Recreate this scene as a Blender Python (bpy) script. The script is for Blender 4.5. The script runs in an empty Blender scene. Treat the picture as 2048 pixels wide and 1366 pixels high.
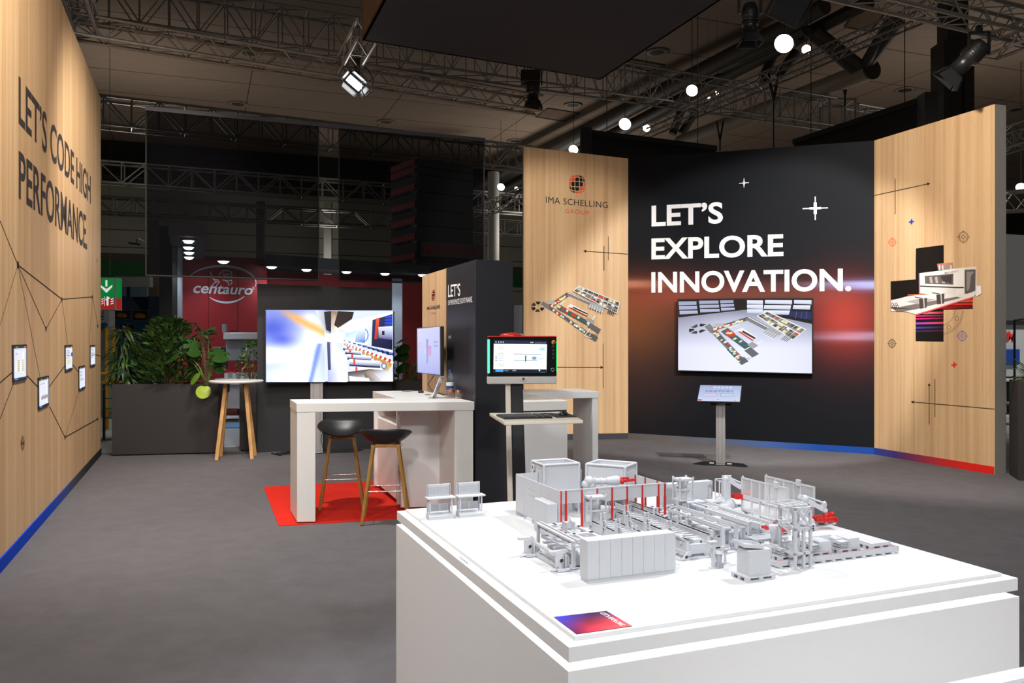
import bpy, bmesh, math, random
from math import sin, cos, pi, radians, atan2, sqrt
from mathutils import Vector as V, Matrix, Euler
random.seed(7)
SC = bpy.context.scene
COL = SC.collection
F, CX, CY, CAMZ = 1636.0, 1024.0, 684.0, 1.7

# ------------------------------------------------------------------ camera, world, exposure, lights
cam = bpy.data.cameras.new('camera'); co = bpy.data.objects.new('camera', cam); COL.objects.link(co)
cam.sensor_width = 36.0; cam.lens = 36.0 * F / 2048.0; cam.clip_end = 400; cam.clip_start = .02
cam.shift_y = 1.0 / 2048.0
co.location = (0, 0, CAMZ); co.rotation_euler = (pi / 2, 0, 0)
SC.camera = co
SC.view_settings.view_transform = 'Standard'; SC.view_settings.look = 'None'
SC.view_settings.gamma = 1.0; SC.view_settings.use_curve_mapping = False
SC.view_settings.exposure = 0.0
W = bpy.data.worlds.new('hall_ambience'); SC.world = W; W.use_nodes = True
W.node_tree.nodes['Background'].inputs[0].default_value = (.95, .92, .88, 1)
W.node_tree.nodes['Background'].inputs[1].default_value = .075

KL = .42
def spot(name, loc, target, watts, cone=60, blend=.5, size=.15, color=(1, .93, .84)):
    l = bpy.data.lights.new(name, 'SPOT'); l.energy = watts * KL; l.spot_size = radians(cone); l.spot_blend = blend
    l.shadow_soft_size = size; l.color = color
    o = bpy.data.objects.new(name, l); COL.objects.link(o); o.location = loc
    o.rotation_euler = (V(target) - V(loc)).to_track_quat('-Z', 'Y').to_euler()
    return o
def point(name, loc, watts, size=.3, color=(1, .95, .88)):
    l = bpy.data.lights.new(name, 'POINT'); l.energy = watts * KL; l.shadow_soft_size = size; l.color = color
    o = bpy.data.objects.new(name, l); COL.objects.link(o); o.location = loc
    return o
WARM = (1, .91, .79); NEUT = (1, .99, .97); COOL = (.90, .94, 1)
# truss spots washing the timber wall on the left
spot('wall_wash_light', (-1.6, 5.4, 5.3), (-4.6, 7.4, 2.6), 1500, 100, .8, .2, WARM)
spot('wall_wash_light', (-2.6, 9.4, 5.3), (-5.6, 10.6, 2.4), 1350, 100, .8, .2, WARM)
spot('wall_wash_light', (-.4, 2.6, 5.3), (-3.6, 5.0, 2.2), 800, 95, .8, .2, WARM)
# truss spots washing the three panels at the back
spot('wall_wash_light', (-.9, 9.2, 5.35), (.7, 14.0, 2.6), 1700, 50, .5, .12, WARM)
spot('wall_wash_light', (4.3, 6.6, 5.5), (3.75, 13.2, 1.9), 5000, 46, .3, .06, NEUT)
spot('wall_wash_light', (2.7, 7.3, 5.1), (5.95, 11.5, 1.9), 2700, 80, .5, .1, WARM)
# display table
spot('table_light', (2.5, 4.3, 5.4), (.75, 3.2, .9), 1850, 44, .5, .05, COOL)
spot('table_light', (-1.0, 4.9, 5.4), (.7, 3.2, .9), 900, 44, .5, .05, NEUT)
# general down light over the carpet and counters
spot('stand_light', (-1.0, -.6, 5.6), (-.8, 6.5, .5), 1500, 90, .8, .25, NEUT)
spot('stand_light', (2.6, -2.4, 5.0), (1.6, 4.0, .6), 2300, 90, .8, .25, NEUT)
spot('stand_light', (-2.4, 7.4, 5.6), (-1.4, 8.6, 0), 2100, 90, .7, .2, NEUT)
spot('stand_light', (4.6, 7.6, 5.6), (2.6, 9.0, 0), 1300, 90, .7, .2, NEUT)
spot('stand_light', (-2.6, 3.0, 5.6), (-2.2, 6.0, 0), 900, 100, .8, .25, NEUT)
spot('stand_light', (-3.2, 8.8, 5.5), (-5.0, 12.4, 1.2), 900, 60, .8, .2, NEUT)
spot('stand_light', (-2.9, 1.0, 5.5), (.0, 3.0, .4), 1000, 55, .8, .25, NEUT)  # added fill from the left for the table's left faces
# unseen fill lamps added to brighten the hall and its ceiling
point('hall_fill', (-14, 30, 7.2), 900, 1.0)
point('hall_fill', (2, 40, 7.0), 1300, 1.0)
point('hall_fill', (16, 28, 6.5), 900, 1.0)
point('hall_fill', (-12, 52, 7.0), 1600, 1.0)
point('hall_fill', (4, 6, 8.6), 260, 1.0)
spot('hall_fill', (13, 13, 8.5), (13.5, 18, 1), 5200, 90, .8, .4, NEUT)  # added to brighten the dark strip right of the oak wall

# ------------------------------------------------------------------ pixel helpers (photo frame 2048 x 1366)
def ray(px, py): return V(((px - CX) / F, 1.0, (CY - py) / F))
def at(px, py, Y): return V((0, 0, CAMZ)) + ray(px, py) * Y
def onz(px, py, z=0.0):
    return at(px, py, (z - CAMZ) * F / (CY - py))
def onplane(px, py, P, n):
    r = ray(px, py); o = V((0, 0, CAMZ))
    return o + r * ((P - o).dot(n) / r.dot(n))

# ------------------------------------------------------------------ materials
def lin(c): 
    return tuple((x / 12.92 if x <= .04045 else ((x + .055) / 1.055) ** 2.4) for x in c)
def rgb(r, g, b): return lin((r / 255, g / 255, b / 255))
MATS = {}
def mat(name, c, rough=.6, metal=0.0, var=.06, scale=30.0, bump=0.0, spec=.5, coat=0.0, stretch=None):
    if name in MATS: return MATS[name]
    m = bpy.data.materials.new(name); m.use_nodes = True; nt = m.node_tree; n = nt.nodes; L = nt.links
    b = n['Principled BSDF']; b.inputs['Roughness'].default_value = rough; b.inputs['Metallic'].default_value = metal
    b.inputs['Specular IOR Level'].default_value = spec; b.inputs['Coat Weight'].default_value = coat
    tc = n.new('ShaderNodeTexCoord'); nz = n.new('ShaderNodeTexNoise'); nz.inputs['Scale'].default_value = scale
    nz.inputs['Detail'].default_value = 3
    src = tc.outputs['Object']
    if stretch:
        mp = n.new('ShaderNodeMapping'); mp.inputs['Scale'].default_value = stretch; L.new(src, mp.inputs['Vector']); src = mp.outputs['Vector']
    L.new(src, nz.inputs['Vector'])
    mx = n.new('ShaderNodeMix'); mx.data_type = 'RGBA'
    mx.inputs['A'].default_value = (*[x * (1 - var) for x in c], 1); mx.inputs['B'].default_value = (*[min(1, x * (1 + var)) for x in c], 1)
    L.new(nz.outputs['Fac'], mx.inputs['Factor']); L.new(mx.outputs['Result'], b.inputs['Base Color'])
    if bump:
        bp = n.new('ShaderNodeBump'); bp.inputs['Strength'].default_value = bump; bp.inputs['Distance'].default_value = .004
        L.new(nz.outputs['Fac'], bp.inputs['Height']); L.new(bp.outputs['Normal'], b.inputs['Normal'])
    MATS[name] = m; return m
def emit(name, c, s):
    if name in MATS: return MATS[name]
    m = bpy.data.materials.new(name); m.use_nodes = True; nt = m.node_tree; nt.nodes.clear()
    e = nt.nodes.new('ShaderNodeEmission'); e.inputs[0].default_value = (*c, 1); e.inputs[1].default_value = s
    o = nt.nodes.new('ShaderNodeOutputMaterial'); nt.links.new(e.outputs[0], o.inputs[0]); MATS[name] = m; return m
def colour_print(name, strength=0.0, rough=.6):
    """printed sheet (strength 0) or lit screen: colours of the picture come from the mesh colour attribute"""
    if name in MATS: return MATS[name]
    m = bpy.data.materials.new(name); m.use_nodes = True; nt = m.node_tree; b = nt.nodes['Principled BSDF']
    a = nt.nodes.new('ShaderNodeVertexColor'); a.layer_name = 'Col'
    b.inputs['Roughness'].default_value = rough; b.inputs['Specular IOR Level'].default_value = .25 if strength else .1
    if strength:
        b.inputs['Base Color'].default_value = (.01, .01, .01, 1)
        nt.links.new(a.outputs['Color'], b.inputs['Emission Color']); b.inputs['Emission Strength'].default_value = strength
    else:
        nt.links.new(a.outputs['Color'], b.inputs['Base Color'])
    MATS[name] = m; return m
def wood(name, base, dark, band=1.0, axis='Z', grain=1.0, rough=.5):
    if name in MATS: return MATS[name]
    m = bpy.data.materials.new(name); m.use_nodes = True; nt = m.node_tree; n = nt.nodes; L = nt.links
    b = n['Principled BSDF']; b.inputs['Roughness'].default_value = rough; b.inputs['Specular IOR Level'].default_value = .25
    tc = n.new('ShaderNodeTexCoord')
    def layer(sx, sz, detail, seed):
        mp = n.new('ShaderNodeMapping')
        mp.inputs['Scale'].default_value = (sx, sx, sz) if axis == 'Z' else ((sz, sx, sx) if axis == 'X' else (sx, sz, sx))
        mp.inputs['Location'].default_value = (seed, seed * .3, seed * .7)
        nz = n.new('ShaderNodeTexNoise'); nz.inputs['Scale'].default_value = 1; nz.inputs['Detail'].default_value = detail
        L.new(tc.outputs['Object'], mp.inputs['Vector']); L.new(mp.outputs['Vector'], nz.inputs['Vector']); return nz.outputs['Fac']
    def ramp(fac, p0, p1):
        r = n.new('ShaderNodeMapRange'); r.inputs[1].default_value = p0; r.inputs[2].default_value = p1; L.new(fac, r.inputs[0]); return r.outputs[0]
    def mix(f, A, B):
        x = n.new('ShaderNodeMix'); x.data_type = 'RGBA'; L.new(f, x.inputs['Factor'])
        for k, c in (('A', A), ('B', B)):
            if isinstance(c, tuple): x.inputs[k].default_value = (*c, 1)
            else: L.new(c, x.inputs[k])
        return x.outputs['Result']
    mid = tuple((p + q) / 2 for p, q in zip(base, dark))
    pale = tuple(min(1, p * 1.14) for p in base)
    c1 = mix(ramp(layer(3.2 * band, .10, 2, 3.1), .35, .65), base, mid)
    c2 = mix(ramp(layer(16 * band, .22 * grain, 4, 9.7), .45, .85), c1, dark)
    c3 = mix(ramp(layer(9 * band, .1, 3, 21.3), .5, .85), c2, pale)
    c4 = mix(ramp(layer(120 * band, 3.0 * grain, 2, 14.2), .6, 1.0), c3, tuple(p * .62 for p in dark))
    L.new(c4, b.inputs['Base Color']); MATS[name] = m; return m
def clear(name, tint=(1, 1, 1), body=.12, rough=.05):
    if name in MATS: return MATS[name]
    m = bpy.data.materials.new(name); m.use_nodes = True; nt = m.node_tree; n = nt.nodes; n.clear(); L = nt.links
    t = n.new('ShaderNodeBsdfTransparent'); t.inputs[0].default_value = (*tint, 1)
    g = n.new('ShaderNodeBsdfGlossy'); g.inputs[0].default_value = (.9, .9, .9, 1); g.inputs[1].default_value = rough
    lw = n.new('ShaderNodeLayerWeight'); lw.inputs[0].default_value = .35
    ad = n.new('ShaderNodeMath'); ad.operation = 'ADD'; ad.inputs[1].default_value = body; L.new(lw.outputs['Facing'], ad.inputs[0])
    ml = n.new('ShaderNodeMath'); ml.operation = 'MULTIPLY'; ml.inputs[1].default_value = .6; L.new(ad.outputs[0], ml.inputs[0])
    mx = n.new('ShaderNodeMixShader'); L.new(ml.outputs[0], mx.inputs[0]); L.new(t.outputs[0], mx.inputs[1]); L.new(g.outputs[0], mx.inputs[2])
    o = n.new('ShaderNodeOutputMaterial'); L.new(mx.outputs[0], o.inputs[0]); MATS[name] = m; return m
def gauze(name, c, alpha):
    if name in MATS: return MATS[name]
    m = bpy.data.materials.new(name); m.use_nodes = True; nt = m.node_tree; n = nt.nodes; n.clear(); L = nt.links
    t = n.new('ShaderNodeBsdfTransparent'); d = n.new('ShaderNodeBsdfDiffuse'); d.inputs[0].default_value = (*c, 1)
    mx = n.new('ShaderNodeMixShader'); mx.inputs[0].default_value = alpha
    L.new(t.outputs[0], mx.inputs[1]); L.new(d.outputs[0], mx.inputs[2])
    o = n.new('ShaderNodeOutputMaterial'); L.new(mx.outputs[0], o.inputs[0]); MATS[name] = m; return m

OAK = wood('oak_print', rgb(218, 184, 142), rgb(184, 144, 104))
OAKLEG = wood('oak_leg', rgb(205, 160, 105), rgb(165, 118, 70), band=3, grain=2)
OAKLEGD = wood('oak_leg_dark', rgb(176, 132, 66), rgb(132, 92, 40), band=3, grain=2)
BLACK = mat('black_fabric', (.012, .0125, .016), .75, var=.1, scale=200)
CHAR = mat('charcoal_laminate', rgb(44, 40, 42), .6, var=.08, scale=40)
DARKP = mat('dark_panel', rgb(33, 33, 38), .6, var=.05, scale=60)
TOWERM = mat('tower_laminate', rgb(36, 36, 42), .36, var=.04, scale=60)
WHITE = mat('white_laminate', (.80, .80, .79), .38, var=.02, scale=8)
WHITEM = mat('white_matte', (.82, .82, .83), .55, var=.015, scale=25)
ALU = mat('brushed_aluminium', (.62, .61, .60), .34, .85, var=.1, scale=60, stretch=(8, 8, .2))
ALUD = mat('truss_aluminium', (.30, .285, .26), .45, .55, var=.2, scale=9)
BPLAST = mat('black_plastic', (.012, .012, .013), .35, var=.1)
BLMETAL = mat('black_metal', (.018, .018, .02), .4, .3, var=.1)
DGLASS = mat('dark_glass', (.02, .022, .024), .15, var=.1)
MODEL = mat('model_print_white', (.52, .535, .575), .6, var=.03, scale=90)
MODELR = mat('model_print_red', rgb(196, 34, 28), .5, var=.06, scale=90)
CREAM = mat('cream_metal', rgb(226, 218, 205), .4, var=.02)
STEEL = mat('steel_rod', (.6, .6, .6), .25, .9, var=.05)

# ------------------------------------------------------------------ mesh builder
class MB:
    def __init__(s): s.v = []; s.f = []; s.m = []; s.s = []; s.M = Matrix()
    def _add(s, vs, fs, m=0, smooth=False):
        o = len(s.v); s.v += [tuple(s.M @ V(p)) for p in vs]
        for f in fs: s.f.append(tuple(i + o for i in f)); s.m.append(m); s.s.append(smooth)
        return s
    def box(s, c, d, m=0, rot=None):
        x, y, z = d[0] / 2, d[1] / 2, d[2] / 2
        vs = [V((a * x, b * y, e * z)) for e in (-1, 1) for b in (-1, 1) for a in (-1, 1)]
        if rot is not None: 
            R = Euler(rot).to_matrix(); vs = [R @ p for p in vs]
        vs = [p + V(c) for p in vs]
        return s._add(vs, [(0, 2, 3, 1), (4, 5, 7, 6), (0, 1, 5, 4), (2, 6, 7, 3), (0, 4, 6, 2), (1, 3, 7, 5)], m)
    def bb(s, x0, x1, y0, y1, z0, z1, m=0):
        return s.box(((x0 + x1) / 2, (y0 + y1) / 2, (z0 + z1) / 2), (x1 - x0, y1 - y0, z1 - z0), m)
    def prism(s, poly, z0, z1, m=0):
        """poly: plan outline (counter-clockwise); z1 may be a list of heights"""
        n = len(poly); zt = z1 if isinstance(z1, (list, tuple)) else [z1] * n; zb = z0 if isinstance(z0, (list, tuple)) else [z0] * n
        vs = [(p[0], p[1], zb[i]) for i, p in enumerate(poly)] + [(p[0], p[1], zt[i]) for i, p in enumerate(poly)]
        fs = [tuple(range(n))[::-1], tuple(range(n, 2 * n))] + [(i, (i + 1) % n, n + (i + 1) % n, n + i) for i in range(n)]
        return s._add(vs, fs, m)
    def ext(s, poly, d, m=0):
        """3-D outline pushed along vector d"""
        n = len(poly); d = V(d); vs = [V(p) for p in poly] + [V(p) + d for p in poly]
        return s._add(vs, [tuple(range(n))[::-1], tuple(range(n, 2 * n))] + [(i, (i + 1) % n, n + (i + 1) % n, n + i) for i in range(n)], m)
    def tube(s, p, q, r, n=8, m=0, r2=None, cap=True, smooth=True):
        p = V(p); q = V(q); d = (q - p)
        if d.length < 1e-7: return s
        d.normalize(); a = d.orthogonal().normalized(); b = d.cross(a); r2 = r if r2 is None else r2
        vs = [p + (a * cos(2 * pi * i / n) + b * sin(2 * pi * i / n)) * r for i in range(n)] + [q + (a * cos(2 * pi * i / n) + b * sin(2 * pi * i / n)) * r2 for i in range(n)]
        s._add(vs, [(i, (i + 1) % n, n + (i + 1) % n, n + i) for i in range(n)], m, smooth)
        if cap: s._add(vs, [tuple(range(n))[::-1], tuple(range(n, 2 * n))], m)
        return s
    def path(s, pts, r, n=6, m=0):
        for a, b in zip(pts, pts[1:]): s.tube(a, b, r, n, m)
        return s
    def bar(s, p, q, w, h, m=0, up=(0, 0, 1)):
        p = V(p); q = V(q); d = (q - p).normalized(); u = V(up)
        if abs(d.dot(u)) > .98: u = V((0, 1, 0))
        a = d.cross(u).normalized() * (w / 2); b = a.cross(d).normalized() * (h / 2)
        return s.ext([p - a - b, p + a - b, p + a + b, p - a + b], q - p, m)
    def lathe(s, prof, n=20, c=(0, 0, 0), m=0, smooth=True, sx=1, sy=1):
        vs = []; c = V(c)
        for r, z in prof: vs += [c + V((r * cos(2 * pi * i / n) * sx, r * sin(2 * pi * i / n) * sy, z)) for i in range(n)]
        fs = [(k * n + i, k * n + (i + 1) % n, (k + 1) * n + (i + 1) % n, (k + 1) * n + i) for k in range(len(prof) - 1) for i in range(n)]
        s._add(vs, fs, m, smooth)
        k = len(prof) - 1
        caps = []
        if prof[0][0] > 1e-6: caps.append(tuple(range(n))[::-1])
        if prof[-1][0] > 1e-6: caps.append(tuple(range(k * n, k * n + n)))
        if caps: s._add(vs, caps, m)
        return s
    def ball(s, c, r, n=10, k=6, m=0, sx=1, sy=1, sz=1):
        return s.lathe([(max(1e-4, r * sin(pi * i / k)), -r * cos(pi * i / k) * sz) for i in range(k + 1)], n, c, m, True, sx, sy)
    def ring(s, c, R, r, n=16, k=6, m=0, nrm=(0, 0, 1), a0=0, a1=2 * pi):
        nrm = V(nrm).normalized(); a = nrm.orthogonal().normalized(); b = nrm.cross(a); c = V(c)
        pts = [c + (a * cos(a0 + (a1 - a0) * i / n) + b * sin(a0 + (a1 - a0) * i / n)) * R for i in range(n + 1)]
        return s.path(pts, r, k, m)
    def grid(s, P, nu, nv, m=0, smooth=True, cu=False):
        vs = [P(i / (nu - (0 if cu else 1)), j / (nv - 1)) for j in range(nv) for i in range(nu)]
        fs = [(j * nu + i, j * nu + (i + 1) % nu, (j + 1) * nu + (i + 1) % nu, (j + 1) * nu + i) for j in range(nv - 1) for i in range(nu if cu else nu - 1)]
        return s._add(vs, fs, m, smooth)
    def mesh(s, name, mats):
        me = bpy.data.meshes.new(name); me.from_pydata(s.v, [], s.f)
        for x in (mats if isinstance(mats, (list, tuple)) else [mats]): me.materials.append(x)
        me.polygons.foreach_set('material_index', s.m); me.polygons.foreach_set('use_smooth', s.s); me.update(); return me

def wm(o):
    M = o.matrix_basis.copy()
    while o.parent is not None: o = o.parent; M = o.matrix_basis @ M
    return M
def obj(name, mb, mats, parent=None, loc=None, rz=0.0, bev=0, world=False, solid=0):
    if world and parent is not None:
        I = wm(parent).inverted(); mb.v = [tuple(I @ V(p)) for p in mb.v]
    o = bpy.data.objects.new(name, mb if isinstance(mb, bpy.types.Mesh) else mb.mesh(name, mats)); COL.objects.link(o)
    if parent is not None: o.parent = parent
    if loc is not None: o.location = loc
    o.rotation_euler.z = rz
    if solid:
        md = o.modifiers.new('solid', 'SOLIDIFY'); md.thickness = solid; md.offset = 0
    if bev:
        md = o.modifiers.new('bevel', 'BEVEL'); md.width = bev; md.segments = 2; md.limit_method = 'ANGLE'; md.angle_limit = radians(40)
    return o
def tag(o, label, cat, group=None, kind=None):
    o['label'] = label; o['category'] = cat
    if group: o['group'] = group
    if kind: o['kind'] = kind
    return o
def thing(name, label, cat, loc=(0, 0, 0), rz=0.0, group=None):
    o = bpy.data.objects.new(name, None); COL.objects.link(o); o.empty_display_size = .1
    o.location = loc; o.rotation_euler.z = rz
    return tag(o, label, cat, group)
def dup(o, loc, rz=None, label=None):
    c = o.copy(); COL.objects.link(c); c.location = loc
    if rz is not None: c.rotation_euler.z = rz
    if label: c['label'] = label
    def rec(a, b):
        for ch in list(a.children):
            d = ch.copy(); COL.objects.link(d); d.parent = b; rec(ch, d)
    rec(o, c); return c
def struct(o, label=None):
    o['kind'] = 'structure'
    if label: o['label'] = label
    return o

# ------------------------------------------------------------------ flat print / screen pictures
class Pic:
    """coloured polygons on a plane: points in photo pixels are cast onto the plane (P, n)"""
    def __init__(s, P, n): s.P = V(P); s.n = V(n).normalized(); s.v = []; s.f = []; s.c = []; s.k = 0
    def poly(s, pts, c, step=True):
        if step: s.k += 1
        o = len(s.v); P = s.P + s.n * (.0012 + .00025 * s.k)
        s.v += [tuple(onplane(x, y, P, s.n)) for x, y in pts]
        s.f.append(tuple(range(o, o + len(pts))))
        cs = c if isinstance(c, list) else [c] * len(pts)
        s.c += [rgb(*k) for k in cs]
        return s
    def rect(s, x0, y0, x1, y1, c): return s.poly([(x0, y0), (x0, y1), (x1, y1), (x1, y0)], c)
    def line(s, p, q, w, c, step=False):
        dx, dy = q[0] - p[0], q[1] - p[1]; l = math.hypot(dx, dy) or 1; a, b = -dy / l * w / 2, dx / l * w / 2
        return s.poly([(p[0] + a, p[1] + b), (p[0] - a, p[1] - b), (q[0] - a, q[1] - b), (q[0] + a, q[1] + b)], c, step)
    def poly_line(s, pts, w, c):
        for a, b in zip(pts, pts[1:]): s.line(a, b, w, c)
        return s
    def disc(s, x, y, rx, ry, c, n=16): return s.poly([(x + rx * cos(2 * pi * i / n), y + ry * sin(2 * pi * i / n)) for i in range(n)], c)
    def circ(s, x, y, rx, ry, w, c, n=20, a0=0, a1=2 * pi):
        p = [(x + rx * cos(a0 + (a1 - a0) * i / n), y + ry * sin(a0 + (a1 - a0) * i / n)) for i in range(n + 1)]
        return s.poly_line(p, w, c)
    def bars(s, x0, y0, x1, y1, n, c, seed=1, h=.55, step=True):
        """rows of unreadable small print drawn as short dashes"""
        R = random.Random(seed)
        for i in range(n):
            y = y0 + (y1 - y0) * (i + .3) / n; hh = (y1 - y0) / n * h; x = x0
            while x < x1 - 1:
                w = R.uniform(.06, .2) * (x1 - x0); w = min(w, x1 - x); s.poly([(x, y), (x, y + hh), (x + w, y + hh), (x + w, y)], c, False); x += w + .04 * (x1 - x0)
        return s
    def build(s, name, m, parent):
        I = wm(parent).inverted(); me = bpy.data.meshes.new(name)
        me.from_pydata([tuple(I @ V(p)) for p in s.v], [], s.f); me.materials.append(m)
        ca = me.color_attributes.new('Col', 'FLOAT_COLOR', 'POINT')
        for i, c in enumerate(s.c): ca.data[i].color = (*c, 1)
        me.update(); o = bpy.data.objects.new(name, me); COL.objects.link(o); o.parent = parent
        return o
FONTCACHE = {}
def text_geo(txt, bold=.0, sp=1.0, shear=0.0):
    k = (txt, bold, sp, shear)
    if k not in FONTCACHE:
        c = bpy.data.curves.new('lettering', 'FONT'); c.body = txt; c.offset = bold; c.resolution_u = 5; c.space_character = sp; c.shear = shear
        o = bpy.data.objects.new('lettering', c); COL.objects.link(o)
        dg = bpy.context.evaluated_depsgraph_get(); me = bpy.data.meshes.new_from_object(o.evaluated_get(dg))
        vs = [tuple(v.co) for v in me.vertices]; fs = [tuple(p.vertices) for p in me.polygons]
        bpy.data.objects.remove(o); bpy.data.curves.remove(c); bpy.data.meshes.remove(me)
        FONTCACHE[k] = (vs, fs)
    return FONTCACHE[k]
def text3(name, txt, quad, m, parent, bold=.0, sp=1.0, off=.002, n=None, shear=0.0, cap=True):
    """flat lettering; quad = TL, TR, BR, BL world points of the capital letters' box"""
    vs, fs = text_geo(txt, bold, sp, shear)
    xs = [v[0] for v in vs]; x0, x1 = min(xs), max(xs)
    ys = [v[1] for v in vs]; y0, y1 = min(ys), max(ys)
    if cap: y0, y1 = -bold, .682 + bold
    TL, TR, BR, BL = [V(q) for q in quad]; nn = (V(n).normalized() if n is not None else V((0, 0, 0))) * off
    mb = MB()
    pts = []
    for x, y, z in vs:
        a = (x - x0) / (x1 - x0); b = (y - y0) / (y1 - y0)
        pts.append(BL.lerp(BR, a).lerp(TL.lerp(TR, a), b) + nn)
    mb._add(pts, fs)
    return obj(name, mb, m, parent, world=True)
def textpx(name, txt, q, P, n, m, parent, bold=.0, sp=1.0, off=.003, shear=0.0, cap=True):
    return text3(name, txt, [onplane(x, y, P, V(n)) for x, y in q], m, parent, bold, sp, off, n, shear, cap)
# ------------------------------------------------------------------ SETTING
CARPET = mat('grey_carpet', rgb(101, 98, 101), .95, var=.30, scale=4.5, bump=.0, spec=.1)
HALLFL = mat('hall_concrete', rgb(150, 147, 140), .8, var=.1, scale=3)
nt = CARPET.node_tree; nz = nt.nodes['Noise Texture']; nz.inputs['Detail'].default_value = 8; nz.inputs['Roughness'].default_value = .72
struct(obj('floor', MB().bb(-60, 60, -20, 70, -.3, -.006), HALLFL))
wl0, wl1 = onz(0, 1144), onz(201.6, 909.5)
wld = (wl1 - wl0).normalized()
wlnear = wl0 - wld * 4.2
A0, A1 = onz(1047, 881.5), onz(1256.2, 877.4)
A2, A3 = onz(1748.5, 908.6), onz(1989.5, 949.2)
cp = [(-2.0, -6), (9, -6), (9, 9.2), (A3.x + .35, A3.y), (A3.x, A3.y + .1), (A2.x, A2.y + .3), (A1.x, A1.y + .3), (A0.x, A0.y + .3), (-1.0, 13.5), onz(480, 903).xy[:], onz(205, 906).xy[:], (wl1.x - .1, wl1.y), (wlnear.x - .1, wlnear.y)]
struct(obj('carpet', MB().prism([tuple(p) for p in cp], -.005, 0), CARPET))

def slab(name, a, b, za, zb, th, mats, fm=0, em=1):
    """free-standing panel: a -> b along its foot, heights za, zb; front faces the stand"""
    d = (b - a); L = d.length; rz = atan2(d.y, d.x)
    mb = MB(); vs = [(0, 0, 0), (L, 0, 0), (L, 0, zb), (0, 0, za), (0, th, 0), (L, th, 0), (L, th, zb), (0, th, za)]
    mb._add(vs, [(0, 1, 2, 3)], fm); mb._add(vs, [(5, 4, 7, 6), (3, 2, 6, 7), (1, 5, 6, 2), (4, 0, 3, 7), (0, 4, 5, 1)], em)
    return obj(name, mb, mats, loc=(a.x, a.y, 0), rz=rz), V((d.y, -d.x, 0)).normalized(), a.copy()
def htop(p, py): return CAMZ + (CY - py) / F * p.y

EDGE = mat('panel_edge', rgb(136, 134, 130), .6, var=.06, scale=14)
EDGEB = mat('panel_edge_dark', rgb(40, 36, 38), .6, var=.06, scale=14)
wall_left, nL, PL = slab('wall_left', wlnear, wl1, htop(wl1, 197) - .05, htop(wl1, 197), -.0 + .12, [OAK, EDGEB])
if nL.x < 0: nL = -nL
struct(wall_left, 'oak print exhibition wall on the left')
wall_bl, nA, PA = slab('wall_back_left', A0, A1, htop(A0, 293), htop(A1, 317), .12, [OAK, EDGEB]); struct(wall_bl)
wall_b, nB, PB = slab('wall_back', A1, A2, htop(A1, 317), htop(A2, 281), .12, [BLACK, EDGEB]); struct(wall_b)
wall_r, nR, PR = slab('wall_right', A2, A3, htop(A2, 281), htop(A3, 208), .2, [OAK, EDGE]); struct(wall_r)
# baseboards with printed colour fades
def skirt(name, a, b, n, h, cols, th=.012):
    o = thing_less = None
    N = len(cols) - 1; mb = MB(); me_cols = []
    off = n * th
    vs = []; fs = []; cs = []
    for i in range(N + 1):
        p = a.lerp(b, i / N)
        for z in (0, h): vs.append((p.x + off.x, p.y + off.y, z)); cs.append(cols[i])
        vs.append((p.x, p.y, h)); cs.append(cols[i])
    for i in range(N): fs += [(3 * i, 3 * i + 3, 3 * i + 4, 3 * i + 1), (3 * i + 1, 3 * i + 4, 3 * i + 5, 3 * i + 2)]
    me = bpy.data.meshes.new(name); me.from_pydata(vs, [], fs); me.materials.append(colour_print('printed_sheet'))
    ca = me.color_attributes.new('Col', 'FLOAT_COLOR', 'POINT')
    for i, c in enumerate(cs): ca.data[i].color = (*rgb(*c), 1)
    o = bpy.data.objects.new(name, me); COL.objects.link(o); return struct(o)
skirt('baseboard_left', wlnear, wl1, nL, .1, [(0, 62, 190)] * 6 + [(0, 62, 190), (20, 66, 180), (60, 75, 140), (70, 70, 78), (52, 50, 52), (46, 44, 46), (44, 42, 44)])
skirt('baseboard_back_left', A0, A1, nA, .1, [(66, 66, 72)] * 3)
skirt('baseboard_back', A1, A2, nB, .1, [(92, 86, 82), (96, 92, 92), (92, 98, 112), (70, 95, 150), (30, 72, 150), (30, 70, 150)])
skirt('baseboard_right', A2, A3, nR, .1, [(40, 66, 150), (76, 60, 126), (140, 60, 90), (196, 52, 56), (225, 44, 36), (225, 44, 36)])

PRINT = colour_print('printed_sheet'); DK = mat('dark_ink', rgb(58, 52, 52), .6, var=.03); BK = mat('black_ink', rgb(26, 24, 26), .6, var=.03)
WT = mat('white_ink', rgb(238, 238, 240), .5, var=.01); RD = mat('red_ink', rgb(222, 76, 52), .55, var=.02)
# --- left wall: slogan, network lines, target mark
textpx('lettering', 'LET’S CODE HIGH', [(37.0, 151.5), (181.2, 353.5), (181.2, 408), (37.0, 246)], PL, nL, DK, wall_left, .012)
textpx('lettering', 'PERFORMANCE.', [(37.2, 301), (174, 434), (174, 500), (37.2, 396)], PL, nL, DK, wall_left, .012)
pc = Pic(PL, nL); ink = (62, 54, 50); thin = (120, 98, 76)
for p, q, w in [((0, 441), (35.9, 529.8), 1.2), ((35.9, 529.8), (124, 598.6), 2.2), ((124, 598.6), (184.8, 593.8), 1.8), ((35.9, 529.8), (92.2, 657.9), 1.1), ((92.2, 657.9), (124, 598.6), 1.1),
                ((0, 765.5), (26.7, 742.8), 2.2), ((53.8, 750.9), (77.6, 775.8), 2), ((98.1, 774), (131, 730), 1.5), ((145.3, 729), (158.5, 745.7), 1.4), ((98.8, 812.4), (130.3, 874.6), 1.3),
                ((130.3, 874.6), (195.5, 838), 2.0), ((27.5, 765.5), (0, 838.7), 1.3), ((190.7, 709), (201, 712.5), 1.4)]: pc.line(p, q, w, ink)
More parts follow.
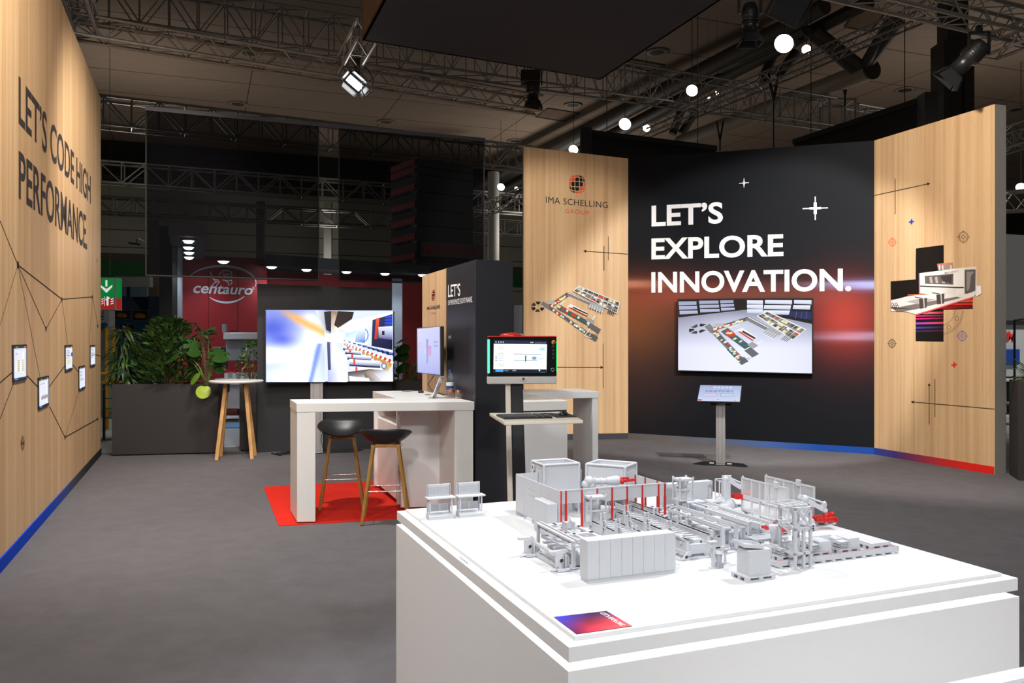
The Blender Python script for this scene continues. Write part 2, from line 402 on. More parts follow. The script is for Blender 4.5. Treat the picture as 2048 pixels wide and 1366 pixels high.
for p, q, w in [((35.9, 529.8), (0, 651), 1.0), ((35.9, 529.8), (79.8, 753.8), .8), ((124, 598.6), (135.4, 690), .6), ((184.8, 593.8), (195.8, 649), .6), ((158.1, 782), (130.3, 874.6), .7), ((184.8, 593.8), (178, 690), .5)]: pc.line(p, q, w, thin)
for x, y, h in [(35.9, 529.8, 8.5), (124, 598.6, 4.5), (184.8, 593.8, 4), (92.2, 657.9, 5), (130.3, 874.6, 4.5), (195.5, 838, 3.5), (194, 521, 2.5), (195.8, 652, 4)]: pc.disc(x, y, h * .24, h, (44, 38, 36), 10)
for rx, ry in ((3.1, 13.2), (2.2, 9.2), (.9, 3.6)): pc.circ(45.5, 886, rx, ry, .6, (80, 66, 56), 18)
pc.line((42, 889), (49.5, 883), .7, (60, 50, 46)); pc.line((45.5, 871), (45.5, 876), .6, (60, 50, 46)); pc.line((45.5, 896), (45.5, 901), .6, (60, 50, 46))
pc.build('wall_graphic', PRINT, wall_left)

# --- logo of the stand
def globe(pc, cx, cy, r, skx, sky, shear=0.0):
    K = [[1, 1, 0, 0, 0], [1, 1, 0, 0, 0], [1, 0, 0, 0, 1], [0, 0, 0, 1, 1], [0, 0, 1, 1, 1]]
    K = ['rrrkk', 'rrkkk', 'rkkkr', 'kkkrr', 'kkrrr']
    g = [sin(radians(a)) / sin(radians(66)) for a in (-66, -42, -15, 15, 42, 66)]
    def M(u, v):
        b = .22
        return (cx + r * skx * u * (1 - b * abs(v) ** 2.2), cy + r * sky * v * (1 - b * abs(u) ** 2.2) + shear * u * r)
    for j in range(5):
        for i in range(5):
            e = .045; u0, u1, v0, v1 = g[i] + e, g[i + 1] - e, g[j] + e, g[j + 1] - e
            c = (228, 78, 54) if K[j][i] == 'r' else (30, 28, 28)
            pc.poly([M(u0, v0), M(u0, (v0 + v1) / 2), M(u0, v1), M((u0 + u1) / 2, v1), M(u1, v1), M(u1, (v0 + v1) / 2), M(u1, v0), M((u0 + u1) / 2, v0)], c, False)
pa = Pic(PA, nA); globe(pa, 1154.3, 368.3, 17, .97, 1.12, .03)
textpx('lettering', 'IMA SCHELLING', [(1091.6, 393.2), (1215.2, 404.6), (1215.2, 416.3), (1091.6, 405.8)], PA, nA, BK, wall_bl, .0, 1.08)
textpx('lettering', 'GROUP', [(1130.8, 417.8), (1177.2, 421.8), (1177.2, 430), (1130.8, 426)], PA, nA, RD, wall_bl, -.004, 1.2)
kk = (50, 42, 36)
def arrow(pc, p, q, w=1.5, s=4):
    pc.line(p, q, w, kk); d = V((q[0] - p[0], q[1] - p[1])).normalized(); a = V((-d.y, d.x)); t = V(q)
    pc.poly([tuple(t + d * s * .6), tuple(t - d * s + a * s * .8), tuple(t - d * s - a * s * .8)], kk, False)
arrow(pa, (1255.4, 508.4), (1168.5, 502.3)); pa.line((1216.4, 473), (1216.4, 520.7), 1.2, kk); pa.line((1207.9, 492), (1207.9, 541.2), 1.5, kk)
arrow(pa, (1110, 734.3), (1205, 734.8)); pa.line((1206.4, 687), (1206.4, 776), 1.1, kk)

def plant_layout(pc, T, dark=False, seed=3):
    """bird's-eye drawing of a machining line; T maps drawing units to photo pixels"""
    R = random.Random(seed)
    g1, g2, wh, rd, cr, tl, br = (118, 118, 120), (86, 86, 88), (222, 224, 226), (198, 56, 38), (226, 212, 160), (52, 92, 98), (70, 54, 40)
    def P(pts, c): pc.poly([T(*p) for p in pts], c)
    def strip(a, b, w, c):
        d = V((b[0] - a[0], b[1] - a[1])).normalized(); o = V((-d.y, d.x)) * w / 2
        P([(a[0] + o.x, a[1] + o.y), (a[0] - o.x, a[1] - o.y), (b[0] - o.x, b[1] - o.y), (b[0] + o.x, b[1] + o.y)], c)
    def dots(a, b, n, w, cs):
        d = V((b[0] - a[0], b[1] - a[1])); u = d.normalized(); o = V((-u.y, u.x))
        for i in range(n):
            c = V(a) + d * ((i + .5) / n) + o * R.uniform(-.2, .2) * w; s = w * R.uniform(.22, .34)
            P([tuple(c + (u + o) * s), tuple(c + (o - u) * s), tuple(c - (u + o) * s), tuple(c + (u - o) * s)], R.choice(cs))
    # entry ring
    for a in range(6):
        t0, t1 = a * pi / 3 + .2, (a + 1) * pi / 3 - .1
        if a == 5: continue
        P([(122 + 48 * cos(t0), 1002 + 38 * sin(t0)), (122 + 48 * cos(t1), 1002 + 38 * sin(t1)), (122 + 22 * cos(t1), 1002 + 18 * sin(t1)), (122 + 22 * cos(t0), 1002 + 18 * sin(t0))], (64, 64, 66) if a % 2 else (38, 38, 40))
    strip((150, 975), (215, 1020), 26, g1); strip((200, 1005), (505, 1215), 26, g1); strip((200, 1005), (505, 1215), 9, g2)
    strip((260, 1045), (300, 1075), 18, tl); strip((370, 1130), (450, 1185), 16, tl)
    strip((205, 1000), (330, 915), 30, g2); strip((325, 912), (495, 985), 24, g1); strip((325, 905), (480, 972), 4, wh)
    dots((205, 1000), (310, 930), 14, 26, [rd, cr, rd, cr, wh]); dots((210, 1012), (500, 1210), 22, 24, [cr, rd, wh, g2])
    strip((185, 975), (235, 965), 26, (170, 172, 174)); strip((255, 1000), (310, 960), 6, wh); strip((300, 1035), (345, 985), 8, wh)
    strip((260, 1000), (310, 1030), 34, (92, 92, 94)); strip((310, 1030), (470, 1118), 30, tl); strip((300, 1018), (330, 1040), 30, rd)
    dots((262, 1000), (470, 1118), 16, 26, [rd, cr, tl, tl, g2])
    P([(345, 982), (462, 1040), (455, 1064), (338, 1006)], wh); P([(362, 1000), (462, 1046), (460, 1056), (360, 1010)], (60, 48, 44))
    strip((345, 1008), (460, 1066), 7, rd); strip((462, 1130), (512, 1065), 9, wh); strip((455, 1085), (505, 1110), 26, (150, 150, 152))
    strip((470, 1125), (545, 1170), 32, (96, 96, 100)); strip((480, 1195), (525, 1225), 34, (96, 96, 100))
    strip((440, 1200), (480, 1150), 6, wh); strip((445, 1205), (490, 1215), 5, wh)
    for i in range(5): strip((478 + i * 9, 1195 - i * 2), (520 + i * 4, 1235 - i * 12), 2, (60, 60, 62))
    # rack
    P([(400, 862), (680, 972), (660, 1050), (365, 895)], (130, 128, 122))
    for r in range(3):
        for i in range(12):
            u0, u1 = i / 12, (i + 1) / 12; v0, v1 = r / 3, (r + 1) / 3
            def Q(u, v): return (400 + 280 * u - (35 - 15 * u) * v, 862 + 110 * u + (33 + 42 * u) * v)
            P([Q(u0 + .01, v0 + .06), Q(u1 - .01, v0 + .06), Q(u1 - .01, v1 - .06), Q(u0 + .01, v1 - .06)], R.choice([rd, wh, cr, br, br, (70, 70, 72), (120, 118, 116)]))
    for a, b in [((400, 860), (680, 972)), ((365, 893), (662, 1048)), ((400, 860), (365, 893)), ((680, 972), (662, 1048)), ((385, 876), (672, 1005))]: strip(a, b, 5, wh)
    for i in range(1, 8): 
        u = i / 8; strip((400 + 280 * u, 862 + 110 * u), (365 + 297 * u, 895 + 155 * u), 3, wh)
    strip((475, 985), (570, 1025), 44, (158, 160, 164))
    for i in range(6): strip((480 + 17 * i, 985 + 7 * i), (470 + 17 * i, 1015 + 8 * i), 3, (236, 236, 238))
    for i in range(4): strip((610 + 12 * i, 1010 + 5 * i), (600 + 12 * i, 1050 + 4 * i), 5, (70, 70, 74))
plant_layout(pa, lambda x, y: (1040 + x / 3.413, 320 + y / 3.413))
pa.build('wall_graphic', PRINT, wall_bl)

# --- black wall: flare print, slogan, cross marks
def flare(x, y):
    g = lambda cx, cy, sx, sy: math.exp(-((x - cx) / sx) ** 2 - ((y - cy) / sy) ** 2)
    c = V((.0075, .0088, .0118))
    c += V((.17, .055, .010)) * g(1240, 645, 105, 66) * .9 + V((.12, .017, .009)) * g(1280, 592, 150, 40)
    c += V((.22, .017, .008)) * g(1686, 634, 58, 54) + V((.10, .010, .006)) * g(1706, 650, 95, 84) + V((.11, .03, .018)) * g(1500, 588, 190, 24)
    c += V((.40, .18, .12)) * g(1252, 568, 70, 7) + V((.30, .42, .75)) * g(1742, 570, 95, 4.0) + V((.20, .26, .55)) * g(1742, 570, 60, 10) * .5
    c += V((.34, .40, .66)) * g(1748, 672.5, 85, 3.0) + V((.13, .09, .13)) * g(1700, 672.5, 70, 9) + V((.03, .012, .012)) * g(1540, 640, 260, 80) * .5
    c += V((.03, .012, .008)) * g(1256, 740, 90, 90)
    return c
NU, NV = 72, 84; vs = []; cs = []
for j in range(NV + 1):
    for i in range(NU + 1):
        x = 1256.3 + (1748.4 - 1256.3) * i / NU
        yt = 317 + (281 - 317) * i / NU; yb = 866 + (896 - 866) * i / NU
        y = yt + (yb - yt) * j / NV
        vs.append(onplane(x, y, PB, nB) + nB * .001); cs.append(flare(x, y))
I = wm(wall_b).inverted(); me = bpy.data.meshes.new('printed_banner')
me.from_pydata([tuple(I @ v) for v in vs], [], [(j * (NU + 1) + i, (j + 1) * (NU + 1) + i, (j + 1) * (NU + 1) + i + 1, j * (NU + 1) + i + 1) for j in range(NV) for i in range(NU)])
me.materials.append(PRINT); ca = me.color_attributes.new('Col', 'FLOAT_COLOR', 'POINT')
for i, c in enumerate(cs): ca.data[i].color = (*c, 1)
o = bpy.data.objects.new('printed_banner', me); COL.objects.link(o); o.parent = wall_b
for t, q in [('LET’S', [(1303.2, 411.5), (1446, 404), (1446, 446.5), (1303.2, 453)]), ('EXPLORE', [(1303, 477.2), (1567, 468.3), (1567, 512), (1303, 519)]), ('INNOVATION.', [(1302.8, 544.5), (1702.5, 537), (1702.5, 582), (1302.8, 585.4)])]:
    textpx('lettering', t, q, PB, nB, WT, wall_b, .026, 1.0, .004)
pb = Pic(PB + nB * .003, nB)
for x, y, s in ((1488, 366, 9.2), (1630.5, 416.5, 23.5)):
    w = (236, 238, 244)
    pb.line((x - s * 1.08, y + .8), (x + s * 1.08, y - .8), s * .07 + .5, w); pb.line((x, y - s), (x, y + s), s * .07 + .5, w)
    pb.line((x - s * .5, y + .4), (x + s * .5, y - .4), s * .17 + .4, w); pb.line((x, y - s * .5), (x, y + s * .5), s * .24 + .5, w)
pb.build('wall_graphic', PRINT, wall_b)

# --- right oak wall: machine collage and drafting marks
pr = Pic(PR, nR); bk = (30, 26, 24)
def tgt(x, y, r, c):
    for k in (1, .78, .36): pr.circ(x, y, r * k * .93, r * k * 1.05, .7 if k < 1 else .9, c, 20)
    for a in range(4): pr.line((x + cos(a * pi / 2) * r * .8, y + sin(a * pi / 2) * r * .9), (x + cos(a * pi / 2) * r * 1.25, y + sin(a * pi / 2) * r * 1.3), 1, c)
    for a in range(4): pr.line((x + cos(a * pi / 2) * r * .12, y + sin(a * pi / 2) * r * .14), (x + cos(a * pi / 2) * r * .5, y + sin(a * pi / 2) * r * .55), .8, c)
tgt(1784.5, 484.5, 7.5, (226, 110, 70)); tgt(1926.7, 474, 10.3, (60, 44, 34)); tgt(1784, 687, 7.6, (60, 44, 34)); tgt(1924.3, 672, 9.2, (80, 90, 170))
for x, y, s, c in ((1823, 443.6, 5.2, (36, 80, 190)), (1908.5, 729.8, 5.6, (226, 60, 40))):
    pr.line((x - s, y + .8), (x + s, y - .8), s * .62, c); pr.line((x, y - s), (x, y + s), s * .62, c)
arrow(pr, (1749, 391), (1858.5, 367.2), 1.6, 4); pr.line((1790.3, 357), (1790.3, 428.5), 1.5, kk)
arrow(pr, (1989, 818.3), (1823.5, 803.8), 1.6, 4); arrow(pr, (1858.3, 849), (1858.3, 768), 1.4, 3.5); pr.line((1869.8, 758), (1869.8, 834.5), 1.3, kk)
for r in (32, 48, 51): pr.circ(1880, 619, r * .93, r, .7, (110, 84, 56), 24, .05, pi / 2)
for x, y in ((1913.5, 636.5), (1897.8, 654.5)): pr.circ(x, y, 3.8, 4.4, .8, (110, 84, 56), 14)
q = lambda *a: [(1740 + x / 4.554, 420 + y / 4.554) for x, y in a]
pr.poly(q((418, 350), (416, 632), (188, 650), (188, 925), (416, 933), (416, 1195), (670, 1200), (670, 910), (936, 900), (936, 640), (672, 640), (672, 318)), bk)
S = [(930, 60, 40), (255, 120, 70), (150, 40, 60), (200, 50, 110), (120, 60, 160), (60, 50, 110), (110, 30, 40)]
for y0, y1, c0, c1 in [(812, 838, (250, 140, 90), (220, 60, 40)), (846, 866, (235, 70, 50), (200, 40, 40)), (874, 896, (200, 40, 40), (90, 26, 26)), (925, 944, (240, 130, 150), (170, 40, 50)), (955, 966, (220, 60, 150), (110, 30, 60)), (980, 992, (235, 50, 120), (120, 30, 50)), (1018, 1036, (150, 70, 200), (220, 60, 50)), (1060, 1076, (70, 70, 150), (50, 36, 70)), (1092, 1104, (60, 50, 110), (90, 30, 40))]:
    x0, x1 = (440, 936) if y1 < 900 else (417, 670)
    if y1 < 900: x0 = 935 - (y1 - 790) * 4.2
    pr.poly(q((x0, y0 + 6), (x0, y1 + 6), (x1, y1), (x1, y0)), [c0, c0, c1, c1])
wh = (232, 226, 222)
pr.poly(q((612, 492), (620, 548), (756, 530), (755, 480)), (150, 138, 132)); pr.poly(q((610, 490), (612, 502), (756, 490), (755, 478)), (236, 112, 80))
for x in (625, 655, 730): pr.poly(q((x, 505), (x + 5, 548), (x + 14, 546), (x + 12, 503)), (226, 216, 210))
pr.poly(q((445, 572), (446, 770), (420, 790), (185, 818), (185, 836), (430, 800), (465, 765), (465, 580)), (196, 120, 150))
pr.poly(q((455, 575), (458, 755), (780, 790), (858, 800), (972, 755), (970, 522), (958, 516), (858, 524)), wh)
pr.poly(q((858, 524), (858, 800), (972, 755), (970, 522), (958, 516)), (214, 206, 202)); pr.poly(q((862, 545), (862, 772), (960, 735), (962, 540)), (92, 86, 84))
pr.poly(q((880, 560), (880, 740), (905, 720), (920, 600), (950, 560)), (140, 132, 128)); pr.poly(q((498, 602), (502, 672), (758, 680), (760, 580)), (104, 96, 92))
for x in (540, 590, 650, 700): pr.poly(q((x, 612), (x + 8, 665), (x + 34, 668), (x + 22, 606)), (176, 166, 160))
pr.poly(q((640, 600), (660, 650), (740, 670), (750, 590)), (70, 64, 62))
pr.poly(q((455, 688), (456, 698), (786, 712), (855, 712), (855, 700), (786, 700)), (70, 62, 58)); pr.poly(q((456, 700), (458, 760), (560, 770), (780, 775), (786, 712)), (220, 214, 210))
pr.poly(q((345, 785), (190, 825), (190, 922), (330, 926), (415, 950), (935, 790), (972, 760), (790, 765), (480, 770)), (226, 220, 216))
pr.poly(q((190, 880), (190, 900), (440, 850), (790, 790), (830, 800), (415, 905), (300, 925), (240, 925)), (120, 110, 106)); pr.poly(q((330, 835), (440, 858), (600, 815), (470, 800)), (176, 168, 164))
for dx, dy in ((0, 0), (158, -40)): 
    pr.poly(q((446 + dx, 812 + dy), (452 + dx, 900 + dy), (515 + dx, 892 + dy), (520 + dx, 800 + dy)), (74, 68, 66)); pr.poly(q((482 + dx, 806 + dy), (490 + dx, 896 + dy), (500 + dx, 894 + dy), (494 + dx, 804 + dy)), (190, 182, 176))
    pr.poly(q((405 + dx, 772 + dy), (402 + dx, 786 + dy), (478 + dx, 802 + dy), (520 + dx, 792 + dy), (470 + dx, 768 + dy)), (236, 232, 228)); pr.poly(q((405 + dx, 788 + dy), (410 + dx, 796 + dy), (470 + dx, 806 + dy), (476 + dx, 800 + dy)), (60, 54, 52))
pr.poly(q((340, 770), (345, 780), (490, 772), (480, 764)), (230, 104, 76))
for i in range(5): pr.circ(1740 + (205 + i * 11) / 4.554, 420 + (860 + (i % 3) * 18) / 4.554, 2.2, 3.2, .9, (70, 64, 62), 10)
pr.poly(q((970, 690), (965, 790), (1015, 760), (1010, 690)), (232, 226, 222))
pr.poly(q((415, 950), (417, 962), (940, 800), (936, 790)), (236, 90, 90))
pr.build('wall_graphic', PRINT, wall_r)
textpx('lettering', 'BIMA Cx40 E / V', q((688, 566), (815, 546), (815, 560), (688, 580)), PR, nR, mat('grey_ink', rgb(120, 112, 108), .6), wall_r, 0, 1, .016)

# --- hall shell
CEIL = mat('hall_ceiling_board', rgb(142, 122, 105), .9, var=.14, scale=1.3, stretch=(.6, 3, 1))
CEILD = mat('hall_ceiling_dark', (.006, .006, .006), .9); HW = mat('hall_wall_panel', rgb(150, 148, 132), .8, var=.05, scale=.6)
ZC = 12.0
ang = radians(20.6); ex = V((cos(ang), sin(ang), 0)); ey = V((-sin(ang), cos(ang), 0))
OC = V((-14, 42, 0))
def hp(a, b, z): return OC + ex * a + ey * b + V((0, 0, z))
ceil = struct(obj('ceiling', MB().ext([hp(-40, 2, ZC), hp(60, 2, ZC), hp(60, -56, ZC), hp(-40, -56, ZC)], (0, 0, .3)), CEIL))
# board joints, access hatches and round air outlets on the ceiling
CJ = mat('ceiling_joint', rgb(70, 58, 48), .9)
mb = MB()
for b in range(-46, 2, 3): mb.ext([hp(-40, b, ZC - .002), hp(60, b, ZC - .002), hp(60, b + .05, ZC - .002), hp(-40, b + .05, ZC - .002)], (0, 0, .02))
for a in range(-30, 50, 6): mb.ext([hp(a, -50, ZC - .003), hp(a + .04, -50, ZC - .003), hp(a + .04, 2, ZC - .003), hp(a, 2, ZC - .003)], (0, 0, .02))
o = obj('board_joint', mb, CJ, ceil); o['kind'] = 'stuff'
VENT = mat('vent_dark', (.03, .026, .022), .8); VRIM = mat('vent_rim', rgb(140, 122, 104), .7)
for px, py in [(476, 207), (772, 243), (500, 105), (1146, 209), (1030, 281), (847, 155), (1315, 103), (1542, 143), (1810, 179), (2032, 218), (1480, 247)]:
    p = onz(px, py, ZC)
    v = obj('air_outlet', MB().lathe([(.36, .0), (.42, -.03), (.30, -.05), (.22, -.02)], 20, p, 0), VRIM, ceil); obj('vent_core', MB().lathe([(.29, -.035), (.02, -.06)], 16, p), VENT, v)
for q4 in [[(1072, 233), (1096, 216), (1159, 225.5), (1130, 242.5)], [(985, 290), (990, 286), (1040, 294), (1030, 298)], [(1252, 130), (1262, 118), (1330, 130), (1300, 142)], [(1690, 53), (1742, 62), (1775, 20), (1720, 12)]]:
    P4 = [onz(x, y, ZC) for x, y in q4]; mb = MB(); mb.ext(P4, (0, 0, -.01)); obj('ceiling_hatch', mb, mat('hatch_board', rgb(96, 72, 52), .85, var=.1), ceil)
    mb = MB()
    for a, b in zip(P4, P4[1:] + P4[:1]): mb.bar(a - V((0, 0, .02)), b - V((0, 0, .02)), .06, .03)
    obj('hatch_frame', mb, CJ, ceil)
struct(obj('wall_hall_upper', MB().ext([hp(-40, 2, 10.2), hp(60, 2, 10.2), hp(60, 2, ZC + .3), hp(-40, 2, ZC + .3)], V(ey) * .4), CEILD))
struct(obj('roof', MB().ext([hp(-40, 2, 12.6), hp(60, 2, 12.6), hp(60, 19, 12.6), hp(-40, 19, 12.6)], (0, 0, .3)), CEILD))
hall_wall = struct(obj('wall_hall', MB().ext([hp(-40, 18, -.1), hp(60, 18, -.1), hp(60, 18, 12.6), hp(-40, 18, 12.6)], V(ey) * .4), HW))
mb = MB()
for z in (2.2, 3.4, 4.6, 5.8, 7.0, 8.2, 9.4, 10.6): mb.ext([hp(-40, 17.97, z), hp(60, 17.97, z), hp(60, 17.97, z + .06), hp(-40, 17.97, z + .06)], V(ey) * .05)
o = obj('panel_joint', mb, mat('wall_joint', rgb(70, 68, 60), .8), hall_wall)
mb = MB(); mb.ext([hp(-40, 17.9, 6.15), hp(60, 17.9, 6.15), hp(60, 17.9, 7.3), hp(-40, 17.9, 7.3)], V(ey) * .1); obj('green_stripe', mb, mat('green_paint', rgb(10, 84, 34), .6), hall_wall)
mb = MB(); mb.ext([hp(-40, 17.9, 7.3), hp(60, 17.9, 7.3), hp(60, 17.9, 7.8), hp(-40, 17.9, 7.8)], V(ey) * .12); obj('stripe_border', mb, mat('brown_paint', rgb(74, 66, 58), .7), hall_wall)
# ------------------------------------------------------------------ FURNITURE of the stand
SCREEN = colour_print('lit_screen', 1.0, .25); SCREENB = colour_print('lit_screen_bright', 1.25, .25)
def pframe(px0, y0, px1, y1, ztop_px=None): pass

# --- planters with moss
def planter(name, label, a, b, depth, h):
    """a -> b: foot of the front face"""
    d = b - a; L = d.length; rz = atan2(d.y, d.x); t = thing(name, label, 'planter', (a.x, a.y, 0), rz)
    mb = MB(); mb.bb(0, L, 0, .02, 0.02, h); mb.bb(0, L, depth - .02, depth, .02, h); mb.bb(0, .02, .02, depth - .02, .02, h); mb.bb(L - .02, L, .02, depth - .02, .02, h); mb.bb(.02, L - .02, .02, depth - .02, h - .12, h - .1)
    obj('box', mb, CHAR, t, bev=.003)
    obj('plinth', MB().bb(.02, L - .02, .03, depth - .03, 0, .02), BLACK, t)
    R = random.Random(len(label)); m2 = MB()
    for i in range(int(L * 60)):
        x, y = R.uniform(.05, L - .05), R.uniform(.05, depth - .05); r = R.uniform(.03, .06)
        m2.ball((x, y, h - .05 + R.uniform(-.01, .03)), r, 7, 4, 0, 1, R.uniform(.7, 1), .6)
    o = obj('moss', m2, mat('moss', rgb(112, 96, 48), .95, var=.5, scale=40), t); o['kind'] = 'stuff'
    return t
p1a, p1b = onz(223.5, 912.5), onz(437.2, 907.5)
planter('planter', 'long dark grey planter box beside the oak wall, filled with moss and tall shrubs', p1a, p1b, .5, 1.07)
# --- dark backdrop panel carrying the large screen, planter behind it
q0, q1 = onz(514.5, 904.8), onz(783.5, 896)
bd, nD, PD = slab('backdrop_panel', q0, q1, htop(q0, 567.5), htop(q1, 577), .1, [DARKP, DARKP])
bd['label'] = 'dark grey backdrop panel standing behind the large machine screen'; bd['category'] = 'panel'
p2a = onz(477.8, 904.9); dq = (q1 - q0).normalized(); nq = V((dq.y, -dq.x, 0))
p2b = q1 + dq * .75
back = -nq * .0
planter('planter', 'dark planter behind the dark backdrop panel, mostly hidden, holding a fig and palm', V((p2a.x, p2a.y, 0)) - nq * .14, p2b - nq * .14 , .45, 1.07)

# --- leaf kit
def leaf_mesh(name, L, w, m, fold=.25, curl=.25, n=4, notch=0):
    vs = [(0, 0, 0)]; fs = []
    rows = []
    for i in range(1, n + 1):
        t = i / n; ww = w * sin(pi * min(.98, t * .92 + .06)) if not notch else w * sin(pi * (t * .86 + .08)) ** .6
        x = L * t; z = -curl * L * t * t
        if i == n: rows.append([(x, 0, z)])
        else: rows.append([(x, ww / 2, z + fold * ww / 2), (x, 0, z), (x, -ww / 2, z + fold * ww / 2)])
    for r in rows: vs += r
    idx = 1; first = rows[0]
    fs += [(0, 2, 1), (0, 3, 2)]
    for i in range(len(rows) - 2):
        a = 1 + 3 * i; b = a + 3; fs += [(a, a + 1, b + 1, b), (a + 1, a + 2, b + 2, b + 1)]
    a = 1 + 3 * (len(rows) - 2); e = a + 3; fs += [(a, a + 1, e), (a + 1, a + 2, e)]
    me = bpy.data.meshes.new(name); me.from_pydata(vs, [], fs); me.materials.append(m); me.update()
    for p in me.polygons: p.use_smooth = True
    return me
def leafmat(name, c, rough=.38):
    m = mat(name, c, rough, var=.35, scale=14); return m
LG = leafmat('leaf_dark_green', rgb(56, 88, 38)); LG2 = leafmat('leaf_mid_green', rgb(66, 98, 40)); LGB = leafmat('leaf_blue_green', rgb(38, 62, 38)); LGY = leafmat('leaf_yellow_green', rgb(150, 172, 40)); LGM = leafmat('leaf_monstera', rgb(42, 76, 28), .3)
BARK = mat('bark', rgb(92, 70, 46), .9, var=.3, scale=40); STEMG = mat('green_stem', rgb(86, 120, 44), .5, var=.2)
def orient(p, d, roll=0):
    d = V(d).normalized(); q = d.to_track_quat('X', 'Z'); M = Matrix.Translation(p) @ q.to_matrix().to_4x4() @ Matrix.Rotation(roll, 4, 'X'); return M
def leafobj(me, M, parent, s=1.0, name='leaf'):
    o = bpy.data.objects.new(name, me); COL.objects.link(o); o.parent = parent; o.matrix_basis = M @ Matrix.Scale(s, 4); return o
def bush(name, label, loc, h, rx, ry, nleaf, meshes, R, low=.12, stems=7, upright=.5, kind='shrub', sz=1.0):
    t = thing(name, label, kind, loc); m = MB(); tips = []
    for i in range(stems):
        a = R.uniform(0, 2 * pi); e = R.uniform(.2, .8); top = V((rx * e * cos(a), ry * e * sin(a), h * R.uniform(.6, .95)))
        mid = top * .5 + V((R.uniform(-.04, .04), R.uniform(-.04, .04), -.03)); m.tube((top.x * .12, top.y * .12, 0), mid, .012, 6, 0, .008); m.tube(mid, top, .008, 6, 0, .003); tips.append((mid, top))
    obj('stem', m, BARK, t)
    extra = MB()
    for i in range(nleaf):
        # leaf shell: more leaves towards the outside
        u = R.random() ** .45; a = R.uniform(0, 2 * pi); zz = R.uniform(low, 1.0)
        prof = sin(pi * min(1, max(0.06, (zz - low * .4) * .82 + .18))) ** .6
        p = V((rx * u * prof * cos(a), ry * u * prof * sin(a), h * zz))
        d = V((cos(a) * .8 + R.uniform(-.5, .5), sin(a) * .8 + R.uniform(-.5, .5), upright + R.uniform(-.6, .5)))
        M = orient(p, d, R.uniform(-.8, .8)); s = sz * R.uniform(.75, 1.2); me = meshes[i % len(meshes)]
        if i < 285: leafobj(me, M, t, s)
        else:
            o = len(extra.v); extra.v += [tuple(M @ (v.co * s)) for v in me.vertices]
            for f in me.polygons: extra.f.append(tuple(k + o for k in f.vertices)); extra.m.append(i % 2); extra.s.append(True)
    if extra.v: obj('foliage', extra, [meshes[0].materials[0], meshes[-1].materials[0]], t)['kind'] = 'stuff'
    return t
R = random.Random(11)
L1 = leaf_mesh('leaf', .11, .042, LG); L1b = leaf_mesh('leaf', .10, .04, LG2)
zp = 1.02
c = at(330, 768, 12.35); bush('shrub', 'tall bushy laurel shrub with glossy dark leaves, tallest plant in the planter', (c.x, 12.42, zp), 1.0, .5, .3, 1150, [L1, L1, L1b], R, .05, 9, .9, sz=1.2)
# drooping narrow-leaved fig at the left end
L2 = leaf_mesh('leaf', .21, .034, LGB, .2, .5); L2b = leaf_mesh('leaf', .19, .03, LG, .2, .6)
t = thing('narrow_leaf_fig', 'drooping narrow-leaved fig at the left end of the planter', 'plant', (at(247, 768, 12.4).x, 12.4, zp)); m = MB(); m.tube((0, 0, 0), (.02, 0, .68), .018, 8, 0, .008); obj('stem', m, BARK, t)
for i in range(285):
    z = R.uniform(.08, .9); a = R.uniform(0, 2 * pi); r = R.uniform(.02, .2) * (1.15 - z * .7)
    d = V((cos(a), sin(a), R.uniform(-1.5, .15) if z < .7 else R.uniform(-.5, .9)))
    leafobj((L2, L2b)[i % 2], orient(V((r * cos(a), r * .7 * sin(a), z)), d, R.uniform(-.6, .6)), t, R.uniform(.7, 1.15))
for k in range(14):
    a = pi + R.uniform(-.5, .5); leafobj(L2, orient(V((-.15, -.02, .42 + .012 * k)), V((cos(a), sin(a) * .4, R.uniform(-.2, .5))), 0), t, R.uniform(.9, 1.3))
# weeping fig right of the shrub
L3 = leaf_mesh('leaf', .085, .036, LG, .2, .3); L3b = leaf_mesh('leaf', .08, .034, LGB, .2, .3)
c = at(383, 768, 12.5); bush('weeping_fig', 'small-leaved weeping fig between the laurel shrub and the swiss cheese plant', (c.x, 12.55, zp), .98, .34, .22, 250, [L3, L3b], R, .05, 6, .1)
# swiss cheese plant on a moss pole
def monstera_leaf(name, s, m, cuts=4):
    out = []
    N = 26
    for i in range(N + 1):
        t = i / N; a = -pi + 2 * pi * t; r = .5 * (1 + .28 * cos(a)) * (1 - .32 * max(0, cos(a - pi)) ** 6)
        if cuts and abs(a) > .35 and abs(a) < 2.5 and i % 4 == 2: r *= .42
        x = .42 + r * cos(a); y = r * .95 * sin(a); out.append(V((x * s, y * s, -.25 * s * (x - .3) ** 2 - .2 * s * y * y)))
    vs = [V((.42 * s, 0, .02 * s))] + out; fs = [(0, i + 1, i + 2) for i in range(N)]
    me = bpy.data.meshes.new(name); me.from_pydata([tuple(v) for v in vs], [], fs); me.materials.append(m); me.update()
    for p in me.polygons: p.use_smooth = True
    return me
ML = monstera_leaf('leaf', .36, LGM); ML2 = monstera_leaf('leaf', .3, LGM); MY = monstera_leaf('leaf', .23, LGY, 0); MG = monstera_leaf('leaf', .25, leafmat('leaf_bright', rgb(104, 146, 44), .3), 0)
YM = 12.3; base = at(415, 768, YM)
t = thing('swiss_cheese_plant', 'swiss cheese plant climbing a brown moss pole, one yellow leaf hanging over the planter', 'plant', (base.x, YM, zp)); I0 = V((base.x, YM, zp))
m = MB(); pole = at(405, 683, YM) - I0; bt = V((0, 0, -.0)); m.tube(bt, pole, .028, 10, 0, .024)
for i in range(26): 
    w = bt.lerp(pole, i / 26); m.ring(w, .028, .006, 8, 4, 0, pole)
obj('moss_pole', m, BARK, t)
m = MB()
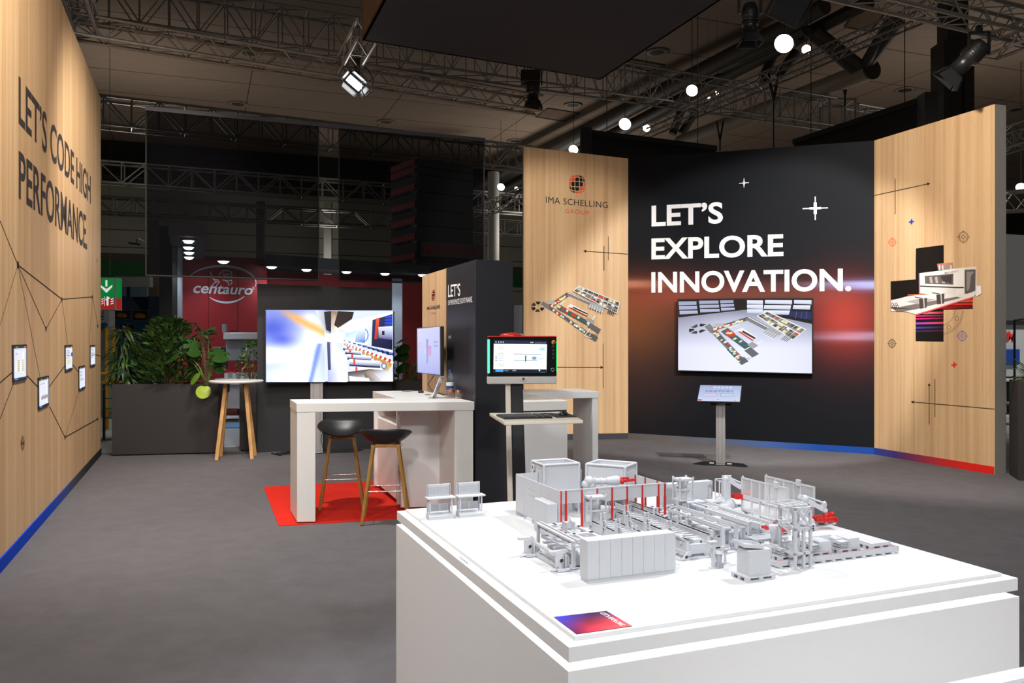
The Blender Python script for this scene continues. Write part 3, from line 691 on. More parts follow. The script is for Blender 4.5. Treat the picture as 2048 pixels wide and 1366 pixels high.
def ml(me, px, py, dirv, s=1.0, roll=0, Y=YM):
    p = at(px, py, Y) - I0; m.path([V((0, 0, .03)), V((p.x * .4, p.y * .4, p.z * .6)), p], .007, 6); return leafobj(me, orient(p, dirv, roll), t, s)
ml(ML, 368, 700, (-.35, -.75, -.35), 1.0, .2); ml(ML2, 388, 676, (.15, -.5, -.75), 1.0, -.5); ml(ML2, 404, 664, (.55, -.5, .1), .9, .6); ml(ML, 440, 694, (.2, -.75, -.5), .92, -.2)
ml(ML2, 425, 712, (.5, -.6, -.4), .8, .3); ml(ML2, 436, 722, (.3, -.6, -.6), .75, -.3); ml(ML2, 380, 712, (-.5, -.6, -.5), .7, .4); ml(ML2, 418, 672, (.4, -.6, .4), .72, 0); ml(ML2, 352, 700, (-.7, -.5, -.3), .75, .3)
yl = ml(MG, 398, 742, (-.3, -.6, -.75), .9, .3, 12.22); yl2 = ml(MY, 409, 768, (.05, -.55, -.85), .95, -.1, 12.12); yl2['label'] = 'yellow leaf'
obj('stem', m, STEMG, t)
# plants by the backdrop panel
L4 = leaf_mesh('leaf', .08, .034, LG2, .2, .3)
def behind(px, Y): p = at(px, 768, Y); return (p.x, Y, zp)
bush('potted_fig', 'small-leaved fig growing behind the left edge of the dark backdrop panel', behind(503, 12.98), .72, .22, .14, 230, [L4, L3], R, .02, 5, -.1, 'plant')
FL = monstera_leaf('leaf', .3, LGM, 0)
t = thing('fiddle_leaf_fig', 'big-leaved fiddle fig rising at the right edge of the large screen', 'plant', behind(796, 13.55)); m = MB(); m.tube((0, 0, 0), (0, 0, .62), .012, 6); obj('stem', m, BARK, t)
for z, dx, dz, s in [(.68, .5, .25, .8), (.62, .6, -.3, .85), (.5, .6, -.4, .8), (.42, -.5, .1, .7), (.3, .6, -.2, .85), (.2, .5, .1, .7), (.14, -.4, .1, .7), (.58, -.4, .3, .8)]: leafobj(FL, orient(V((0, -.02, z)), (dx, -.7, dz), dx), t, s)
PL2 = leaf_mesh('leaf', .26, .02, LG, .1, .5)
t = thing('parlour_palm', 'feathery parlour palm between the large screen and the grey pillar', 'plant', behind(818, 13.6)); m = MB()
for k in range(9):
    a = -2.6 + k * .6; tip = V((.22 * cos(a), .14 * sin(a) - .05, .3 + .05 * (k % 3))); m.path([V((0, 0, 0)), V((tip.x * .4, tip.y * .4, tip.z * .8)), tip], .006, 5)
    for j in range(9): 
        f = .3 + .7 * j / 8; p = tip * f
        for sgn in (-1, 1): leafobj(PL2, orient(p, V((cos(a) * .6 - sin(a) * sgn * .6, sin(a) * .6 + cos(a) * sgn * .5, -.25)), 0), t, .62)
obj('stem', m, STEMG, t)

# --- round high table
cT = V((0, 0, 0)) + at(472.5, 760, 12.0); TX, TY = cT.x, 12.0
t = thing('high_table', 'round white high table on four splayed oak legs near the planter', 'table', (TX, TY, 0), radians(12))
obj('tabletop', MB().lathe([(.36, 1.105), (.375, 1.112), (.382, 1.125), (.382, 1.132), (.375, 1.14)], 48), WHITE, t)
for k, (sx, sy) in enumerate([(-1, -1), (1, -1), (1, 1), (-1, 1)]):
    obj('leg', MB().bar((sx * .135, sy * .07, 1.10), (sx * .245, sy * .22, .0), .052, .052), OAKLEG, t, bev=.006)
    obj('bracket', MB().bar((sx * .105, sy * .066, 1.10), (sx * .115, sy * .078, .97), .012, .07), BLMETAL, t)

# --- large screen on its stand
sd = radians(16.5); su = V((cos(sd), sin(sd), 0)); sn = V((sin(sd), -cos(sd), 0))
s0 = at(529.6, 700, 12.33); 
def solve_on(p0, u, px):
    k = (px - CX) / F; return (k * p0.y - p0.x) / (u.x - k * u.y)
sw = solve_on(V((s0.x, s0.y, 0)), su, 788.8)
t = thing('screen_stand_display', 'very large flat screen on an aluminium column showing a blurred machine interior', 'screen', (s0.x, s0.y, 0), sd)
zt, zb = 2.185, 1.078
obj('housing', MB().bb(0, sw, .0, .05, zb, zt), BPLAST, t, bev=.004); obj('electronics_hump', MB().bb(sw * .2, sw * .8, .05, .09, 1.25, 1.95), BPLAST, t, bev=.01)
cxl = solve_on(V((s0.x, s0.y, 0)) - sn * .13, su, 633)
mb = MB(); mb.bb(cxl - .095, cxl + .095, .09, .2, .012, 1.9); mb.bb(cxl - .055, cxl - .045, .084, .09, .02, 1.8); mb.bb(cxl + .045, cxl + .055, .084, .09, .02, 1.8); obj('column', mb, ALU, t, bev=.006)
obj('mount', MB().bb(cxl - .2, cxl + .2, .088, .1, 1.4, 1.8), BLMETAL, t)
obj('base', MB().prism([(cxl - .62, .05), (cxl - .5, -.12), (cxl + .55, -.1), (cxl + .72, .1), (cxl + .6, .22), (cxl - .5, .22)], 0, .012), DGLASS, t, bev=.003)
P0 = V((s0.x, s0.y, 0)) + sn * .001
pc = Pic(P0, sn)
# picture: blurred steel panel left, dark gap, conveyor rollers right
def gr(pts, cols): pc.poly(pts, cols)
def steel(x, y):
    """blurred sheet-steel wall of the machine picture"""
    u, v = (x - 532) / 118, (y - 620) / 144; g = lambda a, b, s, t: math.exp(-((u - a) / s) ** 2 - ((v - b) / t) ** 2)
    c = V((128, 140, 206)) * (1 - v * .5) + V((205, 214, 250)) * (v * .62); c += V((110, 105, 70)) * (g(.05, .62, .35, .1) + g(.62, .75, .22, .3) * .8 + g(.9, .35, .25, .16))
    c -= V((70, 66, 24)) * (g(.12, .26, .28, .16) + g(.3, .42, .2, .07) * .7) ; c += V((80, 76, 60)) * (g(.75, .12, .2, .12) + g(.35, .9, .3, .1) * .6)
    o_ = max(0, 1 - abs((v - .02) - (u - .28) * .42) / (.07 + .07 * u)) * (1 if u > .16 else 0) * min(1, (u - .16) * 3); c = c.lerp(V((236, 164, 74)), min(1, o_ * .95))
    b = max(0, 1 - abs((u - .90) - (.5 - v) * .30) / .07) * (1 if v > .45 else 0); c = c.lerp(V((64, 96, 226)), b * .75); b = max(0, 1 - abs((u - .78) - (.5 - v) * .5) / .05) * (1 if v > .45 else 0); c = c.lerp(V((252, 252, 255)), b * .8)
    return tuple(max(0, min(255, k)) for k in c)
gx = [532 + (650 - 532) * i / 46 for i in range(47)]; gy = [620 + 144 * i / 40 for i in range(41)]
for a_, b_ in zip(gx, gx[1:]):
    for c_, d_ in zip(gy, gy[1:]): pc.poly([(a_, c_), (a_, d_), (b_, d_), (b_, c_)], [steel(a_, c_), steel(a_, d_), steel(b_, d_), steel(b_, c_)], False)
pc.rect(649, 621, 786, 763, (196, 206, 236))
gr([(630, 621), (650, 664), (662, 668), (664, 622)], [(205, 214, 226), (180, 190, 220), (130, 120, 120), (110, 100, 90)])
gr([(648, 624), (652, 660), (662, 664), (662, 622)], [(30, 30, 44), (44, 44, 60), (26, 26, 36), (24, 24, 30)])
gr([(664, 622), (664, 662), (676, 664), (706, 624)], [(140, 96, 50), (200, 190, 180), (240, 230, 220), (96, 66, 40)])
gr([(676, 622), (668, 650), (676, 656), (704, 638), (708, 624)], [(28, 24, 24), (48, 34, 26), (60, 42, 30), (34, 24, 18), (24, 20, 20)])
gr([(680, 656), (704, 640), (784, 624), (786, 622), (786, 640), (700, 668)], [(214, 220, 240), (220, 226, 240), (236, 240, 250), (210, 216, 236), (190, 200, 230), (214, 224, 246)])
gr([(650, 668), (652, 690), (690, 684), (690, 664)], [(255, 255, 255), (255, 255, 255), (244, 248, 255), (250, 252, 255)])
gr([(690, 668), (690, 686), (734, 690), (740, 650)], [(170, 196, 246), (214, 226, 250), (240, 246, 255), (200, 220, 255)])
gr([(714, 652), (710, 684), (730, 686), (732, 648)], [(226, 236, 255), (120, 160, 220), (80, 110, 170), (230, 240, 255)]); pc.circ(727, 670, 9, 13, 2.4, (96, 128, 190), 14, -1.2, 2.2)
gr([(745, 640), (743, 692), (785, 700), (785, 628)], [(40, 46, 90), (28, 30, 60), (22, 24, 52), (24, 28, 72)]); gr([(752, 637), (749, 678), (755, 678), (759, 635)], [(216, 70, 50), (196, 56, 44), (150, 40, 36), (230, 90, 60)])
for i in range(4): pc.poly([(770, 632 + i * 6), (769, 636 + i * 6), (785, 636 + i * 6), (785, 631 + i * 6)], (38, 66, 190))
gr([(757, 654), (757, 676), (785, 680), (785, 652)], [(200, 206, 226), (90, 96, 130), (70, 76, 130), (214, 220, 240)]); pc.rect(764, 662, 769, 670, (28, 28, 44))
# roller rows
for i in range(10):
    u = i / 10; x0, y0 = 686 + 95 * u, 680 + 26 * u; s = 2 + 5.5 * u
    pc.poly([(x0, y0), (x0 + 2, y0 + s * .9), (x0 + s * 2.3, y0 + s * 1.1), (x0 + s * 2.3, y0 + s * .3)], (26, 32, 66)); pc.poly([(x0 + s, y0 + s * .2), (x0 + s, y0 + s * .6), (x0 + s * 2, y0 + s * .8), (x0 + s * 2, y0 + s * .3)], (70, 96, 200))
gr([(688, 686), (690, 692), (786, 736), (786, 726)], [(236, 240, 250), (220, 226, 240), (200, 210, 240), (236, 240, 250)])
for i in range(13):
    u = (i / 12) ** 1.25; x0, y0 = 690 + 88 * u, 687 + 34 * u; s = 1.4 + 3.6 * u
    pc.disc(x0, y0 + s * 1.4, s * 1.2, s * 1.5, (176, 132, 70), 8); pc.disc(x0 + s * .3, y0, s * .62, s * .7, (206, 44, 40), 8); pc.disc(x0 + s * 1.2, y0 + s * .8, s * .7, s * .5, (236, 238, 246), 8)
for i, (y, h, L) in enumerate([(692, 5, 20), (699, 6, 32), (708, 8, 48), (718, 11, 62), (733, 15, 74)]):
    x0 = 686 + i * 4.2
    gr([(x0, y), (x0, y + h), (x0 + L, y + h + 4), (x0 + L, y + 4)], [(246, 248, 255), (120, 130, 170), (96, 104, 150), (226, 232, 250)])
    gr([(x0, y + h), (x0, y + h + 3), (x0 + L, y + h + 8), (x0 + L, y + h + 4)], [(40, 44, 60)] * 4); pc.poly([(x0 + 8, y + .6), (x0 + 8, y + h), (x0 + 12, y + h), (x0 + 12, y + 1)], (210, 60, 54))
pc.disc(772, 733, 8, 9, (196, 156, 84), 12); pc.disc(768, 732, 6, 7, (110, 116, 140), 12); pc.disc(768, 732, 3.4, 4.2, (200, 206, 220), 10)
gr([(656, 684), (656, 764), (694, 764), (694, 716), (668, 684)], [(120, 128, 180), (150, 158, 210), (246, 248, 255), (255, 255, 255), (236, 240, 255)])
gr([(654, 684), (656, 740), (662, 740), (660, 684)], [(60, 60, 90), (40, 40, 70), (70, 76, 120), (90, 90, 120)])
gr([(696, 744), (696, 763), (786, 763), (786, 742), (740, 738)], [(58, 54, 56), (150, 150, 156), (232, 232, 240), (210, 210, 220), (80, 64, 52)])
gr([(726, 744), (734, 762), (764, 762), (740, 740)], [(110, 90, 66), (60, 52, 46), (196, 196, 200), (150, 130, 100)]); gr([(698, 752), (700, 762), (740, 762), (738, 756)], [(214, 220, 236), (236, 240, 250), (240, 242, 252), (180, 184, 196)])
pc.build('picture', colour_print('lit_screen_large', 1.5, .25), t)
# power strip and cable on the carpet behind the counter leg
o = obj('power_cable', MB().path([onz(543, 908) + V((0, 0, .01)), onz(560, 912) + V((0, 0, .01)), onz(585, 903) + V((0, 0, .02)), onz(640, 899) + V((0, 0, .01)), onz(655, 902) + V((0, 0, .01))], .008, 5), BPLAST)
tag(o, 'black power cable lying on the carpet by the white counter leg', 'cable')
pA = V((s0.x, s0.y, 0)) - sn * .06
o = obj('display_cable', MB().path([at(648, 770, 12.6), at(652, 800, 12.6), at(649, 840, 12.55), at(642, 880, 12.5), at(646, 898, 12.45)], .006, 5), BPLAST); tag(o, 'thin black cable hanging down the column of the large screen', 'cable')

# --- red carpet field under the white counter
RUG = mat('red_carpet', rgb(206, 44, 32), .95, var=.12, scale=9, spec=.1)
rc = [onz(527.2, 974.4), onz(557.5, 1052.7), onz(960, 1029), onz(960, 952)]
o = obj('red_carpet', MB().prism([(p.x, p.y) for p in rc], 0.0005, .006), RUG); tag(o, 'bright red rectangular carpet field under the white counter', 'carpet')

# --- white counter with return
zc = 1.128; a = onz(593.2, 806.6, zc); b = onz(579.4, 798.4, zc); e = onz(948.8, 803.2, zc)
a = V((a.x, a.y, 0)); b = V((b.x, b.y, 0)); e = V((e.x, e.y, 0))
ud = (e - a).normalized(); vd = (b - a).normalized(); LW = (e - a).length; LD = .57
fa = V((onz(593.8, 1048.3).x, onz(593.8, 1048.3).y, 0))
t = thing('reception_counter', 'white bar-height counter with thick top standing on the red carpet', 'counter', (a.x, a.y, 0), atan2(ud.y, ud.x))
I = wm(t).inverted()
def loc2(p): return (I @ V((p.x, p.y, 0)))
vloc = (I.to_3x3() @ vd)
def quad(u0, u1, v0, v1):
    return [(u + v * vloc.x, v * vloc.y) for u, v in ((u0, v0), (u1, v0), (u1, v1), (u0, v1))]
obj('countertop', MB().prism(quad(0, LW, 0, LD), zc - .083, zc), WHITE, t, bev=.003)
obj('side_panel', MB().prism(quad(.004, .172, .004, LD), .018, zc - .085), WHITE, t, bev=.003)
obj('foot_plate', MB().prism(quad(.012, .165, .02, LD - .02), 0.006, .018), BLACK, t)
uR = LW - .185
obj('side_panel', MB().prism(quad(uR, LW - .01, .004, LD), .018, zc - .085), WHITE, t, bev=.003)
obj('modesty_panel', MB().prism(quad(1.09, uR, LD - .03, LD - .004), .025, zc - .085), WHITE, t)
# return: white cabinet running back along the dark tower
r0 = onz(745.4, 782.4, zc); rr = V((r0.x, r0.y, 0))
tp0 = V((-.355, 7.93, 0)); td = V((-.352, .936, 0)).normalized(); tn = V((-.936, -.352, 0)).normalized()
t2 = thing('return_counter', 'white return counter with drawer cabinet running back beside the dark tower', 'counter', (tp0.x, tp0.y, 0), atan2(td.y, td.x))
I2 = wm(t2).inverted(); rl = I2 @ rr
# local: x back along the tower, y to the stand's left
x1 = rl.x; wD = rl.y
obj('countertop', MB().prism([(.50, .012), (x1, .012), (x1, wD), (.72, wD)], zc - .083, zc - .0005), WHITE, t2, bev=.003)
obj('end_panel', MB().prism([(x1 - .045, .02), (x1 - .004, .02), (x1 - .004, wD - .01), (x1 - .045, wD - .01)], .03, zc - .085), WHITE, t2, bev=.002)
obj('carcass', MB().bb(.77, x1 - .05, .02, wD - .06, .05, .84), WHITE, t2, bev=.002)
dr = obj('drawer', MB().bb(.79, x1 - .09, wD - .06, wD - .04, .62, .83), WHITE, t2, bev=.002); obj('lock', MB().tube((1.0, wD - .042, .73), (1.0, wD - .034, .73), .012, 10), BLMETAL, dr)
obj('door', MB().bb(.79, x1 - .09, wD - .06, wD - .04, .06, .61), WHITE, t2, bev=.002)
obj('support_panel', MB().bb(.73, .765, .02, wD - .02, .03, zc - .085), WHITE, t2)
obj('grommet', MB().lathe([(.03, zc - .002), (.03, zc + .004), (.02, zc + .004)], 14, (1.05, .2, 0)), BLMETAL, t2)

# --- dark tower with oak flank
tw = thing('tower', 'tall dark tower with an oak strip, slogan and small wall monitor', 'tower', (tp0.x, tp0.y, 0), atan2(td.y, td.x))
TH = 2.5; xs = None
tl = 2.063; xm = solve_on(tp0, td, 892.4)
# local +y points to the left (screen side) face at y=0 ; body extends to -y
obj('body', MB().bb(0, xm, -.39, 0, 0, TH), TOWERM, tw, bev=.004); obj('oak_flank', MB().bb(xm, tl, -.39, 0.0, 0, TH - .002), OAK, tw); obj('edge_trim', MB().bb(xm - .004, xm + .012, -.2, .004, 0, TH + .002), mat('oak_trim', rgb(196, 160, 112), .5), tw)
Pt, nt_ = tp0, tn
ink2 = WT
textpx('lettering', 'LET’S', [(896.9, 570.2), (921.3, 567), (921.3, 591.2), (896.9, 594.6)], Pt, tn, WT, tw, .012, 1, .004)
textpx('lettering', 'EXPERIENCE SOFTWARE.', [(896.9, 601), (945.8, 593), (945.8, 604), (896.9, 610.2)], Pt, tn, WT, tw, .0, 1.04, .004)
textpx('lettering', 'ADMO', [(897.4, 672), (903, 671), (903, 676.6), (897.4, 677.6)], Pt, tn, WT, tw, 0, 1, .004)
textpx('lettering', 'IMA SCHELLING', [(854.5, 613.8), (880, 609.2), (880, 616.4), (854.5, 619.6)], Pt, tn, BK, tw, .01, 1.05, .004)
textpx('lettering', 'GROUP', [(862.3, 625), (871.8, 624), (871.8, 627.2), (862.3, 628.2)], Pt, tn, RD, tw, 0, 1.1, .004)
pt = Pic(tp0, tn); globe(pt, 866.6, 590.6, 11.5, .32, 1.05, -.03); pt.build('logo', PRINT, tw)
# wall monitor on the tower
w0 = V((-.355, 7.93, 0)) + tn * .15; ma, mbq = solve_on(w0, td, 881.8), solve_on(w0, td, 833.4)
t = thing('wall_monitor', 'flat monitor on an arm fixed to the oak flank of the dark tower', 'monitor', (tp0.x, tp0.y, 0), atan2(td.y, td.x))
obj('housing', MB().bb(ma, mbq, .115, .15, 1.345, 1.864), BPLAST, t, bev=.004); obj('rear_cover', MB().bb(ma + .15, mbq - .15, .09, .115, 1.4, 1.75), BPLAST, t, bev=.01); obj('wall_arm', MB().bb((ma + mbq) / 2 - .1, (ma + mbq) / 2 + .1, 0.001, .09, 1.5, 1.7), BLMETAL, t)
pm = Pic(tp0 + tn * .1502, tn); pm.poly([(834.4, 657.6), (835.6, 744.6), (880.2, 749.6), (879.4, 653.4)], [(206, 208, 240), (150, 156, 214), (156, 162, 218), (206, 208, 242)])
pm.rect(852.5, 678, 856.5, 727, (140, 140, 196)); pm.poly([(856, 692), (856.2, 712), (862.5, 712.5), (862.5, 691)], (196, 142, 190)); pm.poly([(849, 698), (849, 706), (852.6, 706), (852.6, 698)], (190, 200, 240))
pm.bars(867, 679, 876, 695, 2, (156, 160, 204), 3, .6); pm.bars(837, 683, 843, 697, 2, (196, 176, 206), 5, .6)
pm.build('picture', SCREEN, t)

# --- counter items
def oncounter(px, py): return onz(px, py, zc)
# acrylic sign holder
pS = oncounter(868, 796); o = thing('sign_holder', 'slim white leaning sign holder on the white counter', 'sign holder', (pS.x, pS.y, zc), radians(-97))
obj('panel', MB().ext([(-.1, 0, .004), (.1, 0, .004), (.1, .085, .215), (-.1, .085, .215)], (0, -.006, .003)), mat('acrylic_white', rgb(236, 240, 246), .2, var=.01), o); obj('foot', MB().bb(-.1, .1, -.05, .03, 0, .005), clear('acrylic'), o)
tb = [tuple(wm(o) @ V(p)) for p in [(-.03, .05 - .006, .13), (.03, .05 - .006, .13), (.03, .03 - .006, .08), (-.03, .03 - .006, .08)]]
# water bottle
GL = clear('clear_plastic', (.86, .93, 1), .1); 
pB = oncounter(909, 793) + tn * .05; o = thing('water_bottle', 'clear plastic water bottle with blue cap and blue label', 'bottle', (pB.x, pB.y, zc))
obj('body', MB().lathe([(.034, 0), (.038, .01), (.038, .05), (.035, .055), (.038, .06), (.039, .17), (.037, .2), (.02, .235), (.0135, .25), (.0135, .262)], 20), GL, o)
obj('cap', MB().lathe([(.0155, .258), (.0155, .28), (.012, .283)], 14), mat('blue_cap', rgb(30, 50, 120), .4), o)
obj('label_band', MB().lathe([(.0395, .075), (.0395, .115)], 20), mat('label_blue', rgb(30, 70, 150), .5), o); obj('label_top', MB().lathe([(.0395, .115), (.0395, .15)], 20), mat('label_pale', rgb(220, 226, 214), .5, var=.1, scale=60), o)
# three tumblers turned upside down
GO = clear('tumbler_glass', (1, .96, .94), .14); GR = clear('tumbler_orange', (.95, .42, .24), .22)
def tumbler(px, py, lab, k=0.0):
    p = oncounter(px, py) + tn * k; o = thing('tumbler', lab, 'glass', (p.x, p.y, zc), 0, 'upturned tumblers on the counter')
    obj('bowl', MB().lathe([(.040, 0), (.0405, .04), (.039, .06), (.036, .075), (.0385, .04), (.038, .002)], 18), GO, o)
    obj('tinted_base', MB().lathe([(.039, .06), (.036, .082), (.028, .092), (.001, .094)], 18), GR, o); return o
tumbler(901, 796.5, 'orange-bottomed tumbler upside down, nearest the wall monitor'); tumbler(913, 794, 'orange-bottomed tumbler upside down, half hidden behind the other two', .052); tumbler(921, 797, 'orange-bottomed tumbler upside down, nearest the dark tower corner', .02)
cb = [oncounter(804, 783), oncounter(815, 783.5), oncounter(830, 782.5), oncounter(845, 782)]
o = obj('video_cable', MB().path([p + V((0, 0, .006)) for p in cb], .004, 5), BPLAST); tag(o, 'thin black cable lying across the white return counter', 'cable')
o = obj('adapter_cable', MB().path([V(tuple(wm(t) @ V((ma + .35, .12, 1.35)))), at(856, 768, 8.9), at(862, 779, 8.75), at(875, 786, 8.5), at(886, 790, 8.3), oncounter(890, 791.5) + V((0, 0, .01))], .005, 5), BPLAST); tag(o, 'black cable looping down from the wall monitor to the counter', 'cable')
p = oncounter(842, 786); o = obj('video_adapter', MB().box((0, 0, .014), (.06, .035, .024)), BPLAST, loc=(p.x, p.y, zc), bev=.004); tag(o, 'small black video adapter on the return counter under the monitor', 'adapter')

# --- bar stools
def stool(label, px, py, rz, d):
    c = onz(px, py); t = thing('bar_stool', label, 'stool', (c.x, c.y, .006), rz, 'black bar stools at the white counter'); m = MB()
    def S(u, v):
        a = 2 * pi * u; r = v; k = .8
        x = .245 * r * (abs(cos(a)) ** .8) * (1 if cos(a) >= 0 else -1); y = .225 * r * (abs(sin(a)) ** .8) * (1 if sin(a) >= 0 else -1)
        back = (1 + sin(a)) / 2; rim = .03 + .115 * back ** 1.1 + .02 * abs(cos(a))
        z = .735 + rim * r ** 2.6 - .012 * (1 - r) - (.02 * max(0, -sin(a)) ** 3) * r ** 6
        return (x, y, z)
    m.grid(S, 40, 11, cu=True); obj('seat', m, mat('black_shell', (.014, .014, .016), .42, var=.05), t, solid=.012)
    WD = OAKLEG if d == 0 else OAKLEGD
    for sx, sy in ((-1, -1), (1, -1), (1, 1), (-1, 1)):
        obj('leg', MB().bar((sx * .115, sy * .105, .725), (sx * .215, sy * .20, 0), .036, .028, up=(sx, 0, 0)), WD, t, bev=.004)
    mf = MB()
    vf = [(x * s_, y * s_, z) for s_, z in ((1, .704), (.82, .704), (1, .726), (.82, .726)) for x, y in ((-.135, -.122), (.135, -.122), (.135, .122), (-.135, .122))]
    for k in range(4):
        j = (k + 1) % 4; mf._add([vf[i] for i in (k, j, 8 + j, 8 + k, 4 + k, 4 + j, 12 + j, 12 + k)], [(0, 1, 2, 3), (5, 4, 7, 6), (3, 2, 6, 7), (1, 0, 4, 5)])
    obj('seat_frame', mf, WD, t, bev=.004)
    z = .30; f = .115 + .1 * (1 - z / .725); g = .105 + .095 * (1 - z / .725)
    obj('foot_rest', MB().path([(-f, -g, z), (f, -g, z), (f, g, z), (-f, g, z), (-f, -g, z)], .0075, 8), STEEL, t)
    return t
stool('black shell bar stool facing the viewer, left one at the white counter', 684, 1013, radians(10), 1)
stool('black shell bar stool with its back to the viewer, right one at the counter', 772, 1041, radians(186), 1)

# --- second counter behind the terminal
g0 = V((.546, 7.98, 0)); gb = V((-.33, .944, 0)); gl = V((-.944, -.33, 0))
t = thing('side_counter', 'white cabinet counter right of the dark tower behind the control terminal', 'counter', (g0.x, g0.y, 0), atan2(-gl.y, -gl.x))
obj('cabinet', MB().bb(-.455, -.004, .004, 1.24, .03, zc - .105), WHITEM, t, bev=.002); obj('countertop', MB().bb(-.46, 0, 0, 1.25, zc - .09, zc), WHITE, t, bev=.003); obj('shadow_gap', MB().bb(-.45, -.01, .012, 1.2, zc - .105, zc - .09), EDGEB, t); obj('plinth', MB().bb(-.44, -.03, .03, 1.2, 0, .03), BLACK, t)
h0 = onz(1197.6, 782.8, zc); h0.z = 0; hb = onz(1156.6, 776.9, zc); hb.z = 0; hv = (hb - h0); hl = onz(1050, 785.4, zc); hl.z = 0; hu = (hl - h0).normalized()
t = thing('side_table', 'white high table leg and top adjoining the side cabinet by the oak wall', 'table', (h0.x, h0.y, 0))
def hq(u0, u1, v0, v1): return [tuple((hu * u + hv * v).xy) for u, v in ((u0, v0), (u0, v1), (u1, v1), (u1, v0))]
obj('countertop', MB().prism(hq(0, .92, 0, 1)[::-1], zc - .075, zc), WHITE, t, bev=.003); obj('side_panel', MB().prism(hq(.005, .075, .01, .98)[::-1], 0.01, zc - .077), WHITE, t, bev=.003)

# --- control terminal
YT = 6.2; c0 = at(1045, 718, YT); rzT = radians(5)
t = thing('control_terminal', 'machine control terminal on a tall post with a glowing green side light', 'terminal', (c0.x, YT, 0), rzT)
cx = lambda px: (px - 1045) / F * YT
zz = lambda py: CAMZ + (CY - py) / F * YT
zt, zm, zb_ = zz(672), zz(753), zz(768)
obj('housing', MB().bb(cx(976), cx(1114), -.0, .06, zm, zt - .006), mat('gloss_black', (.006, .006, .008), .16), t, bev=.006)
obj('top_cover', MB().bb(cx(976), cx(1114), -.004, .075, zt - .008, zt), mat('red_gloss', rgb(196, 40, 34), .3), t, bev=.003)
obj('chin', MB().bb(cx(974.6), cx(1113.6), -.006, .065, zb_, zm), mat('silver_paint', rgb(205, 204, 200), .35, .3), t, bev=.006)
obj('signal_light', MB().bb(cx(975.3), cx(978.9), -.007, .02, zz(746), zz(679)), emit('green_light', rgb(50, 255, 110), 6), t); obj('signal_light', MB().bb(cx(1113.2), cx(1115.2), .0, .05, zz(743), zz(683)), emit('green_light_soft', rgb(60, 240, 120), 1.2), t)
obj('emergency_stop', MB().tube((cx(1107.5), -.004, zz(684.5)), (cx(1107.5), -.012, zz(684.5)), .0155, 16, 0), mat('yellow_ring', rgb(236, 196, 40), .5), t)
obj('stop_knob', MB().lathe([(.009, 0), (.011, .006), (.011, .012), (.006, .016)], 14), mat('stop_red', rgb(210, 40, 30), .4), t, loc=(0, 0, 0)).matrix_basis = Matrix.Translation((cx(1108.3), -.012, zz(684.5))) @ Matrix.Rotation(pi / 2, 4, 'X')
for i in range(4): obj('push_button', MB().tube((cx(1107), -.001, zz(692.8 + i * 7.6)), (cx(1107), -.004, zz(692.8 + i * 7.6)), .011, 14), mat('button_black', (.02, .02, .022), .3), t)
obj('key_switch', MB().ring((cx(1105.5), -.002, zz(739.5)), .012, .003, 14, 6, 0, (0, 1, 0)), STEEL, t)
tn_ = V((sin(rzT), -cos(rzT), 0)); TP = V((c0.x, YT, 0)) + tn_ * .001
ps = Pic(TP, tn_); ps.poly([(987.6, 687), (986.8, 742), (1093, 742), (1094, 688)], [(246, 252, 252)] * 4); ps.poly([(988, 679.8), (987.8, 687.6), (1094, 688.6), (1094.2, 682)], (22, 40, 58)); ps.poly([(986.8, 738.2), (986.6, 745.6), (1092.6, 745.8), (1093, 738.6)], (16, 26, 40))
ps.poly([(991, 739), (991, 743.6), (1006.6, 743.8), (1006.8, 739)], (70, 160, 236)); ps.bars(1009, 739.5, 1018, 742.5, 1, (120, 130, 140), 2); ps.bars(1025, 739.5, 1032, 742.5, 1, (180, 186, 190), 4); ps.disc(1079, 741, 1.6, 1.6, (236, 240, 240), 10); ps.bars(1081, 744, 1091, 745, 1, (60, 170, 110), 5)
for x in (992, 997.5, 1002, 1006.5): ps.disc(x, 684, 1.2, 1.3, (220, 230, 236), 8)
for x in (1062, 1065.5): ps.disc(x, 685, 1, 1.2, (220, 230, 236), 8)
ps.bars(1070, 685.4, 1092, 686.4, 1, (190, 200, 208), 6)
for i, y in enumerate((694, 698, 706, 709.5, 713.5, 717, 721, 728, 731)):
    ps.rect(990.5, y - 1.2, 1014 if i not in (4, 8) else 1010, y + 1.6, (232, 244, 250)); ps.rect(990.8, y - .8, 993.6, y + 1, (226, 222, 150) if i not in (4, 5, 6) else (90, 100, 104)); ps.bars(996.5, y - .5, 1008, y + .7, 1, (160, 168, 172), i + 3, .9)
ps.rect(1078, 694, 1091, 701.6, (196, 222, 236)); ps.bars(1080, 696, 1089, 700, 2, (110, 140, 160), 8, .5)
for y in (708, 721): ps.line((1027.5, y), (1082 if y == 708 else 1074, y + .5), 1.1, (120, 140, 150))
for x in range(1030, 1064, 5): ps.line((x, 712), (x, 720), .6, (160, 184, 200))
ps.rect(1063, 712.4, 1074, 720, (196, 214, 224)); ps.rect(1065, 714, 1072, 719, (120, 150, 170)); ps.rect(1050, 711, 1052.6, 723, (70, 100, 126)); ps.rect(1075, 714.5, 1086, 719.5, (206, 226, 238)); ps.line((1051, 724), (1051, 726), .8, (90, 120, 150))
ps.build('picture', SCREENB, t)
pl = Pic(TP + tn_ * .0065, tn_); globe(pl, 1047, 757.6, 2.6, 1, 1.05); pl.build('logo', PRINT, t)
textpx('lettering', 'IMA SCHELLING', [(1040, 760.8), (1054, 760.9), (1054, 762.6), (1040, 762.5)], TP + tn_ * .0065, tn_, mat('grey_ink', rgb(120, 112, 108), .6), t, .01, 1.05, .001)
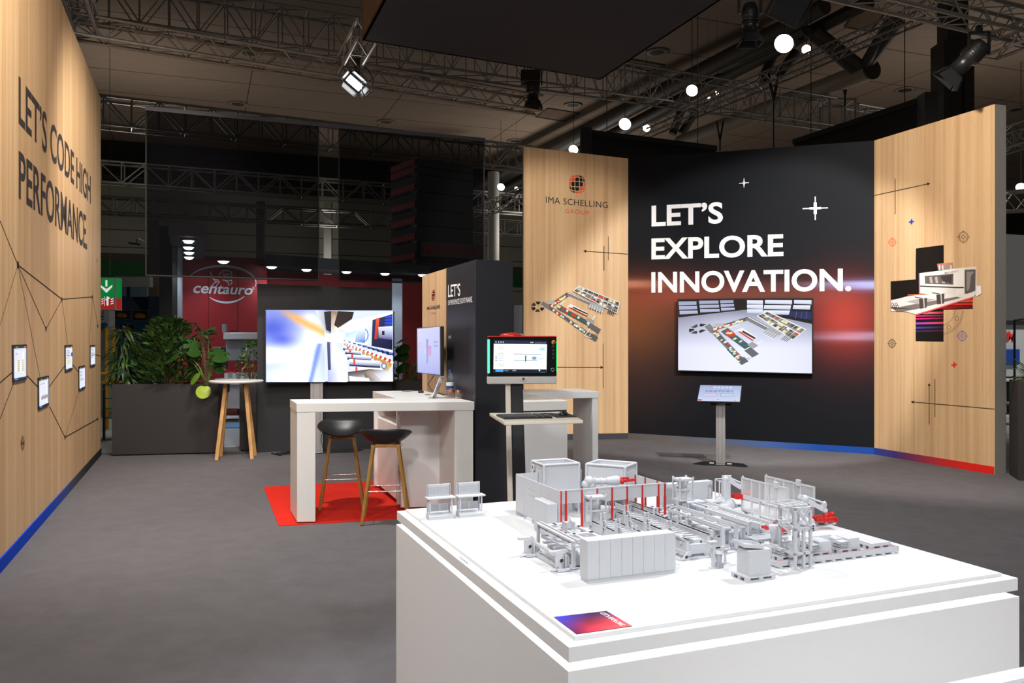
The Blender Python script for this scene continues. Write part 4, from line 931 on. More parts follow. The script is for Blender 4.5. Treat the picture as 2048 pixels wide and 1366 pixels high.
# post and tray
mb = MB(); mb.prism([(cx(1026.5), .03), (cx(1037), .03), (cx(1041), .13), (cx(1030), .13)], 0.03, zb_ + .01)
M0 = MB(); M0.ext([(cx(1011.5), .03, zb_), (cx(1021.5), .03, zb_), (cx(1028.5), .02, .12), (cx(1018), .02, .12)], (0, .035, 0)); obj('cream_strip', M0, CREAM, t, bev=.003)
M0 = MB(); M0.ext([(cx(1022.5), .035, zb_), (cx(1046.5), .035, zb_), (cx(1057.5), .03, .06), (cx(1030), .03, .06)], (0, .1, 0)); obj('post', M0, mat('post_black', (.014, .016, .02), .35), t, bev=.006)
obj('base', MB().bb(cx(1000), cx(1090), -.25, .3, 0.0, .06), BPLAST, t, bev=.01)
ztr = zz(826); Yf = -.24
fl = at(1005, 843.6, YT - .22) ; 
def tl_(px, py, z): 
    p = onz(px, py, z); q = wm(t).inverted() @ p; return (q.x, q.y)
zk = 1.2
P4 = [tl_(1008.5, 843.8, zk), tl_(1166.5, 840.2, zk), tl_(1140, 826, zk), tl_(979, 825.8, zk)]
obj('keyboard_tray', MB().prism(P4, zk - .022, zk), CREAM, t, bev=.004)
k = thing('keyboard', 'black full-size keyboard lying in the cream tray of the control terminal', 'keyboard', (c0.x, YT, 0), rzT)
K4 = [tl_(1008, 839, zk), tl_(1105, 836.8, zk), tl_(1093, 829.6, zk), tl_(992.5, 832.2, zk)]
obj('case', MB().prism(K4, zk + .001, zk + .012), BPLAST, k, bev=.002)
KEY = mat('key_grey', rgb(70, 70, 72), .5); mk = MB(); kk4 = [V(p) for p in K4]
for r in range(5):
    for cc in range(22):
        if cc in (15, 18): continue
        u0, u1, v0, v1 = .02 + cc / 23, .02 + (cc + .82) / 23, .08 + r / 6, .08 + (r + .8) / 6
        f = lambda u, v: tuple((kk4[0].lerp(kk4[1], u).lerp(kk4[3].lerp(kk4[2], u), v)).xy)
        mk.prism([f(u0, v0), f(u1, v0), f(u1, v1), f(u0, v1)], zk + .012, zk + .0165)
obj('keys', mk, KEY, k)['kind'] = 'stuff'
o = obj('mouse_pad', MB().prism([tl_(1112, 835.6, zk), tl_(1155, 834.6, zk), tl_(1136, 827.6, zk), tl_(1093, 828, zk)], zk + .001, zk + .004), mat('pad_black', (.02, .02, .02), .8), loc=(c0.x, YT, 0), rz=rzT); tag(o, 'thin black mouse pad on the right of the cream tray', 'mouse pad')
mp_ = onz(1127, 831, zk); o = thing('computer_mouse', 'black computer mouse on the thin black mouse pad', 'mouse', (mp_.x, mp_.y, zk + .004), radians(80))
m = MB(); m.ball((0, 0, 0.0), .05, 16, 10, 0, 1.15, .64, .62)
for i, v in enumerate(m.v): m.v[i] = (v[0], v[1], max(v[2], 0))
obj('shell', m, BPLAST, o); obj('wheel', MB().tube((.03, -.004, .026), (.03, .004, .026), .006, 10), KEY, o)
o = obj('mouse_cable', MB().path([onz(1118, 829.5, zk + .02), onz(1105, 826.5, zk + .04), onz(1093, 826.5, zk + .035), onz(1080, 829, zk + .03), onz(1073, 832, zk + .02)], .0022, 5), BPLAST); tag(o, 'thin mouse cable curving over the keyboard', 'cable')
o = thing('siren', 'red alarm beacon disc on top of the control terminal', 'beacon', tuple(at(1022, 672, YT + .12)))
o.location.z = zt; obj('dome', MB().lathe([(.085, -.001), (.085, .01), (.07, .02), (.03, .026), (.001, .028)], 24), mat('red_gloss', rgb(196, 40, 34), .3), o); obj('bracket', MB().bb(.07, .1, -.02, .02, -.001, .02), STEEL, o)

# --- screen on the black wall
t = thing('wall_screen', 'wide flat screen on the black wall showing a machine line from above', 'screen', (PB.x, PB.y, 0), wall_b.rotation_euler.z)
offs = .11; Pw = PB + nB * offs
C4 = [onplane(1354.6, 597.8, Pw, nB), onplane(1625.8, 595.6, Pw, nB), onplane(1625.8, 748.8, Pw, nB), onplane(1355.2, 742.4, Pw, nB)]
I = wm(t).inverted(); L4 = [I @ p for p in C4]
obj('housing', MB().ext([tuple(p) for p in L4], (0, .045, 0)), BPLAST, t, bev=.004); xm_ = (L4[0].x + L4[1].x) / 2; zm_ = (L4[0].z + L4[2].z) / 2
obj('wall_mount', MB().bb(xm_ - .4, xm_ + .4, -offs + .045, -.001, zm_ - .25, zm_ + .25), BLMETAL, t)
pw = Pic(Pw + nB * .0006, nB)
def hallfloor(x, y):
    u, v = (x - 1356) / 268, (y - 600) / 146; b = 96 + 128 * min(1, max(0, (v - .08) * 1.75)) ** .8 + 34 * math.exp(-((u - .42) / .3) ** 2 - ((v - .3) / .16) ** 2) - 40 * abs(u - .5) ** 2
    return (b - 4, b - 2, min(255, b + 18))
gx = [1356.4 + (1623.8 - 1356.4) * i / 20 for i in range(21)]
def gyy(x, j): k = (x - 1356.4) / 267.4; t_, b_ = 599.6 - 2 * k, 740.4 + 6.2 * k; return t_ + (b_ - t_) * j / 16
for a_, b_ in zip(gx, gx[1:]):
    for j in range(16): Q_ = [(a_, gyy(a_, j)), (a_, gyy(a_, j + 1)), (b_, gyy(b_, j + 1)), (b_, gyy(b_, j))]; pw.poly(Q_, [hallfloor(*q_) for q_ in Q_], False)
pw.k += 1
wd = (16, 17, 20)
pw.poly([(1356.4, 599.6), (1356.6, 635), (1490, 619.5), (1623.8, 648), (1623.8, 597.6)], wd)
def win(pts, c0=(196, 202, 224), c1=(150, 156, 184)): pw.poly(pts, [c0, c1, c1, c0])
for (xa, xb, ta, tb_, sl) in [(1357, 1393, 603, 602, 0), (1398, 1437, 601.5, 600.8, 0), (1440, 1467, 600.6, 600, 0)]:
    for r in range(3):
        h = (8.2 - (xa - 1357) * .02); y0 = ta + r * (h + 1); win([(xa + r, y0), (xa + r + .4, y0 + h - .6), (xb + r * 1.4, y0 + h - 1.6 - r * .4), (xb + r, y0 - .4)], (150 + 14 * r, 156 + 14 * r, 180 + 14 * r))
for (xa, xb, ya) in [(1494, 1526, 600.4), (1530, 1584, 600), (1588, 1623, 600)]:
    for r in range(3):
        if xa == 1588 and r == 2: continue
        s = -3.2 * r if xa > 1527 else 0
        y0 = ya + r * 9 + (r * 1.3 if xa > 1527 else 0); win([(xa + s * .4, y0), (xa + s * .8, y0 + 7.6), (xb + s, y0 + 9), (xb + s * .6, y0 + .4)], (226, 230, 244), (176, 182, 206))
pw.poly([(1581, 622), (1578, 633), (1622.6, 640), (1622.6, 624)], (30, 40, 84))
for x in (1592, 1603, 1613): pw.line((x + 1, 622.6), (x - 1, 637), 1, (90, 100, 140))
# map the drawing onto the screen with three matching points
def aff(src, dst):
    (x1, y1), (x2, y2), (x3, y3) = src; det = (x2 - x1) * (y3 - y1) - (x3 - x1) * (y2 - y1)
    def f(x, y):
        b = ((x - x1) * (y3 - y1) - (x3 - x1) * (y - y1)) / det; c = ((x2 - x1) * (y - y1) - (x - x1) * (y2 - y1)) / det; a = 1 - b - c
        return (a * dst[0][0] + b * dst[1][0] + c * dst[2][0], a * dst[0][1] + b * dst[1][1] + c * dst[2][1])
    return f
plant_layout(pw, aff([(75, 1000), (672, 1005), (515, 1235)], [(1380, 656), (1600, 668), (1484, 729)]), seed=5)
pw.build('picture', SCREENB, t)

# --- touch kiosk
kb = onz(1441, 929); t = thing('touch_kiosk', 'slim touch screen kiosk on an aluminium column before the black wall', 'kiosk', (kb.x, kb.y, 0), radians(-18))
obj('base', MB().prism([(-.37, -.1), (-.2, -.16), (.12, -.12), (.34, -.16), (.37, -.1), (.3, .12), (.1, .17), (-.25, .17)], 0, .012), DGLASS, t, bev=.003)
for x in (-.12, .12): obj('base_clip', MB().bb(x - .03, x + .03, .0, .03, .012, .018), CREAM, t)
mb = MB(); mb.bb(-.062, .062, 0, .1, .012, .86); mb.bb(-.03, -.022, -.006, 0, .03, .84); mb.bb(.022, .03, -.006, 0, .03, .84); obj('column', mb, ALU, t, bev=.006)
obj('bracket', MB().bb(-.14, .14, .0, .09, .82, .88), BLMETAL, t)
YK = kb.y; Pk = at(1438, 806, YK - .2); tilt = radians(38); kn = V((.32 * 0 - .25, -cos(tilt), sin(tilt))).normalized()
K = [onplane(1399.6, 769.2, Pk, kn), onplane(1484, 770.6, Pk, kn), onplane(1480.4, 804.6, Pk, kn), onplane(1393.2, 803, Pk, kn)]
sc = MB(); I = wm(t).inverted(); sc.ext([tuple(I @ (p + kn * .0)) for p in K], tuple(I.to_3x3() @ (kn * -.03))); obj('housing', sc, BPLAST, t, bev=.003)
pk = Pic(Pk + kn * .0005, kn); pk.poly([(1400.8, 770.4), (1394.8, 801.6), (1479.4, 803.2), (1482.6, 771.8)], [(160, 176, 222), (206, 216, 244), (206, 216, 244), (168, 184, 226)])
for i in range(6): pk.disc(1421.5 + i * 8 - (i > 5), 774.5 + i * .15, 2.6, 1.6, (214, 222, 240) if i else (226, 150, 140), 10)
pk.bars(1411, 780, 1466, 784, 2, (96, 104, 130), 9, .5); 
for x0, c in ((1406.4, (220, 130, 130)), (1441.6, (120, 130, 160))): pk.poly([(x0, 786.4), (x0 - .8, 792.4), (x0 + 26, 792.8), (x0 + 26.6, 786.8)], c); pk.poly([(x0 + .6, 787), (x0, 791.8), (x0 + 25.4, 792.2), (x0 + 26, 787.4)], (200, 210, 238))
pk.poly([(1395.4, 798.4), (1395, 801), (1403.6, 801.2), (1404, 798.6)], (206, 60, 60)); pk.disc(1436, 799, 1, .9, (30, 30, 40), 8); pk.disc(1470, 801, 1, .9, (200, 50, 50), 8)
pk.build('picture', SCREEN, t)

# --- tablets mounted on the left wall
TB = [('white tablet with yellow dots on screen, largest on the oak wall', (26.7, 689.7), (53.8, 688.6), (53.8, 759.3), (27.4, 764.8), 1), ('lowest tablet on the oak wall, showing a dark bar chart', (77.6, 755.6), (98.1, 751), (98, 810.5), (78, 820), 2),
      ('tablet on the oak wall with a pale yellow list on screen', (131, 690.5), (145.3, 689.4), (145.3, 740), (131.4, 744), 3), ('tablet on the oak wall showing a table, just lower than its two neighbours', (158.5, 733), (170.6, 730.7), (170.6, 777), (158.8, 782), 4),
      ('tablet nearest the far end of the oak wall', (181.2, 690.5), (190.7, 689.7), (190.7, 731.8), (181.2, 734), 5)]
for lab, a_, b_, c_, d_, k in TB:
    Pq = PL + nL * .012; W4 = [onplane(*p, Pq, nL) for p in (a_, b_, c_, d_)]
    t = thing('tablet', lab, 'tablet', tuple(onplane(*d_, PL, nL)), wall_left.rotation_euler.z, 'tablets on the oak wall'); I = wm(t).inverted()
    obj('case', MB().ext([tuple(I @ p) for p in W4], tuple(I.to_3x3() @ (nL * -.0115))), BPLAST, t, bev=.002)
    pc = Pic(Pq + nL * .0003, nL); f = lambda u, v: tuple(V(a_).lerp(V(b_), u).lerp(V(d_).lerp(V(c_), u), v))
    Q = lambda u0, v0, u1, v1, c: pc.poly([f(u0, v0), f(u0, v1), f(u1, v1), f(u1, v0)], c)
    Q(.05, .1, .95, .9, (236, 238, 250)); Q(.05, .04, .95, .095, (50, 52, 62)); Q(.05, .9, .95, .96, (40, 46, 66)); Q(.1, .905, .35, .955, (60, 130, 210)); Q(.2, .05, .34, .09, (60, 170, 90)); Q(.8, .05, .92, .09, (220, 110, 60))
    Q(.05, .1, .95, .14, (214, 218, 236))
    RR = random.Random(k)
    if k == 1:
        for r in range(6):
            for cc in (.28, .62): 
                Q(cc, .42 + r * .055, cc + .2, .455 + r * .055, (206, 206, 200)); Q(cc + .03, .425 + r * .055, cc + .12, .45 + r * .055, (190, 184, 90))
        Q(.15, .24, .3, .26, (150, 150, 156)); Q(.85, .2, .93, .8, (220, 222, 240))
    elif k == 2:
        for r in range(7): Q(.25 + r * .09, .62 - .02 * (r % 3), .31 + r * .09, .72, (96, 98, 108))
        Q(.55, .65, .6, .72, (216, 60, 50)); Q(.12, .2, .6, .23, (190, 192, 200)); Q(.85, .15, .93, .85, (170, 190, 236))
    else:
        for r in range(7): Q(.12, .2 + r * .06, .3 + RR.uniform(.1, .5), .225 + r * .06, (170, 176, 190) if r % 3 else (120, 126, 140))
        if k == 3: Q(.1, .55, .7, .72, (230, 228, 190)); Q(.75, .3, .95, .45, (60, 110, 200))
        if k == 5: Q(.1, .45, .9, .48, (60, 64, 80))
    pc.build('screen', SCREEN, t)
# ------------------------------------------------------------------ OVERHEAD: canopy, trusses, lamps
CAN = mat('canopy_black', (.019, .022, .033), .85, var=.05, scale=30); CANS = mat('canopy_side_brown', rgb(104, 82, 66), .8, var=.08, scale=6)
k1, k2, k3 = onz(724.5, 80.6, 5.5), onz(1200.5, 159.6, 5.5), onz(1439, 2, 5.5)
kf = (k3 - k2).normalized() * 6.5
t = thing('canopy', 'large suspended black canopy panel hanging over the display table', 'canopy', (k1.x, k1.y, 5.5)); 
pl4 = [k1, k1 + kf, k2 + kf, k2]; pl4 = [tuple((p - k1).xy) for p in pl4]
obj('underside', MB().prism(pl4, 0, .04), CAN, t)
for i in range(4):
    a, b = V((*pl4[i], 0)), V((*pl4[(i + 1) % 4], 0)); inn = (V((*pl4[(i + 2) % 4], 0)) - b).normalized() * .03
    obj('side_panel', MB().ext([a + V((0, 0, .0)), b + V((0, 0, .0)), b + V((0, 0, 1.1)), a + V((0, 0, 1.1))], inn), CANS if i != 3 else CAN, t)
UNIT = MB().tube((0, 0, 0), (0, 0, 1), 1, 6).mesh('brace', ALUD)
def unit_tube(name, p, q, r, parent, M):
    p = M @ V(p); q = M @ V(q); d = q - p; o = bpy.data.objects.new(name, UNIT); COL.objects.link(o); o.parent = parent
    o.matrix_basis = Matrix.Translation(p) @ d.to_track_quat('Z', 'Y').to_matrix().to_4x4() @ Matrix.Diagonal((r, r, d.length, 1)); return o
def truss(label, A, B, w, h, rc, rb, bay, indiv=True, verticals=False, mt=None, name='lighting_truss', phase=0.0):
    """box truss from A to B (centre line of the lower pair of chords)"""
    A = V(A); B = V(B); d = B - A; L = d.length; u = d.normalized(); s = u.cross(V((0, 0, 1))).normalized() * (w / 2); up = V((0, 0, h))
    t = thing(name, label, 'truss', A); Z = V((0, 0, 0)); mt = mt or ALUD
    for a in (-1, 1):
        for b in (0, 1): obj('chord', MB().tube(Z + s * a + up * b, Z + d + s * a + up * b, rc, 8), mt, t)
    n = max(2, int(round(L / bay))); mb = MB(); I = Matrix()
    for i in range(n):
        p0, p1, pm_ = u * (L * i / n), u * (L * (i + 1) / n), u * (L * (i + .5) / n)
        for a in (-1, 1):
            segs = [(p0 + s * a, pm_ + s * a + up), (pm_ + s * a + up, p1 + s * a)]
            if verticals: segs.append((p0 + s * a, p0 + s * a + up)); segs.append((pm_ + s * a, pm_ + s * a + up))
            for x, y in segs:
                if indiv: unit_tube('brace', x, y, rb, t, I)
                else: mb.tube(x, y, rb, 5, cap=False)
        for b in (0, 1):
            (mb.tube(p0 + s * -1 + up * b, p1 + s * (1) + up * b, rb * .85, 5, cap=False)); mb.tube(p0 - s + up * b, p0 + s + up * b, rb * .85, 5, cap=False)
    obj('lacing', mb, mt, t)['kind'] = 'stuff'
    return t
bt0, bt1 = at(120, 84, 10.2), at(1078, 226, 13.5)
zt_ = 5.5; bt0.z = zt_ + .04; bt1.z = zt_ - .02
truss('slim dark lighting truss running from the oak wall to the black profile spotlight', bt0, bt1, .25, .25, .025, .010, .5, True)
cross = V((.36, -.93, 0))
c0_ = at(688, 165, 12.05); c0_.z = 5.55
truss('short truss joining the slim lighting truss to the canopy corner, above the bright lamp', c0_, c0_ + cross * 1.72, .25, .25, .025, .010, .5, False)
c0_ = at(150, 90, 10.35); c0_.z = 5.6
truss('short truss running forward along the top of the oak wall', c0_ + V((.1, .1, 0)), c0_ + cross * 2.4 + V((.1, .1, 0)), .25, .25, .025, .010, .5, False)
hA0, hA1 = V((-10.4, 17.0, 8.62)), V((10.4, 26.8, 8.72))
truss('deep grey hall truss crossing behind the black canopy', hA0, hA1, .6, .9, .034, .017, 1.2, True, True, name='hall_truss')
hB0, hB1 = at(150, 246, 26.2), at(1060, 340, 33.5)
truss('deep hall truss right above the dark gauze banners', hB0, V((hB1.x, hB1.y, hB0.z)), .7, .9, .05, .03, 1.7, True, True, name='hall_truss')
g0_, g1_ = at(150, 362, 37), at(1070, 434, 43)
truss('far hall truss seen through the middle of the dark gauze banners', g0_, V((g1_.x, g1_.y, g0_.z - .6)), .8, .95, .05, .035, 1.9, False, True, name='hall_truss')
g0_, g1_ = at(150, 424, 46), at(1070, 482, 52)
truss('farthest hall truss hanging against the hall wall', g0_, V((g1_.x, g1_.y, g0_.z - .6)), .8, .9, .06, .04, 2.0, False, True, name='hall_truss')
truss('thin diagonal truss rising to the right above the black wall', at(1285, 276, 23), at(1860, 34, 15.5), .28, .28, .024, .010, .55, False)
truss('diagonal truss below the far bright floodlight, left of the oak wall', at(955, 436, 34), at(1052, 398, 28), .4, .4, .03, .016, .8, False)
truss('near lighting truss at the upper right carrying a black spotlight', at(1650, -18, 8.86), at(2120, 92, 10.5), .29, .29, .025, .010, .5, False)
truss('small truss branching off beside the tilted black spotlight', at(1978, 116, 10.66), at(2100, 70, 9.86), .25, .25, .022, .010, .5, False)
truss('two-rail hall truss seen right of the right oak wall', at(1985, 310, 22), at(2110, 272, 20), .5, .55, .04, .022, 1.0, False, True)
truss('lower hall truss right of the right oak wall', at(1985, 425, 26), at(2110, 418, 24), .5, .6, .04, .022, 1.0, False)
# corner box on the hall truss
cb0 = at(1659, 256, 26.9); t = thing('truss_corner', 'square truss corner box with slings at the end of the hall truss', 'truss', cb0)
for x in (0, .85):
    for y in (0, .85): obj('chord', MB().tube((x, y, 0), (x, y, .95), .05, 8), ALUD, t)
for z in (0, .95):
    for a_, b_ in (((0, 0), (.85, 0)), ((.85, 0), (.85, .85)), ((.85, .85), (0, .85)), ((0, .85), (0, 0))): obj('chord', MB().tube((*a_, z), (*b_, z), .045, 8), ALUD, t)
    
truss('hall truss continuing right behind the black fascia', at(1700, 262, 27.6), at(1800, 276, 29.5), .6, .85, .04, .02, 1.1, False, True, name='hall_truss')
# roof girders of the hall
PIPE = mat('girder_brown', rgb(62, 56, 50), .6, .2, var=.15, scale=3); PIPEL = mat('girder_pale', rgb(150, 138, 120), .55, .1, var=.15, scale=3)
def pipe(t, p, Yp, q, Yq, r, m=PIPE, name='pipe', r2=None):
    a = at(*p, Yp) - t.location; b = at(*q, Yq) - t.location; return obj(name, MB().tube(a, b, r, 14, 0, r2), m, t)
t = thing('roof_girder', 'heavy dark tubular roof girder rising diagonally behind the floodlights', 'girder', at(1300, 205, 34))
pipe(t, (930, 390), 50, (1650, 12), 23.9, .44, r2=.24); pipe(t, (960, 408), 50, (1740, 2), 23.5, .34, r2=.2); pipe(t, (1480, 116), 27.5, (1612, 58), 25, .18); pipe(t, (1440, 138), 29, (1600, 70), 25.5, .18, name='rail')
t = thing('pipe_girder', 'pale round pipe girder with an open end above the black wall', 'girder', at(1600, 200, 27)); pipe(t, (1360, 286), 33, (1742, 139), 25, .30, PIPEL)
a = at(1742, 139, 25) - t.location; b = at(1744, 138, 24.96) - t.location; obj('end_cap', MB().tube(a, a + (b - a).normalized() * .06, .32, 18), PIPE, t)
for p, q, y0, y1 in [((1523, 164), (1548, 106), 27.5, 27.5), ((1556, 152), (1592, 104), 27, 27), ((1708, 140), (1606, 56), 25.2, 25.2), ((1722, 132), (1632, 60), 25, 25), ((1728, 132), (1786, 30), 25, 23.8), ((1738, 126), (1800, 42), 25, 23.8), ((1345, 268), (1362, 222), 33, 33), ((1362, 268), (1392, 222), 33, 33)]: pipe(t, p, y0, q, y1, .16, PIPE, 'strut')
for px, py in ((1440, 262), (1690, 168)):
    a = at(px, py, 29 if px < 1500 else 26) - t.location; mb = MB(); mb.path([a + V((-.12, 0, .35)), a + V((0, 0, -.35)), a + V((.12, 0, .35))], .035, 5); mb.tube(a + V((0, 0, -.35)), a + V((0, 0, -.7)), .03, 5); obj('sling', mb, BLMETAL, t)
# chain hoist sling hanging at the thin truss
a = at(1547, 166, 19); t = thing('chain_sling', 'black sling and chain hanging from the thin diagonal truss over the black wall', 'sling', a); mb = MB(); mb.path([V((-.12, 0, .28)), V((-.1, 0, .1)), V((0, 0, -.4)), V((.1, 0, .1)), V((.1, 0, .25))], .035, 6); obj('sling', mb, BLMETAL, t); obj('chain', MB().tube((0, 0, -.4), (0, 0, -1.55), .018, 6), BLMETAL, t)
# hall floodlights
FL_E = emit('floodlight_glow', (1, .92, .78), 14)
def flood(label, px, py, r_px, Y, asp=.85):
    c = at(px, py, Y); r = r_px / F * Y; t = thing('floodlight', label, 'floodlight', c, 0, 'hall floodlights'); d = (V((0, 0, CAMZ)) - c).normalized(); d.z -= .45; d.normalize(); d.x -= .25; d.normalize()
    M = d.to_track_quat('Z', 'Y').to_matrix().to_4x4()
    mb = MB(); mb.lathe([(r * .3, -r * 1.2), (r * .5, -r * .9), (r * 1.04, -.02 * r), (r * 1.04, .04 * r)], 20); o = obj('reflector', mb, PIPE, t); o.matrix_basis = M
    mb = MB(); mb.lathe([(r * .98, .03 * r), (r * .6, .1 * r), (.001, .12 * r)], 20, sy=1); o = obj('lens', mb, FL_E, t); o.matrix_basis = M
    obj('bracket', MB().bar((0, 0, r * .2), (0, 0, max(r * 2.2, (11.97 if c.y < 43 else 12.57) - c.z)), r * .1, r * .1), PIPE, t); return t
for a in [('largest and brightest round floodlight under the roof girder', 1568, 87, 20, 20), ('narrow floodlight just right of the brightest one', 1613, 99, 10, 20.5), ('round floodlight shining through the deep hall truss', 1384, 181, 12.5, 23.4), ('small floodlight right of the one shining through the truss', 1434, 186, 4, 25.8), ('tiny lower floodlight beside the one shining through the truss', 1417, 194.5, 3.4, 25.6),
          ('round floodlight over the black fascia behind the logo wall', 1250, 248, 13, 24), ('smaller floodlight to the right above the black fascia', 1293, 256, 8, 24), ('floodlight peeking over the top of the logo wall', 1147, 299, 10, 28), ('floodlight between gauze banner and logo wall', 1002, 374, 8, 38), ('small floodlight at the edge of the logo wall', 1033, 377, 4, 38), ('floodlight at the edge of the picture beside the right oak wall', 2042, 375, 10, 30)]: flood(*a)
# stage lamps
def head(t, L, r, barn=True):
    obj('body', MB().lathe([(r * .7, 0), (r, -.05), (r, -L * .55), (r * .82, -L * .58), (r * .82, -L), (r * .95, -L * 1.0)], 20), BPLAST, t); mb = MB()
    for i in range(5): mb.lathe([(r * 1.06, -.08 - i * .03), (r * 1.06, -.095 - i * .03)], 20)
    obj('cooling_fins', mb, BLMETAL, t); obj('lens', MB().lathe([(r * .78, -L * .98), (.001, -L * .96)], 20), DGLASS, t)
    if barn:
        for k in range(4):
            a = k * pi / 2; c, s = cos(a), sin(a); e = V((c, s, 0)); f = V((-s, c, 0)); z = -L
            obj('barn_door', MB().ext([e * r * .9 - f * r * .8 + V((0, 0, z)), e * r * .9 + f * r * .8 + V((0, 0, z)), e * r * 1.35 + f * r * 1.2 + V((0, 0, z - r * 1.2)), e * r * 1.35 - f * r * 1.2 + V((0, 0, z - r * 1.2))], e * .006), BLMETAL, t)
def yoke(t, w, z0, z1): 
    for s in (-1, 1): obj('yoke', MB().bar((s * w, 0, z0), (s * w, 0, z1), .02, .04), BLMETAL, t)
    obj('yoke_top', MB().bb(-w - .01, w + .01, -.03, .03, z1, z1 + .02), BLMETAL, t); obj('clamp', MB().bb(-.03, .03, -.03, .03, z1 + .02, z1 + .1), BLMETAL, t)
c = at(1500, 8, 8.2); t = thing('profile_spotlight', 'black profile spotlight pointing straight down right of the canopy', 'spotlight', c); head(t, .31, .078); yoke(t, .11, -.1, .3)
c = at(1066, 158, 13.3); t = thing('profile_spotlight', 'black profile spotlight hanging at the free end of the slim truss', 'spotlight', c); head(t, .36, .11); obj('ballast_box', MB().box((-.04, 0, .02), (.32, .26, .19)), BPLAST, t, bev=.01); obj('handle', MB().ring((-.02, 0, .11), .07, .01, 10, 5, 0, (0, 1, 0), 0, pi), BLMETAL, t); yoke(t, .14, -.1, .2)
c = at(1968, 86, 9.9); t = thing('profile_spotlight', 'tilted black profile spotlight under the near truss by the right oak wall', 'spotlight', c); t.rotation_euler = (radians(22), radians(42), 0); head(t, .44, .12)
o = thing('spotlight_yoke', 'black u-shaped bracket holding the tilted spotlight under the near truss', 'bracket', c + V((-.06, 0, -.06))); yoke(o, .12, -.08, .17)
c = at(1582, 4, 9.0); t = thing('flood_box', 'black box floodlight cropped by the picture top, right of the straight spotlight', 'spotlight', c); t.rotation_euler = (radians(30), radians(25), 0); obj('housing', MB().bb(-.2, .2, -.12, .12, -.22, .3), BPLAST, t, bev=.03); obj('front_plate', MB().bb(-.17, .17, -.13, -.118, -.18, .26), BLMETAL, t)
c = at(709, 166, 11.6); t = thing('led_floodlight', 'switched-on white floodlight with barn doors on the slim truss', 'spotlight', c)
d = (V((-.4, 4.5, 1.0)) - c).normalized(); q = d.to_track_quat('-Y', 'Z').to_matrix().to_4x4(); R40 = Matrix.Rotation(radians(38), 4, 'Y')
t.matrix_basis = Matrix.Translation(c) @ q @ R40
obj('housing', MB().bb(-.14, .14, 0, .16, -.085, .085), BPLAST, t, bev=.01); obj('lens', MB().bb(-.115, .115, -.006, 0, -.05, .05), emit('lamp_glow', (1, 1, 1), 25), t); mb = MB()
for i in range(6): mb.bb(-.13 + i * .047, -.12 + i * .047, .16, .2, -.08, .08)
obj('cooling_fins', mb, BLMETAL, t)
for s in (-1, 1): obj('barn_door', MB().ext([(-.13, 0, s * .085), (.13, 0, s * .085), (.12, -.1, s * .14), (-.12, -.1, s * .14)], (0, 0, s * .005)), BLMETAL, t); obj('barn_door', MB().ext([(s * .14, 0, -.08), (s * .14, 0, .08), (s * .19, -.09, .08), (s * .19, -.09, -.08)], (s * .005, 0, 0)), BLMETAL, t)
o = obj('lamp_cable', MB().path([c + V((.05, 0, .3)), c + V((.18, 0, .2)), c + V((.27, 0, .05)), c + V((.24, 0, -.12)), c + V((.15, 0, -.2)), c + V((.11, 0, -.12)), c + V((.11, 0, .1))], .008, 6), BPLAST); tag(o, 'black cable loop hanging beside the switched-on floodlight', 'cable')
o = thing('lamp_bracket', 'black bracket and clamp carrying the switched-on floodlight', 'bracket', c + V((.03, .05, .1))); obj('arm', MB().bb(-.04, .04, -.03, .03, -.06, .2), BPLAST, o, bev=.006); obj('clamp', MB().bb(-.06, .06, -.05, .05, .18, .26), BLMETAL, o)

# ------------------------------------------------------------------ gauze banners
GZ = gauze('black_gauze', (.0034, .0034, .004), .79); DKB = mat('hem_black', (.01, .01, .011), .8)
gd1 = 11.5
def gp(px): 
    # point on the banner line
    w0_ = at(291, 0, gd1); w0_.z = 0; uu = V((cos(radians(21)), sin(radians(21)), 0)); return w0_ + uu * solve_on(w0_, uu, px)
def banner(label, x0, x1, ztop, zbot):
    a, b = gp(x0), gp(x1); t = thing('gauze_banner', label, 'banner', a); d = b - a; h0, h1 = zbot, ztop
    mb = MB(); mb._add([V((0, 0, h0)), d + V((0, 0, h0)), d + V((0, 0, h1)), V((0, 0, h1))], [(0, 1, 2, 3)]); obj('cloth', mb, GZ, t)
    obj('hem', MB().tube((0, 0, h0), d + V((0, 0, h0)), .014, 6), DKB, t)
    for e in (V((0, 0, 0)), d): obj('hem', MB().bar(e + V((0, 0, h0)), e + V((0, 0, h1)), .02, .006), DKB, t)
za = CAMZ + (CY - 221) / F * gp(291).y; zb2 = CAMZ + (CY - 551) / F * gp(291).y
banner('sheer black gauze banner hanging at the left, in front of the red stand', 292, 637, za, zb2); banner('sheer black gauze banner hanging at the right, behind the dark tower', 678, 968, za, zb2)
a, b = gp(290), gp(970); o = obj('banner_rail', MB().bar(V((0, 0, za + .03)), b - a + V((0, 0, za + .03)), .04, .06), mat('rail_grey', rgb(70, 70, 78), .5, .3), loc=a); tag(o, 'long grey rail from which both sheer black banners hang', 'rail')

